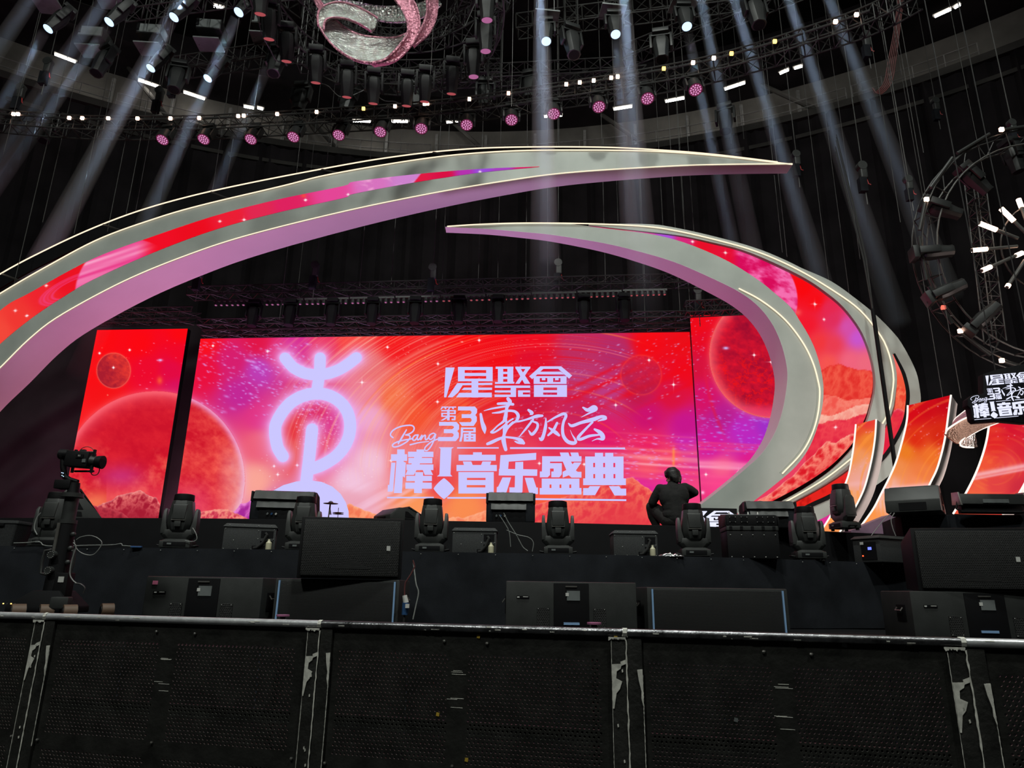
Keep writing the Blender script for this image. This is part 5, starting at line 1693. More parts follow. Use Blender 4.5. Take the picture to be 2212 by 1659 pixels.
# ---------------------------------------------------------------- crowd barrier in the foreground
BY, BS = 2.40, -0.26
ZR = 1.20
seam = [P(x, y, BY, BS) for x, y in ((105, 1331), (697, 1342), (1353, 1358), (2080, 1381))]
ux = V(1, BS, 0).normalized()
BA = math.atan2(ux.y, ux.x)
sx = [(p - V(0, BY, 0)).x / ux.x for p in seam]       # distance along the barrier line
sx = [sx[0] - 1.02] + sx + [sx[-1] + 1.02]


def perf(b, x0, x1, z1, z0, p=0.0135, h=0.0117, r=0.0038, t=0.004):
    """sheet area x0..x1, z0..z1 with staggered round holes that go right through"""
    nr = int((z1 - z0) / h)
    h = (z1 - z0) / nr
    nc = int((x1 - x0) / p - .5)
    p = (x1 - x0) / (nc + .5)
    ca = [(r * math.cos(PI / 4 * k), r * math.sin(PI / 4 * k)) for k in range(8)]
    sq = [(p / 2, 0), (p / 2, h / 2), (0, h / 2), (-p / 2, h / 2), (-p / 2, 0), (-p / 2, -h / 2), (0, -h / 2), (p / 2, -h / 2)]
    for j in range(nr):
        z = z1 - (j + .5) * h
        o = (j % 2) * p / 2
        xs = x0 if o else x1 - p / 2
        b.add([(xs, 0, z - h / 2), (xs + p / 2, 0, z - h / 2), (xs + p / 2, 0, z + h / 2), (xs, 0, z + h / 2)], [(0, 1, 2, 3)])
        for i in range(nc):
            x = x0 + p / 2 + o + i * p
            vs = [(x + a, 0, z + c) for a, c in sq] + [(x + a, 0, z + c) for a, c in ca] + [(x + a, t, z + c) for a, c in ca]
            fs, ws = [], []
            for k in range(8):
                m_ = (k + 1) % 8
                fs.append((k, m_, 8 + m_, 8 + k))
                ws.append((8 + k, 8 + m_, 16 + m_, 16 + k))
            b.add(vs, fs)
            n0 = len(b.v) - 24
            b.f += [tuple(q + n0 for q in w) for w in ws]
            b.mi += [1] * 8


def rectface(b, x0, x1, z0, z1, y=0.0):
    b.add([(x0, y, z0), (x1, y, z0), (x1, y, z1), (x0, y, z1)], [(0, 1, 2, 3)])


PX = [(.066, .45), (.508, .925)]
ROWS = [(-.078, -.405), (-.455, -.64)]
b = MB()
xe = [0.0, PX[0][0], PX[0][1], PX[1][0], PX[1][1], 1.0]
ze = [-.012, ROWS[0][0], ROWS[0][1], ROWS[1][0], ROWS[1][1], -1.15]
for i in range(5):
    for j in range(5):
        if i in (1, 3) and j in (1, 3):
            perf(b, xe[i], xe[i + 1], ze[j], ze[j + 1])
        else:
            rectface(b, xe[i], xe[i + 1], ze[j + 1], ze[j])
me_ob = b.build('perforated_sheet', [M['barrier'], M['holeedge']], None, smooth=False)
sheet_mesh = me_ob.data
bpy.data.objects.remove(me_ob)
labs = ['black perforated barrier panel running out of the photo at its left edge',
        'black perforated barrier panel below the robotic camera and the pink-stickered subwoofer',
        'black perforated barrier panel in the middle carrying four small yellow stickers',
        'black perforated barrier panel with two bits of grey tape, right of the middle',
        'black perforated barrier panel at the far right edge, bright metal rail on top']
rb = random.Random(21)


def jag(x, z0, z1, w, n, y=-.0135, rr=rb):
    """a strip of chipped paint running down an edge"""
    rings = []
    for i in range(n + 1):
        z = lerp(z0, z1, i / n)
        a, c = x - w * rr.uniform(.15, 1), x + w * rr.uniform(.15, 1)
        rings.append([V(a, y, z), V(c, y, z), V(c, y + .002, z), V(a, y + .002, z)])
    return MB().loft(rings)


def chip(x, z, s, pts, y=-.0135):
    return MB().prism([V(x + s * a, y, z + c) for a, c in pts], (0, .002, 0))


for k in range(5):
    x0, x1 = sx[k], sx[k + 1]
    w = x1 - x0
    base = V(0, BY, 0) + ux * x0
    t = thing('barrier_panel', labs[k], 'barrier', (base.x, base.y, 0), BA, 'black crowd barrier panels')
    sh = bpy.data.objects.new('perforated_sheet', sheet_mesh)
    COL.objects.link(sh)
    sh.parent = t
    sh.location = (0, 0, ZR)
    sh.scale = (w, 1, 1)
    n = 16
    MB().cyl((.004, -.004, ZR), (w - .004, -.004, ZR), .0125, n=14).build('top_rail', M['chrome'] if k in (0, 1, 4) else M['darkrail'], t)
    for s, x in ((0, .024), (1, w - .024)):
        MB().box((x, -.004, (ZR - .014) / 2), (.044, .012, ZR - .02)).build('post', M['barrier'], t, bevel=.002)
    MB().box((w / 2, .025, .9), (w - .1, .02, .03)).build('cross_bar', M['black'], t)
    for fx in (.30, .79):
        MB().cyl((w * fx, .02, .4), (w * fx, .02, ZR - .09), .0032, n=6).build('blue_dash_wire', M['bluestrip'], t)  # pale blue wires added to give bluish dashes behind the holes
    for fx in (.22, .75):
        MB().cyl((w * fx, .05, .035), (w * fx, .16, .75), .02, n=8).build('strut', M['black'], t)
    # chipped paint along both edges
    jag(w - .0008, ZR - .02, .42, .0034, 60).build('chipped_paint', M['chip'], t)
    jag(.046, ZR - .12, .75, .0016, 60, -.012).build('chipped_paint', M['chip'], t)
    jag(w - .047, ZR - .02, .62, .0011, 70, -.012).build('chipped_paint', M['chip'], t)
    P1 = [(0, 0), (.030, .002), (.026, -.012), (.014, -.020), (.012, -.04), (.030, -.048), (.022, -.070), (.012, -.082), (.004, -.125), (0, -.125)]
    P2 = [(0, .002), (.016, 0), (.012, -.03), (.005, -.06), (.006, -.08), (0, -.105)]
    zc = ZR - (.105 if k != 2 else .092)
    chip(w - .046, zc, 1, P1).build('chipped_paint', M['chip'], t)
    chip(.046, zc, -1, P2).build('chipped_paint', M['chip'], t)
    chip(w - .02, zc + .008, 1, [(0, 0), (.02, .008), (.016, -.006), (.002, -.012)]).build('chipped_paint', M['chip'], t)
    for q in range(5):
        zz = rb.uniform(.75, 1.1)
        chip(w - rb.uniform(.01, .035), zz, 1, [(0, 0), (.004, .002), (.005, -.006), (.001, -.008)]).build('chipped_paint', M['chip'], t)
    # ragged white tape round the rail joint and under it
    tp = MB()
    rings = []
    for i in range(9):
        g = 2 * PI * i / 8
        rings.append([V(w - .012 * rb.uniform(.6, 1.3), -.004 + .0134 * math.sin(g), ZR + .0134 * math.cos(g)), V(w + .003, -.004 + .0134 * math.sin(g), ZR + .0134 * math.cos(g)),
                      V(w + .003, -.004 + .0142 * math.sin(g), ZR + .0142 * math.cos(g)), V(w - .010, -.004 + .0142 * math.sin(g), ZR + .0142 * math.cos(g))])
    tp.loft(rings).build('joint_tape', M['chip'], t)
    rings = []
    for i in range(16):
        x = lerp(w - .055, w - .002, i / 15)
        rings.append([V(x, -.0148, ZR - .013), V(x, -.0148, ZR - .013 - rb.uniform(.003, .012)), V(x, -.0135, ZR - .02), V(x, -.0135, ZR - .013)])
    MB().loft(rings).build('joint_tape', M['chip'], t)
    # scuffs on the rail, bolts, scratches
    for q in range(9):
        x = rb.uniform(.05, w - .05)
        l = rb.uniform(.004, .03)
        g = rb.uniform(-.9, .5)
        y_, z_ = -.004 - .0128 * math.cos(g), ZR + .0128 * math.sin(g)
        MB().box((x, y_, z_), (l, .0012, .003), rot=Matrix.Rotation(-g, 3, 'X')).build('scuff', M['chip'], t)
    for fx, z in ((.43, ZR - .042), (.57, ZR - .045), (.05, .77), (.47, .79), (.94, .775)):
        MB().ball((w * fx, -.003, z), .006, 8).build('bolt', M['steel'], t)
    for fx, z, l in ((.475, ZR - .135, .04), (.478, ZR - .139, .048), (.476, ZR - .131, .03), (.46, ZR - .215, .035), (.478, ZR - .218, .045), (.482, ZR - .245, .04)):
        MB().box((w * fx + rb.uniform(-.006, .006), -.0006, z + rb.uniform(-.004, .004)), (l, .0008, .0015)).build('scratch', M['chip'], t)
    if k == 2:
        for px, py in ((946, 1543), (1034, 1375), (1331, 1377), (1008, 1641)):
            p = P(px, py, BY, BS)
            lx = (p - base).dot(ux)
            MB().box((lx, -.0125 if lx > w - .05 else -.0015, p.z), (.0105, .002, .0105), rot=Matrix.Rotation(.1, 3, 'Y')).build('yellow_sticker', M['yellow'], t)['label'] = 'small yellow sticker'
    if k == 3:
        for px, py, s in ((1590, 1555, .011), (1824, 1394, .013)):
            p = P(px, py, BY, BS)
            MB().box(((p - base).dot(ux), -.0015, p.z), (s, .002, .0105), rot=Matrix.Rotation(.2, 3, 'Y')).build('tape_scrap', M['grey'], t)['label'] = 'scrap of grey tape'
    for kk, px, py in ((1, 610, 1329), (2, 1283, 1346)):
        if k == kk:
            p = P(px, py, BY + .14, BS)
            lx = (p - base).dot(ux)
            s = MB().cyl((lx, .14, .035), (lx, .14, p.z - .004), .01, n=8).build('rear_strut', M['black'], t)
            MB().cyl((lx, .14, p.z - .004), (lx, .14, p.z + .002), .024, n=20).build('strut_cap', M['pinkdisc'], s)['label'] = 'flat pink disc on top of a strut'

# ---------------------------------------------------------------- robotic camera on its column (left)
CY = 6.0
ZB = 1.05
k_ = lambda x, y, Y=CY: P(x, y, Y)
t = thing('robotic_camera', 'black robotic camera on a telescopic column with a wheeled base, at the left', 'camera', at(124, CY, ZB), 0)


def L_(x, y, Y=CY):
    return k_(x, y, Y)


bx = L_(117, 1279).x
zt = [L_(118, 1279).z, L_(135, 1128).z, L_(150, 1072).z]
MB().cyl((bx, CY, ZB + .20), (bx, CY, zt[1]), .083, .070, n=20).build('lower_column', M['black'], t, world=True)
uc = MB().cyl((bx, CY, zt[1] - .05), (bx, CY, zt[2]), .054, n=20).build('upper_column', M['body'], t, world=True)
MB().cyl((bx, CY, zt[1] - .012), (bx, CY, zt[1] + .018), .073, n=20).build('clamp_ring', M['body'], t, world=True)
MB().cyl((bx, CY, zt[2] - .01), (bx, CY, zt[2] + .025), .085, n=20).build('top_plate', M['body'], t, world=True)
MB().box((bx - .02, CY - .078, lerp(zt[0], zt[1], .75)), (.022, .012, .26)).build('light_strip_panel', M['steel'], t, world=True)
for f_ in (.30, .52):
    kb = MB().cyl((bx - .015, CY - .06, lerp(zt[0], zt[1], f_)), (bx - .015, CY - .115, lerp(zt[0], zt[1], f_)), .032, n=16).build('lock_knob', M['body'], t, world=True)
    for i in range(10):
        g = 2 * PI * i / 10
        MB().ball((bx - .015 + .025 * math.cos(g), CY - .117, lerp(zt[0], zt[1], f_) + .025 * math.sin(g)), .0035, 6).build('screw', M['white'], kb, world=True)
for s in (-1, 1):
    zz = lerp(zt[0], zt[1], .42)
    MB().tube([(bx + s * .07, CY - .02, zz + .1), (bx + s * .12, CY - .03, zz + .09), (bx + s * .13, CY - .03, zz), (bx + s * .12, CY - .03, zz - .09), (bx + s * .07, CY - .02, zz - .1)], .013, 8).build('handle', M['body'], t, world=True)
for f_ in (.42, .62, .82):
    MB().ball((bx + .085, CY - .03, lerp(zt[0], zt[1], f_)), .022, 10).build('side_knob', M['body'], t, world=True)
bxc = L_(139, 1267)
MB().box((bx + .10, CY - .05, L_(140, 1265).z), (.10, .1, .2)).build('battery_box', M['black'], t, world=True, bevel=.006)
MB().box((bx + .10, CY - .103, L_(142, 1252).z), (.045, .004, .045)).build('paper_label', M['white'], t, world=True)
tk = thing('camera_track', 'low black track platform under the robotic camera', 'platform', (bx - .2, CY, ZP), 0)
MB().box((bx - .5, CY, ZP + .05), (3.0, .8, .1)).build('platform', M['black'], tk, world=True, bevel=.01)
for s in (-.28, .26):
    MB().box((bx - .5, CY + s, ZP + .114), (3.0, .05, .028)).build('rail', M['dark'], tk, world=True)
# gimbal and camera head
z0 = zt[2] + .025
MB().cyl((bx, CY, z0), (bx, CY, z0 + .09), .05, .04, n=16).build('pan_motor', M['black'], t, world=True)
p = L_(141, 1047)
MB().box((p.x, CY, p.z), (.135, .1, .075)).build('control_box', M['black'], t, world=True, bevel=.006)
MB().tube([L_(168, 1041), L_(150, 1036), L_(141, 1030), L_(137, 1010), L_(136, 995), L_(138, 985)], [.02, .022, .024, .026, .022, .022], 10).build('roll_arm', M['black'], t, world=True)
e = MB().box(L_(135, 1024, CY - .03), (.03, .006, .05)).build('touch_display', M['dark'], t, world=True)
for i, (x, y) in enumerate(((133.5, 1021), (136.5, 1022), (134, 1027), (137, 1029))):
    MB().box(L_(x, y, CY - .036), (.006, .004, .006)).build('lit_icon', M['bluelamp'], e, world=True)
MB().cyl(L_(131, 981), L_(150, 982), .045, n=16).build('tilt_motor', M['black'], t, world=True)
MB().ball(L_(137, 982), (.05, .045, .045), 14).build('motor_cap', M['body'], t, world=True)
p = L_(173, 993)
cb = MB().box(p, (.20, .12, .135), rot=Matrix.Rotation(.06, 3, 'Y')).build('camera_body', M['black'], t, world=True, bevel=.01)
MB().box(L_(172, 985, CY - .065), (.065, .004, .03)).build('number_plate', M['dark'], cb, world=True)
g = Glyphs(168.6, 982.2, 2.2)
g.rect(0, 0, 1.2, 8); g.rect(1, 0, 4, 1.2); g.rect(3.2, 0, 4.4, 4); g.rect(1, 3.4, 4, 4.4); g.poly((2.2, 4), (3.6, 4), (4.8, 8), (3.4, 8))
g.rect(6.5, 0, 10.5, 1.2); g.rect(9.4, 0, 10.6, 4); g.rect(6.5, 3.4, 10.6, 4.4); g.rect(6.5, 4, 7.7, 8); g.rect(6.5, 6.9, 10.6, 8)
lettering('number', g.p, lambda x, y: P(x, y, CY - .0685), M['white'], cb)
MB().box(L_(181, 995, CY - .064), (.03, .006, .03)).build('side_pad', M['grey'], cb, world=True)
a_, c_ = L_(196, 996), L_(222, 999)
ln = MB().cyl(a_, lerp(a_, c_, .55), .05, .045, n=18).build('lens', M['body'], t, world=True)
MB().cyl(lerp(a_, c_, .5), c_, .050, .058, n=18).build('lens_hood', M['black'], ln, world=True)
MB().cyl(lerp(a_, c_, .995), c_ + V(.002, 0, 0), .052, n=18).build('front_glass', M['dark'], ln, world=True)
for y, xs in ((977, (163, 204)), (1018, (161, 203))):
    MB().cyl(L_(xs[0], y), L_(xs[1], y), .009, n=8).build('rod', M['body'], t, world=True)
for x in (163, 204):
    MB().box((L_(x, 997).x, CY - .02, L_(x, 997).z), (.018, .02, .20)).build('cage_bar', M['black'], t, world=True)
MB().box(L_(180, 974), (.04, .03, .022)).build('cage_clamp', M['body'], t, world=True)
MB().tube([Vector(q) for q in resample([L_(172, 974), L_(178, 968), L_(188, 965), L_(198, 968), L_(203, 975)], 16)], .003, 5).build('cable', M['darkcable'], t, world=True)
MB().tube([Vector(q) for q in resample([L_(213, 1005), L_(215, 1015), L_(210, 1025), L_(200, 1026), L_(195, 1018)], 16)], .004, 5).build('cable', M['darkcable'], t, world=True)
MB().tube([Vector(q) for q in resample([L_(158, 1172, 5.9), L_(164, 1180, 5.9), L_(160, 1195, 5.9), L_(154, 1215, 5.9), L_(151, 1240, 5.9), L_(157, 1253, 5.9), L_(165, 1260, 5.9)], 24)], .005, 6).build('cable', M['cable'], t, world=True)
MB().tube([Vector(q) for q in resample([L_(165, 1260, 5.9), L_(175, 1262, 5.9), L_(183, 1270, 5.9), L_(180, 1282, 5.9)], 16)], .006, 6).build('cable', M['darkcable'], t, world=True)
# wheeled base
MB().loft([[V(bx + x, CY + y, z) for x, y in ((-.27, -.16), (.22, -.16), (.22, .16), (-.27, .16))] for z in (ZB + .05, ZB + .10)]
          + [[V(bx + x, CY + y, ZB + .22) for x, y in ((-.11, -.11), (.11, -.11), (.11, .11), (-.11, .11))]]).build('chassis', M['dark'], t, world=True, bevel=.01)
for x in (-.34, .30, -.1, .12):
    for y in (-.27, .26) if abs(x) > .2 else (-.27,):
        w_ = MB().cyl((bx + x - .02, CY + y - .03, ZB + .06), (bx + x + .05, CY + y + .03, ZB + .06), .06, n=22).build('wheel', M['tan'], t, world=True)
        MB().cyl((bx + x - .024, CY + y - .034, ZB + .06), (bx + x + .054, CY + y + .034, ZB + .06), .04, n=16).build('hub', M['black'], w_, world=True)
MB().box((bx + .22, CY - .24, ZB + .13), (.13, .10, .09), .2).build('motor_cover', M['body'], t, world=True, bevel=.012)
for i in range(6):
    MB().box((bx - .26 + i * .03, CY - .285, ZB + .12), (.008, .004, .008)).build('status_light', M['steel'] if i % 2 else M['amberdot'], t, world=True)

# ---------------------------------------------------------------- person crouching on the stage, seen from behind
PYd = 11.0
pp = at(1455, PYd, ZD)
per = thing('person', 'person in black jacket and dark trousers crouching on the stage, back to the hall', 'person', pp, 0)


def organic(name, chains, balls, mt, vox=.012, smooth=6):
    """one continuous skin grown over tapering limbs"""
    b = MB()
    for ch in chains:
        pts = [Vector(q[:3]) for q in ch]
        rs = [q[3] for q in ch]
        for i in range(len(pts) - 1):
            b.cyl(pts[i], pts[i + 1], rs[i], rs[i + 1], n=14)
        for p_, r in zip(pts, rs):
            b.ball(p_, r * 1.0, 14)
    for c, r in balls:
        b.ball(c, r, 18)
    o = b.build(name, mt, per)
    md = o.modifiers.new('r', 'REMESH')
    md.mode = 'VOXEL'
    md.voxel_size = vox
    sm = o.modifiers.new('s', 'SMOOTH')
    sm.iterations = smooth
    sm.factor = .5
    dg = bpy.context.evaluated_depsgraph_get()
    me = bpy.data.meshes.new_from_object(o.evaluated_get(dg))
    o.modifiers.clear()
    o.data = me
    me.shade_smooth()
    return o


# body: head, neck, hands in one skin under the clothes
hx, hy, hz = .035, .06, .835
face = V(-.72, .69, -.14).normalized()
sd = V(face.y, -face.x, 0).normalized()
fu = sd.cross(face)


def hp(f, s, u):
    return V(hx, hy, hz) + face * f + sd * s + fu * u


def hand(c, d, up, curl=.5):
    """palm and five bent fingers; c wrist, d pointing direction, up back of the hand"""
    d, up = Vector(d).normalized(), Vector(up).normalized()
    sd_ = d.cross(up).normalized()
    up = sd_.cross(d)
    c = Vector(c)
    ch = [[tuple(c) + (.027,), tuple(c + d * .05) + (.032,), tuple(c + d * .085) + (.030,)]]
    for i, (o, l) in enumerate(((-.028, .065), (-.010, .078), (.010, .073), (.027, .057))):
        a = c + d * .085 + sd_ * o
        p1 = a + (d * math.cos(curl * .5) - up * math.sin(curl * .5)) * l * .45
        p2 = p1 + (d * math.cos(curl * 1.3) - up * math.sin(curl * 1.3)) * l * .33
        p3 = p2 + (d * math.cos(curl * 2.0) - up * math.sin(curl * 2.0)) * l * .26
        ch.append([tuple(a) + (.011,), tuple(p1) + (.0098,), tuple(p2) + (.009,), tuple(p3) + (.0075,)])
    a = c + d * .025 - sd_ * .028
    p1 = a + (d * .7 - sd_ * .6 - up * .2).normalized() * .035
    p2 = p1 + (d * .9 - sd_ * .2 - up * .4).normalized() * .03
    ch.append([tuple(a) + (.013,), tuple(p1) + (.0115,), tuple(p2) + (.009,)])
    return ch


lh = hand((-.20, .36, .37), (.5, .7, -.35), (0, .2, 1))
rh = hand((.19, .37, .50), (-.6, .6, -.3), (0, .3, 1))
neck = [[(.02, .02, .64, .060), (.028, .04, .72, .055), tuple(hp(-.01, 0, -.04)) + (.06,)]]
trunk = [[(.03, -.02, .16, .12), (.03, -.01, .34, .11), (.02, 0, .54, .12)],
         [(-.16, .03, .655, .05), (-.285, .11, .44, .04), (-.20, .36, .37, .028)], [(.21, .03, .675, .05), (.385, .07, .605, .04), (.19, .37, .50, .028)],
         [(-.07, 0, .15, .08), (-.26, .27, .38, .06), (-.20, .25, .06, .04)], [(.12, 0, .15, .08), (.26, .30, .38, .06), (.22, .27, .06, .04)]]
organic('body', trunk + neck + lh + rh,
        [(hp(0, 0, .015), (.080, .092, .100)), (hp(.035, 0, -.045), (.058, .062, .062)), (hp(.06, 0, -.075), (.03, .03, .026)),
         (hp(.100, 0, -.02), (.012, .014, .022)), (hp(.108, 0, -.032), (.012, .014, .011)), (hp(.086, 0, -.062), (.012, .018, .008)),
         (hp(-.005, -.083, -.015), (.012, .018, .030)), (hp(-.005, .083, -.015), (.012, .018, .030)), (hp(.075, -.03, .03), (.016, .016, .010)), (hp(.075, .03, .03), (.016, .016, .010))],
        M['skin'], .009, 3)
for s in (-1, 1):
    MB().ball(hp(.086, s * .031, .008), .0115, 10).build('eye', M['white'], per)
# hair: a full mop of strands over the crown, longer at the nape
hb = [(hp(-.022, 0, .045), (.112, .116, .106)), (hp(-.058, 0, -.025), (.098, .096, .092)), (hp(.05, 0, .09), (.07, .085, .045))]
hc = []
rh_ = random.Random(5)
for i in range(46):
    a = 2 * PI * i / 46
    f0, s0 = math.cos(a), math.sin(a)
    low = .03 if f0 > .5 else (0.0 if f0 > .0 else (-.05 if f0 > -.4 else -.10))
    low += rh_.uniform(-.014, .01)
    hc.append([tuple(hp(f0 * .055 - .015, s0 * .055, .135)) + (.018,), tuple(hp(f0 * .105 - .015, s0 * .108, .07)) + (.020,), tuple(hp(f0 * .112 - .020, s0 * .110, lerp(.05, low, .6))) + (.017,), tuple(hp(f0 * .10 - .02, s0 * .102, low)) + (.007,)])
organic('hair', hc, hb, M['hair'], .008, 2)
# jacket
organic('jacket', [[(.035, -.03, .20, .172), (.035, -.025, .34, .168), (.02, -.01, .50, .176), (.02, .0, .60, .145)],
                   [(-.10, .0, .60, .10), (-.17, .03, .645, .080), (-.24, .075, .53, .074), (-.285, .11, .44, .068), (-.245, .24, .40, .056), (-.205, .34, .375, .043)],
                   [(.14, .0, .62, .10), (.215, .03, .672, .078), (.31, .05, .645, .066), (.385, .07, .600, .062), (.29, .22, .545, .052), (.20, .345, .505, .043)],
                   [(.022, .015, .665, .092), (.026, .03, .715, .080)]],
        [((-.05, -.03, .50), (.16, .13, .19)), ((.11, -.03, .52), (.16, .13, .19)), ((.035, -.035, .36), (.205, .15, .20)), ((.04, -.035, .24), (.215, .16, .14)), ((-.075, .01, .645), (.12, .08, .07)), ((.13, .01, .665), (.12, .08, .07))], M['jacket'], .012, 5)
MB().tube([Vector(q) for q in resample([(-.17, -.075, .60), (-.08, -.128, .585), (.02, -.140, .575), (.12, -.128, .595), (.21, -.075, .63)], 24)], .003, 5).build('yoke_seam', M['trouser'], per)
# trousers and shoes
organic('trousers', [[(-.06, .0, .155, .135), (-.17, .14, .28, .115), (-.265, .27, .385, .096), (-.245, .27, .24, .090), (-.21, .25, .09, .062)],
                     [(.12, .0, .155, .135), (.20, .16, .28, .098), (.27, .31, .385, .080), (.245, .29, .24, .074), (.225, .27, .09, .062)]],
        [((.03, -.02, .15), (.20, .155, .135))], M['trouser'], .013, 5)
for s, x, y in ((-1, -.215, .30), (1, .23, .32)):
    MB().loft([[V(x + a * .045, y + c * .13 + .02, z) for a, c in ((-.8, -1), (.8, -1), (1, -.2), (1, .4), (.5, 1), (-.5, 1), (-1, .4), (-1, -.2))] for z in (0.0, .03)]
              + [[V(x + a * .04, y + c * .11 + .01, .07) for a, c in ((-.8, -1), (.8, -1), (1, -.2), (.9, .2), (.4, .7), (-.4, .7), (-.9, .2), (-1, -.2))]]).build('shoe', M['dark'], per, bevel=.008)
# ---------------------------------------------------------------- overhead rig
def truss(label, pts, w, h, r=.022, step=None, closed=False, group='black lighting trusses', mt='truss', upv=None):
    """a box truss along a line: four chords and zig-zag bracing"""
    P_ = [Vector(p) for p in pts]
    n = len(P_)
    t = thing('truss', label, 'truss', tuple(P_[0]), 0, group)
    cs = [[], [], [], []]
    for i in range(n):
        a, c = (P_[i - 1], P_[(i + 1) % n]) if closed else (P_[max(i - 1, 0)], P_[min(i + 1, n - 1)])
        d = (c - a).normalized()
        up = upv or V(0, 0, 1)
        s = d.cross(up)
        s = s.normalized() if s.length > 1e-3 else V(1, 0, 0)
        u = s.cross(d)
        for k, (q, v) in enumerate(((-1, -1), (1, -1), (1, 1), (-1, 1))):
            cs[k].append(P_[i] + s * q * w / 2 + u * v * h / 2)
    for c in cs:
        MB().tube(c, r, 6, closed=closed).build('chord', M[mt], t, world=True)
    b = MB()
    rng = range(n if closed else n - 1)
    for i in rng:
        j = (i + 1) % n
        for k in range(4):
            m_ = (k + 1) % 4
            b.cyl(cs[k][i], cs[m_][i], r * .6, n=4)
            if i % 2:
                b.cyl(cs[k][i], cs[m_][j], r * .6, n=4)
            else:
                b.cyl(cs[m_][i], cs[k][j], r * .6, n=4)
    o = b.build('bracing', M[mt], t, world=True)
    return t


def line3(px, n, f):
    return [f(x, y) for x, y in resample(px, n)]


WARM = [(-120, 232), (38, 248), (180, 257), (296, 258), (430, 257), (515, 252), (600, 248), (853, 232), (1015, 216), (1100, 203), (1222, 184), (1330, 168), (1433, 150), (1540, 128), (1670, 92), (1800, 50), (1860, 30), (1930, 0), (2000, -40)]
truss('long curved black truss carrying the pink wash lights and small warm pixels', line3(WARM, 64, lambda x, y: PZ(x, y, 13.0) + V(0, .32, -.02)), .42, .42, .020)
LIT = [(32, 248), (41.5, 248), (152, 256.5), (180, 256.8), (236, 257.2), (299, 257.6), (370, 257.5), (432, 256.6), (516, 252.4), (528, 251.6), (600, 248), (685, 243.5), (786, 236.5), (854, 231.5), (917.5, 226), (924, 225.5), (1014, 216), (1098.5, 203.4),
       (1223, 184), (1252, 180), (1282, 176), (1319.6, 170), (1333.6, 167.6), (1433, 150.3), (1496, 137.7), (1540.6, 127.8), (1578.8, 118), (1672, 92), (1802.7, 49.5), (1847.9, 34.5)]
for i, q in enumerate(LIT):
    a = lerp(np.array(LIT[i - 1]), np.array(q), .5) if i else np.array((0, 246.5))
    c = lerp(np.array(q), np.array(LIT[i + 1]), .5) if i < len(LIT) - 1 else np.array((1880, 22))
    A_, Q, C_ = PZ(*a, 13.0), PZ(*q, 13.0), PZ(*c, 13.0)
    t = thing('pixel_tube', f'thin tube with one lit warm pixel along the curved truss, {ORD[i]} from the left', 'LED tube', tuple(Q), 0, 'pixel tubes along the curved truss')
    MB().cyl(lerp(A_, Q, .03), lerp(C_, Q, .03), .028, n=6).build('tube', M['truss'], t, world=True)
    MB().box(Q + V(0, -.045, -.01), (.075, .05, .075)).build('lit_pixel', M['amberdot'] if i in (12, 23, 26, 27) else M['warmdot'], t, world=True)


# -- hanging moving-light fixtures: one of each kind, then copies
def mover_proto(name, lens, hood=1.0, ring=False, skin='body'):
    t = bpy.data.objects.new(name, None)
    COL.objects.link(t)
    MB().box((0, 0, .40), (.30, .26, .11)).build('base', M[skin], t, bevel=.015)
    y = MB()
    for s in (-1, 1):
        y.box((s * .185, 0, .17), (.045, .14, .38))
    y.box((0, 0, .33), (.40, .14, .05))
    y.build('yoke', M[skin], t, bevel=.01)
    if ring:
        h = MB().loft([[V(k * math.cos(g), k * math.sin(g), z) for g in [2 * PI * i / 16 for i in range(16)]] for k, z in ((.06, .26), (.13, .24), (.15, .14), (.155, -.06), (.16, -.07))])
    else:
        h = MB().loft([rr(.08, .08, .27, .4), rr(.13, .12, .22, .4), rr(.145, .13, .10, .4), rr(.135, .12, -.05, .45), rr(.115, .105, -.22, .5), rr(.118, .108, -.30 * hood, .5)])
    hd = h.build('head', M[skin], t, bevel=.004)
    zl = -.071 if ring else -.301 * hood
    rl = .135 if ring else .098
    if ring:
        MB().lathe([(.001, zl - .002), (rl + .012, zl - .002), (rl + .012, zl + .01), (.001, zl + .01)], 24).build('lens_plate', M['pinkback'], hd)
        pts = [(0, 0)] + [(.055 * math.cos(PI / 3 * k), .055 * math.sin(PI / 3 * k)) for k in range(6)] + [(.105 * math.cos(PI / 6 * k + .26), .105 * math.sin(PI / 6 * k + .26)) for k in range(12)]
        for px, py in pts:
            MB().lathe([(.001, zl - .008), (.019, zl - .007), (.021, zl), (.001, zl)], 8, (px, py, 0)).build('lens_cell', lens, hd)
    else:
        MB().lathe([(.001, zl - .004), (rl, zl - .002), (rl + .008, zl + .01), (.001, zl + .01)], 20).build('lens', lens, hd)
    return t


M['pinkback'] = emit('magenta_lens_plate', (0.38, 0.05, 0.16), .38)
M['pinkcell'] = emit('pink_led_lens', (0.85, 0.33, 0.66), .85)
protos = {'beam': mover_proto('spotlight', M['bluelamp'], skin='offbody'), 'wash': mover_proto('wash_light', M['pinkcell'], ring=True, skin='offbody'),
          'red': mover_proto('moving_head_light', M['redlens'], skin='offbody'), 'pink': mover_proto('moving_head_light', M['pinklens'], skin='offbody'), 'shade': mover_proto('moving_head_light', M['dark'], skin='dark'), 'off': mover_proto('moving_head_light', M['dark'], skin='offbody')}
first = set()


def hang(kind, lens_at, aim, label, group, scale=1.0):
    o = protos[kind]
    if kind in first:
        o = copy_tree(o)
    first.add(kind)
    aim = Vector(aim).normalized()
    off = (.09 if kind == 'wash' else .31) * scale
    o.rotation_mode = 'QUATERNION'
    o.rotation_quaternion = aim.to_track_quat('-Z', 'Y')
    o.location = Vector(lens_at) - aim * off
    o.scale = (scale,) * 3
    tag(o, label, 'stage light', group)
    return o


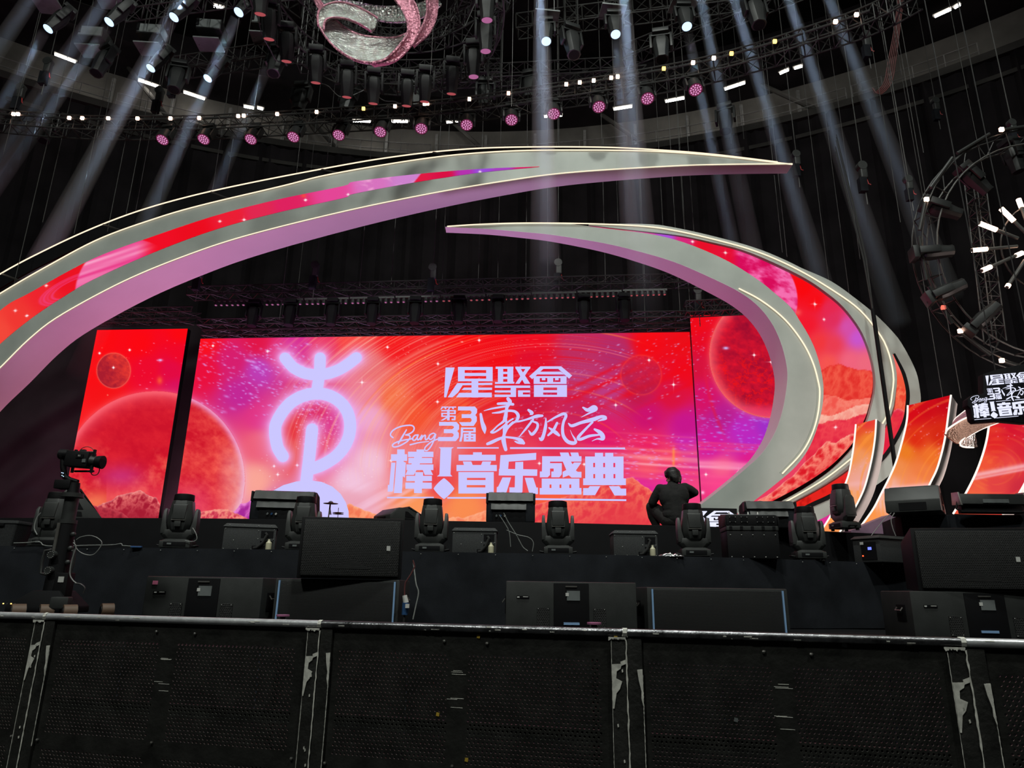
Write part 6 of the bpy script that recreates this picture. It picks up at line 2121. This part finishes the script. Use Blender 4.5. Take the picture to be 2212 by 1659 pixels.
WASH = [(350, 303), (439, 302), (541, 302), (633, 297), (731, 293), (821, 286), (910, 279), (1008, 271), (1105, 260), (1196, 247), (1294, 232), (1399, 214), (1503, 195)]
for i, (x, y) in enumerate(WASH):
    hang('wash', PZ(x, y, 12.35), (-.08 if x < 900 else .03, -.42, -1), f'wash light with a pink honeycomb lens under the curved truss, {ORD[i]} from the left', 'pink wash lights under the curved truss', 1.05)

BEAM = [(103, 63), (235, 48), (375, 38), (515, 27), (325, 148), (448, 170), (583, 133), (1180, 90), (1330, 75), (1484, 58)]
BL = ['leftmost of the top-left four', 'second of the top-left four', 'third of the top-left four', 'rightmost of the top-left four',
      'lower left, above a fluorescent tube', 'lower left, above the second tube from there', 'lower left, nearest the inner ring truss',
      'left of the three right of the silver ribbon', 'middle of the three right of the silver ribbon', 'right of the three right of the silver ribbon']
for (x, y), l in zip(BEAM, BL):
    hang('beam', PZ(x, y, 14.0), (-.32 if x < 700 else 0, -.30, -1), f'moving head with a bright bluish-white lens, {l}', 'lit beam lights in the roof', 1.15)

RED = [(562, 32), (581, 86), (619, 134), (682, 180), (749, 211), (806, 225), (878, 230), (975, 204), (917, 221)]
for i, (x, y) in enumerate(RED):
    hang('red', PZ(x, y, 12.9), (-.05, .42, -1), f'moving head with a dim red lens below the inner ring truss, {ORD[sorted(RED).index((x, y))]} from the left', 'dim red moving heads on the inner ring', 1.12)
for i, (x, y) in enumerate(((1052, 45), (1049, 112), (1023, 167))):
    hang('pink', PZ(x, y, 12.9), (.02, .25, -1), f'dark moving head with a dim pink lens right of the silver ribbon, {("top", "middle", "lowest")[i]} of three', 'dim pink moving heads on the inner ring', 1.15)
OFF = [(207, 160), (375, 195), (642, 240), (744, 240), (897, 238), (1047, 232), (1142, 215), (1240, 120), (1640, 55), (1430, 130), (1568, 285), (92, 305), (590, 160)]
for i, (x, y) in enumerate(OFF):
    hang('off', PZ(x, y, 13.4), (-.1 + .2 * ((i * 37) % 10) / 10, -.2, -1), f'unlit dark moving head hanging in the roof rig, {ORD[sorted(OFF).index((x, y))]} from the left', 'unlit moving heads in the roof', 1.3)


# -- inner ring trusses round the ribbon
cI = V(-3.18, 12.95, 14.3)
ring = lambda r, z, n, c=cI, sx_=1.0: [V(c.x + r * sx_ * math.cos(2 * PI * k / n), c.y + r * math.sin(2 * PI * k / n), z) for k in range(n)]
truss('inner black ring truss hanging round the silver ribbon', ring(2.67, 14.3, 44), .42, .5, .024, closed=True)
truss('upper black ring truss above the silver ribbon', ring(3.3, 16.3, 52), .45, .6, .024, closed=True)
truss('small black ring truss low round the silver ribbon', ring(2.1, 15.2, 36), .3, .35, .018, closed=True)
SPAN = [((-10.0, 14.3, 15.3), (-5.4, 13.5, 15.3), 'black ladder truss joining the left beam lights'), ((-9.6, 16.4, 15.3), (-5.7, 15.4, 15.1), 'lower black truss left of the inner ring'),
        ((.0, 14.7, 15.3), (5.4, 13.8, 15.4), 'black truss carrying the three right-hand beam lights'), ((-.2, 15.9, 14.2), (3.4, 15.2, 14.2), 'short black truss right of the inner ring'),
        ((-5.2, 16.6, 15.4), (-.4, 16.4, 15.4), 'black truss behind the inner ring'), ((-3.6, 17.0, 15.5), (2.8, 16.4, 15.5), 'black cross truss behind the ribbon rig'),
        ((-12.5, 12.6, 15.1), (-9.9, 13.0, 15.0), 'short black truss at the top left corner'), ((2.9, 15.6, 15.2), (8.5, 12.4, 15.4), 'slanting black truss at the upper right')]
for a, c, l in SPAN:
    a, c = Vector(a), Vector(c)
    n = int((c - a).length / .42)
    truss(l, [lerp(a, c, i / n) for i in range(n + 1)], .4, .45, .02)
for i, (x, y, z0, z1) in enumerate(((-.55, 14.6, 13.4, 17.5), (1.35, 14.3, 14.6, 19), (-5.3, 14.6, 13.8, 18.5), (-4.4, 15.2, 14.6, 19))):
    truss(f'upright black truss tower in the roof, {ORD[i]} of four', [V(x, y, lerp(z0, z1, k / 9)) for k in range(10)], .32, .32, .018, upv=V(0, 1, 0))

# tangled black cabling loops on the ring trusses
rc = random.Random(3)
for i in range(10):
    g0 = 2 * PI * i / 10
    pts = []
    for k in range(6):
        g = g0 + k * .11
        pts.append(V(cI.x + (2.75 + .03 * i) * math.cos(g), cI.y + (2.75 + .03 * i) * math.sin(g), 14.05 - .45 * math.sin(PI * k / 5) * rc.uniform(.5, 1.2)))
    tag(MB().tube([Vector(p) for p in resample(pts, 18)], .014, 5).build('cable', M['darkcable']), 'black cable sagging below the inner ring truss', 'cable', 'sagging cables on the inner ring')

# -- silver ribbon sculpture
rbn = thing('ribbon_sculpture', 'twisted ribbon sculpture of hammered silver with painted-in pink light, hanging at the top', 'sculpture', (-2.9, 11.5, 12.6), 0)
rv = lambda L: [(640 + x / 6.506, y / 6.506) for x, y in L]


def rib(name, A_, B_, ya, yb, mt, n=44, th=.05, edges=True):
    A_, B_ = pline(rv(A_), n), pline(rv(B_), n)
    t = np.linspace(0, 1, n)
    ya = np.interp(t, np.linspace(0, 1, len(ya)), ya)
    yb = np.interp(t, np.linspace(0, 1, len(yb)), yb)
    a = [P(*A_[i], ya[i]) for i in range(n)]
    c = [P(*B_[i], yb[i]) for i in range(n)]
    rings = []
    for i in range(n):
        m_ = [lerp(a[i], c[i], k / 6) + V(0, .06 * math.sin(PI * k / 6), 0) for k in range(7)]
        rings.append(m_ + [p + V(0, th, 0) for p in m_[::-1]])
    MB().loft(rings).build(name, mt, rbn, world=True)
    if edges:
        for q in (a, c):
            MB().tube(q, .022, 6).build('rolled_edge', M['roselitfoil'], rbn, world=True)


rib('back_band', [(300, -260), (520, -40), (850, 20), (1150, 76), (1440, 76), (1690, 45), (1850, -20), (1960, -160)], [(240, -120), (420, 60), (800, 170), (1100, 262), (1300, 300), (1540, 292), (1830, 210), (2040, 60)], (12.5, 12.5, 12.5), (12.6, 12.6, 12.5), M['foil'], edges=False)
rib('right_band', [(1700, -340), (1800, -150), (1832, 20), (1836, 150), (1800, 300), (1735, 440), (1640, 600)], [(1900, -340), (1970, -150), (1986, 0), (1980, 150), (1945, 310), (1850, 480), (1650, 645)], (11.9, 11.9, 11.7), (12.1, 12.1, 11.8), M['roselitfoil'])
rib('left_band', [(180, -260), (225, -100), (262, 10), (325, 140)], [(290, -260), (310, -100), (335, 0), (385, 90)], (11.8, 11.8), (12.0, 12.0), M['roselitfoil'])
rib('curled_band', [(310, 360), (300, 230), (340, 120), (470, 48), (640, 30), (850, 90), (1000, 165), (1145, 255)], [(385, 420), (395, 320), (440, 262), (540, 246), (690, 262), (830, 310), (945, 370), (1050, 442)], (11.2, 11.4, 11.7, 11.9), (11.1, 11.2, 11.5, 11.8), M['foil'])
rib('lower_band', [(385, 420), (430, 300), (520, 262), (700, 400), (900, 490), (1100, 520), (1300, 532), (1450, 510), (1570, 460)], [(330, 380), (400, 500), (560, 680), (800, 830), (1000, 880), (1230, 885), (1420, 820), (1530, 730), (1640, 600)], (11.5, 11.6, 11.6, 11.5), (11.1, 11.0, 11.0, 11.1), M['foil'])
rib('front_band', [(1250, -200), (1390, 0), (1500, 150), (1562, 320), (1558, 470), (1440, 650), (1250, 830), (1050, 885)], [(1520, -200), (1640, 0), (1710, 160), (1732, 330), (1705, 480), (1600, 650), (1400, 840), (1130, 895)], (10.9, 10.9, 10.95), (11.0, 11.0, 10.97), M['roselitfoil'])
for x, y in ((760, 12), (900, 12)):
    MB().cyl(P(x, y, 12.2), P(x, y, 12.2) + V(0, 0, 5), .006, n=5).build('hanging_wire', M['cable'], rbn, world=True)

# -- rear trusses over the screens, and the row of pin spots
def rear(label, px0, px1, Y, w, h, n, r=.018):
    a, c = P(*px0, Y, ST), P(*px1, Y, ST)
    return truss(label, [lerp(a, c, i / n) for i in range(n + 1)], w, h, r)


rear('upper black box truss behind the arches, above the pin spots', (412, 634), (1545, 605), 17.3, .4, .24, 42)
rear('lower black truss just above the central LED screen', (432, 700), (1490, 683), 17.5, .35, .16, 36)
rear('lowest black truss along the top edge of the central screen', (440, 722), (1490, 706), 17.75, .25, .14, 36, .014)
rear('black truss just above the left LED screen', (196, 679), (425, 674), 18.2, .5, .14, 9)
rear('second black truss touching the top of the left screen', (205, 697), (415, 694), 18.4, .3, .12, 9, .014)
rear('black truss above the right LED screen', (1480, 668), (1640, 660), 17.2, .4, .3, 8)
NB = 10
for k in range(NB):
    x0, x1 = lerp(462, 1444, k / NB), lerp(462, 1444, (k + 1) / NB) - 3
    f = lambda x: 657 - 24.0 * (max(0, x - 465) / 980.0) ** 1.35
    a, c = P(x0, f(x0) - 3, 17.1, ST), P(x1, f(x1) - 3, 17.1, ST)
    t = thing('pinspot_bar', f'bar of eight small pin spots under the rear truss, {ORD[k]} from the left', 'stage light', tuple(lerp(a, c, .5)), 0, 'pin spot bars under the rear truss')
    MB().box(lerp(a, c, .5) + V(0, 0, .06), ((c - a).length, .07, .05), math.atan(ST)).build('bar', M['body'], t, world=True)
    for i in range(8):
        p = lerp(a, c, (i + .5) / 8)
        l = MB().cyl(p + V(0, 0, .04), p + V(0, -.02, -.085), .042, .05, n=8).build('lamp', M['body'], t, world=True)
        MB().cyl(p + V(0, -.0205, -.086), p + V(0, -.022, -.094), .028, n=8).build('lamp_lens', M['redlens'] if k > 4 else M['pinklens'], l, world=True)
for i, x in enumerate((543, 623, 714, 802, 895, 990, 1075, 1262, 1350)):
    hang('shade', P(x, 705 - i * 1.5, 17.0, ST), (0, -.1, -1), f'unlit dark moving head hanging behind the pin spots, {ORD[i]} from the left', 'unlit moving heads behind the pin spots', 1.0)

# -- chain hoists, chains and steel wires
def hoist(x, y, Y, label, s=1.0, chain='cable'):
    p = P(x, y, Y)
    t = thing('chain_hoist', label, 'hoist', tuple(p), 0, 'chain hoists')
    MB().box(p, (.20 * s, .16 * s, .42 * s)).build('motor_body', M['body'], t, bevel=.04 * s, seg=3, world=True)
    MB().cyl(p + V(-.02, -.09 * s, .18 * s), p + V(-.02, .09 * s, .18 * s), .13 * s, n=16).build('chain_wheel', M['body'], t, world=True)
    MB().loft([[p + V(-.06 * s + a * .10 * s, c * .08 * s, z * s) for a, c in ((-1, -1), (1, -1), (1, 1), (-1, 1))] for z in (-.62, -.2)]).build('chain_bag', M['cloth'], t, world=True)
    MB().tube([p + V(.08 * s, 0, -.2 * s), p + V(.11 * s, 0, -.36 * s), p + V(.16 * s, -.02, -.40 * s)], .012, 6).build('hook', M['red'], t, world=True)
    MB().cyl(p + V(0, 0, .2 * s), V(p.x, p.y, 30.5), .010, n=5).build('chain', M['wire'], t, world=True)
    MB().cyl(p + V(0, 0, -.2 * s), p + V(0, 0, -1.0 * s), .012, n=5).build('load_chain', M['wire'], t, world=True)


HO = [(45, 200, 15.7, 'above the far left of the curved truss'), (104, 145, 15.0, 'left of the first fluorescent tube'), (345, 207, 15.8, 'above the curved truss near the left fluorescent tubes'), (432, 588, 17.3, 'at the left end of the rear truss'),
      (682, 585, 17.3, 'above the rear truss, left of centre'), (936, 590, 17.2, 'above the middle of the rear truss'), (1207, 580, 17.2, 'above the rear truss, right of centre'), (1508, 640, 17.0, 'at the right end of the rear truss'),
      (1721, 345, 16.4, 'beside the right tip of the great arch'), (1872, 88, 14.4, 'high at the upper right with a red cable bunch'), (1864, 372, 14.2, 'right of the great arch, hanging lower'), (1964, 398, 12.6, 'at the left of the big ring truss'),
      (2022, 228, 18.0, 'in front of the black drape at the right'), (2188, 276, 12.6, 'above the big ring truss at the right edge'), (380, 172, 15.2, 'right of the left fluorescent tubes')]
for x, y, Y, l in HO:
    hoist(x, y, Y, 'black chain hoist ' + l, .85 if Y > 14 else .62)
WI = [(8, 330, 15), (24, 640, 16.2), (92, 480, 16.6), (160, 505, 16), (232, 500, 16.2), (272, 465, 16.1), (292, 462, 18), (300, 240, 16.1), (486, 420, 17), (612, 620, 17.4), (604, 690, 17.6), (642, 640, 20), (777, 618, 17.4), (845, 614, 17.4), (955, 612, 17.5), (1033, 610, 17.3), (1075, 606, 17.3), (1136, 606, 17.3),
      (1183, 600, 17.3), (1208, 330, 18), (1308, 610, 17.2), (1335, 480, 18), (1394, 640, 17.2), (1394, 700, 18.5), (1436, 565, 19), (1459, 495, 19), (1470, 690, 17), (1478, 495, 18.6), (1492, 690, 17.1), (1580, 310, 20), (1607, 300, 20), (1690, 545, 16.2), (1700, 555, 16.0), (1812, 780, 15.8), (1835, 640, 15.8),
      (1858, 560, 15.6), (1995, 330, 12.9), (2010, 520, 12.5), (2076, 860, 12.4), (2040, 880, 12.5), (2130, 400, 13.5), (1945, 480, 13.6), (540, 300, 17), (218, 300, 18), (930, 160, 12.8), (1105, 230, 13.5)]
for i, (x, y, Y) in enumerate(WI):
    p = P(x, y, Y)
    tag(MB().cyl(p, V(p.x, p.y, 30.5), .006 if Y < 16 else .0075, n=5).build('suspension_wire', M['wire']), 'thin grey suspension wire dropping straight down from the roof', 'wire', 'suspension wires')
# cable bunch and sleeve in front of the crescent
a, c = P(1893, 668, 14.0), P(1927, 1020, 14.0)
tag(MB().cyl(V(lerp(a.x, c.x, .5), 14.0, c.z), V(lerp(a.x, c.x, .5), 14.0, a.z), .043, n=10).build('cable_sleeve', M['dark']), 'straight black cable sleeve hanging in front of the right crescent', 'cable')
mx = lerp(a.x, c.x, .5)
for i in range(6):
    o = rc.uniform(-.05, .05)
    tag(MB().tube([V(mx + o * .3, 14.0, a.z), V(mx + o, 14.02, a.z + 1.2), V(mx - .12 + o * 1.5, 14.03, a.z + 2.6), V(mx - .3 + o, 14.0, a.z + 4.2 + o * 6)], .008, 5).build('cable', M['darkcable']), 'thin black cable fanning up from the sleeve by the right crescent', 'cable', 'cables above the sleeve')
for i in range(5):
    L = [(1955 - i * 3, -30), (1944 - i * 3, 60), (1935 - i * 4, 130), (1925 - i * 4, 180), (1900 - i * 3, 205 - i), (1885, 190)]
    tag(MB().tube([P(x, y, 14.3 + i * .03) for x, y in resample(L, 22)], .014, 5).build('cable', M['redcable']), 'dull red cable of the bunch hanging at the upper right', 'cable', 'dull red cables at upper right')

# -- big tilted ring truss with lit tubes at the right edge
RC = P(2262, 535, 12.4)
Rr = 310 / 1560 * 12.4
ru, rv2 = V(1, 0, 0), V(0, -math.sin(.16), math.cos(.16))
rn = ru.cross(rv2)
ringp = lambda g, k=1.0, o=0.0: RC + (ru * math.cos(g) + rv2 * math.sin(g)) * Rr * k + rn * o
rt = thing('ring_truss', 'big tilted black ring truss with lights inside, cut by the right edge', 'truss', tuple(RC), 0)
NN = 48
for k_2, o in ((1.0, 0), (.88, 0), (1.0, -.35), (.88, -.35)):
    MB().tube([ringp(2 * PI * i / NN, k_2, o) for i in range(NN)], .017, 6, closed=True).build('chord', M['wire'] if k_2 < 1 else M['truss'], rt, world=True)
b = MB()
for i in range(0, NN, 2):
    g = 2 * PI * i / NN
    b.cyl(ringp(g, 1, 0), ringp(g, .88, 0), .014, n=5)
    b.cyl(ringp(g, 1, 0), ringp(g, 1, -.35), .014, n=5)
    b.cyl(ringp(g, .88, 0), ringp(g, .88, -.35), .014, n=5)
    b.cyl(ringp(g, 1, -.35), ringp(g + 2 * PI / NN, .88, -.35), .012, n=5)
b.build('rung', M['truss'], rt, world=True)['kind'] = 'stuff'
MB().tube([ringp(2 * PI * i / 36, .37, 0) for i in range(36)], .018, 6, closed=True).build('inner_ring', M['truss'], rt, world=True)
SEG = [(108, 92, 0), (131, 113, None), (152, 134, None), (158, 173, 0), (176, 196, None), (199, 218, .55), (222, 239, 0), (243.5, 262, 0), (266, 284, None)]
for i, (d0, d1, lit) in enumerate(SEG):
    a, c = ringp(math.radians(d0), 1.03, .03), ringp(math.radians(d1), 1.03, .03)
    t = thing('pixel_tube', f'grey LED tube on the rim of the big ring, {ORD[i]} anticlockwise from the top', 'LED tube', tuple(lerp(a, c, .5)), 0, 'pixel tubes on the big ring')
    MB().cyl(a, c, .034, n=8).build('tube', M['body'], t, world=True)
    if lit is not None:
        MB().box(lerp(a, c, lit + .03) + rn * .035, (.075, .05, .075)).build('lit_pixel', M['reddot'] if lit else M['warmdot'], t, world=True)
for i, (x, y) in enumerate(((2196, 350), (2120, 397), (2053, 455), (2034, 543), (2061, 622), (2138, 675))):
    p = P(x, y, 12.35)
    q = RC - p
    d = (q - rn * q.dot(rn)).normalized()
    hang('off', p + d * .22, d + rn * .15, f'unlit moving head pointing inwards on the big ring, {ORD[i]} anticlockwise from the top', 'moving heads inside the big ring', 1.0)
BARS = [((2161, 449), (2218, 505), .02, .52), ((2115, 482), (2199, 515), .02, .45), ((2098, 541), (2197, 532), .02, .34), ((2120, 585), (2211, 545), .02, .22), ((2175, 621), (2214, 562), .02, .10), ((2200, 430), (2222, 490), .0, .3), ((2228, 632), (2232, 572), .02, .15)]
for i, (a, c, s0, s1) in enumerate(BARS):
    A_, C_ = P(*a, 12.2), P(*c, 12.2)
    t = thing('pixel_bar', f'glowing-tipped bar of the sunburst in the big ring, {ORD[(5, 0, 1, 2, 3, 4, 6).index(i)]} anticlockwise from the top', 'LED tube', tuple(lerp(A_, C_, .5)), 0, 'sunburst bars in the big ring')
    MB().cyl(A_, C_, .034, n=8).build('tube', M['wire'], t, world=True)
    MB().cyl(lerp(A_, C_, s0), lerp(A_, C_, s1), .045, n=8).build('lit_section', M['warmdot'], t, world=True)
    if i == 3:
        MB().cyl(lerp(A_, C_, .82), lerp(A_, C_, .97), .045, n=8).build('lit_section', M['warmdot'], t, world=True)
truss('upright black truss inside the big ring at the right edge', [lerp(P(2104, 380, 12.9), P(2150, 740, 12.9), k / 12) for k in range(13)], .26, .26, .016, upv=V(0, 1, 0))

# -- gallery lights, railings and panels far behind
TUBES = [((118, 117), (163, 134)), ((299, 173), (343, 188)), ((397, 199), (442, 214)), ((527, 230), (548, 234)), ((556, 233), (568, 236)), ((763, 261.5), (800, 262.5)), ((844, 262.5), (882, 263)), ((965, 265), (978, 265)), ((984, 265), (993, 265)),
         ((1176, 252), (1194, 250)), ((1202, 250), (1214, 249)), ((1326, 236), (1365, 230)), ((1438, 219.5), (1478, 212)), ((1566, 193), (1609, 179)), ((1685, 159), (1703, 151)), ((1716, 148), (1733, 143)), ((2019, 36), (2054, 20)), ((2062, 17), (2074, 10)), ((462, 13), (482, 18))]
for i, (a, c) in enumerate(TUBES):
    z = 25.9 if i < 18 else 24
    A_, C_ = PZ(*a, z), PZ(*c, z)
    t = thing('fluorescent_light', f'bright fluorescent tube on the far gallery, {ORD[sorted(TUBES).index((a, c))]} from the left', 'ceiling light', tuple(lerp(A_, C_, .5)), 0, 'gallery fluorescent tubes')
    MB().cyl(A_, C_, .055, n=8).build('tube', M['tube'], t, world=True)
    d = (C_ - A_).normalized()
    MB().box(lerp(A_, C_, .5) + V(0, .03, .13), ((C_ - A_).length + .1, .2, .09), math.atan2(d.y, d.x)).build('housing', M['hall'], t, world=True)


def garc(a, R, z):
    g = math.radians(a)
    return HC + V(R * math.sin(g), R * math.cos(g), z)


for k in range(9):
    a0, a1 = -34 + k * 8, -34 + k * 8 + 7.6
    t = thing('railing', f'grey steel railing along the far gallery edge, {ORD[k]} section from the left', 'railing', tuple(garc((a0 + a1) / 2, 37.7, 23.55)), 0, 'gallery railings')
    for z in (24.0, 24.45):
        MB().tube([garc(lerp(a0, a1, i / 6), 37.7, z) for i in range(7)], .025, 5).build('rail', M['railing'], t, world=True)
    for i in range(5):
        q = garc(lerp(a0, a1, i / 4), 37.7, 23.5)
        MB().cyl(q, q + V(0, 0, .97), .025, n=5).build('post', M['railing'], t, world=True)
for k in range(16):
    q = garc(-31 + k * 4.1, 40.2, 23.5)
    tag(MB().box(q + V(0, 0, 1.7), (.16, .12, 3.4)).build('gallery_column', M['railing']), 'slim grey upright on the far gallery wall', 'column', 'gallery uprights')
for k in range(5):
    a0, a1 = garc(-26 + k * 12.5, 39.5, 27.3), garc(-22 + k * 12.5, 38.0, 23.6)
    tag(MB().cyl(a0, a1, .12, n=8).build('brace', M['hall']), f'slanting steel brace on the far gallery, {ORD[k]} from the left', 'beam', 'gallery braces')
for i, (x, y, Y) in enumerate(((206, 82, 15.2), (331, 77, 15.0), (458, 67, 14.8), (575, 55, 15.4))):
    p = P(x, y, Y)
    t = thing('roof_box', f'pale grey box hanging in the roof among the left beam lights, {ORD[i]} from the left', 'box', tuple(p), 0, 'grey roof boxes')
    MB().box(p, (.62, .5, .30), .06).build('body', M['body'], t, bevel=.01, world=True)
    MB().box(p + V(.015, -.256, 0), (.58, .012, .26), .06).build('front_panel', M['grey'], t, world=True)
    MB().box(p + V(-.02, 0, -.42), (.64, .5, .035), .06).build('shelf', M['grey'], t, world=True)
    MB().box(p + V(-.25, -.28, .02), (.06, .05, .2), .06).build('bracket', M['dark'], t, world=True)
    for s in (-1, 1):
        MB().cyl(p + V(s * .27, 0, -.44), p + V(s * .27, 0, 1.2), .016, n=5).build('hanger', M['truss'], t, world=True)
for i, (x, y, Y) in enumerate(((105, 13, 14.2), (238, 3, 14.2), (1180, 38, 14.2), (1323, 26, 14.0), (1475, 12, 13.7))):
    p = P(x, y, Y)
    t = thing('roof_panel', f'thin grey panel edge above a beam light in the roof, {ORD[i]} from the left', 'panel', tuple(p), 0, 'grey roof panels')
    MB().box(p, (.62, .5, .045), .1).build('panel', M['grey'], t, world=True, bevel=.006)
    for s in (-1, 1):
        MB().cyl(p + V(s * .2, 0, 0), p + V(s * .2, 0, 1.5), .014, n=5).build('hanger', M['truss'], t, world=True)
# ---------------------------------------------------------------- light beams in the haze: each lamp is a real spot, the haze lit inside its beam
def haze_mat(name, dens):          # the haze hangs in the roof and thins out downwards
    m, nt, out = _nt(name)
    v = nt.nodes.new('ShaderNodeVolumeScatter')
    v.inputs['Color'].default_value = (1, 1, 1, 1)
    v.inputs['Density'].default_value = dens
    v.inputs['Anisotropy'].default_value = 0.0
    ge = nt.nodes.new('ShaderNodeNewGeometry')
    sp = nt.nodes.new('ShaderNodeSeparateXYZ')
    mr = nt.nodes.new('ShaderNodeMapRange')
    mr.interpolation_type = 'SMOOTHSTEP'
    mr.inputs['From Min'].default_value = 5.5
    mr.inputs['From Max'].default_value = 12.5
    mr.inputs['To Min'].default_value = 0.0
    mr.inputs['To Max'].default_value = dens
    nt.links.new(ge.outputs['Position'], sp.inputs[0])
    nt.links.new(sp.outputs['Z'], mr.inputs['Value'])
    nt.links.new(mr.outputs[0], v.inputs['Density'])
    nt.links.new(v.outputs[0], out.inputs['Volume'])
    return m


M['haze'] = haze_mat('stage_haze', .24)
BEAMS = [((97, 68), 14.0, (-40, 300), 17.5, 500, .9), ((234, 56), 14.0, (-10, 400), 17.5, 800, 1.0), ((372, 45), 14.0, (120, 505), 17.2, 1500, 1.2), ((512, 34), 14.0, (262, 600), 17.2, 1400, 1.1), ((580, 141), 14.0, (440, 470), 17.2, 800, 1.0),
         ((180, -170), 15.2, (-60, 185), 17, 700, 1.0), ((330, -150), 15.2, (0, 334), 17, 900, 1.0), ((470, -150), 15.2, (175, 400), 16.5, 1200, 1.2),
         ((1165, -90), 15.4, (1182, 760), 12.2, 1700, 1.3), ((1180, 98), 14.0, (1186, 560), 13.6, 800, .9), ((1342, -90), 15.4, (1402, 760), 12.2, 1700, 1.3), ((1331, 84), 14.0, (1362, 520), 13.4, 900, .9),
         ((1485, 67), 14.0, (1580, 520), 16.5, 1400, .9), ((1496, -90), 15.2, (1622, 520), 16.5, 1300, 1.1), ((1558, -90), 15.2, (1745, 520), 16.5, 1500, 1.2), ((1673, -90), 15.2, (1880, 520), 16.5, 1200, 1.2), ((1755, -90), 15.0, (1985, 480), 16.5, 600, 1.4)]
BEAML = ['faint, at the left edge, from the leftmost lit lamp', 'from the second lit lamp at the top left', 'broad and bright, from the third lit lamp at the top left', 'bright, from the rightmost of the four top-left lamps', 'thin, from the lit lamp next to the inner ring',
         'crossing the top left corner', 'second one crossing in from above at the left', 'broad one crossing in from above, beside the third top-left lamp', 'broad and upright, left of the lit lamp right of the ribbon', 'thin, below the lit lamp right of the ribbon',
         'broad and upright, right of the middle lit lamp', 'thin, below the middle lit lamp at the right', 'thin, from the rightmost lit lamp', 'just right of the rightmost lit lamp', 'broad, passing the right tip of the great arch', 'slanting down beyond the arch tip at the right', 'faintest, furthest right']
for (a, z, c, Y, pw, half), lab in zip(BEAMS, BEAML):
    A_, C_ = PZ(*a, z), P(*c, Y)
    d = (C_ - A_).normalized()
    L = (C_ - A_).length * (1.45 if a[0] < 700 else 1.0)
    if a[0] > 1400:
        L *= 1.35
    A_ = A_ + d * .06
    l = bpy.data.lights.new('spot_beam', 'SPOT')
    l.energy = pw * 17
    l.color = (.50, .70, 1.0)
    l.spot_size = math.radians(half * 2)
    l.spot_blend = .5
    l.shadow_soft_size = .10
    o = bpy.data.objects.new('spot_beam', l)
    COL.objects.link(o)
    o.location = A_
    o.rotation_euler = d.to_track_quat('-Z', 'Y').to_euler()
    r1 = .12 + L * math.tan(math.radians(half)) * 1.05
    b = MB().cyl(A_, A_ + d * L, .12, r1, 24).build('light_shaft', M['haze'])
    tag(b, 'blue haze beam, ' + lab, 'light beam', 'light beams in the haze')
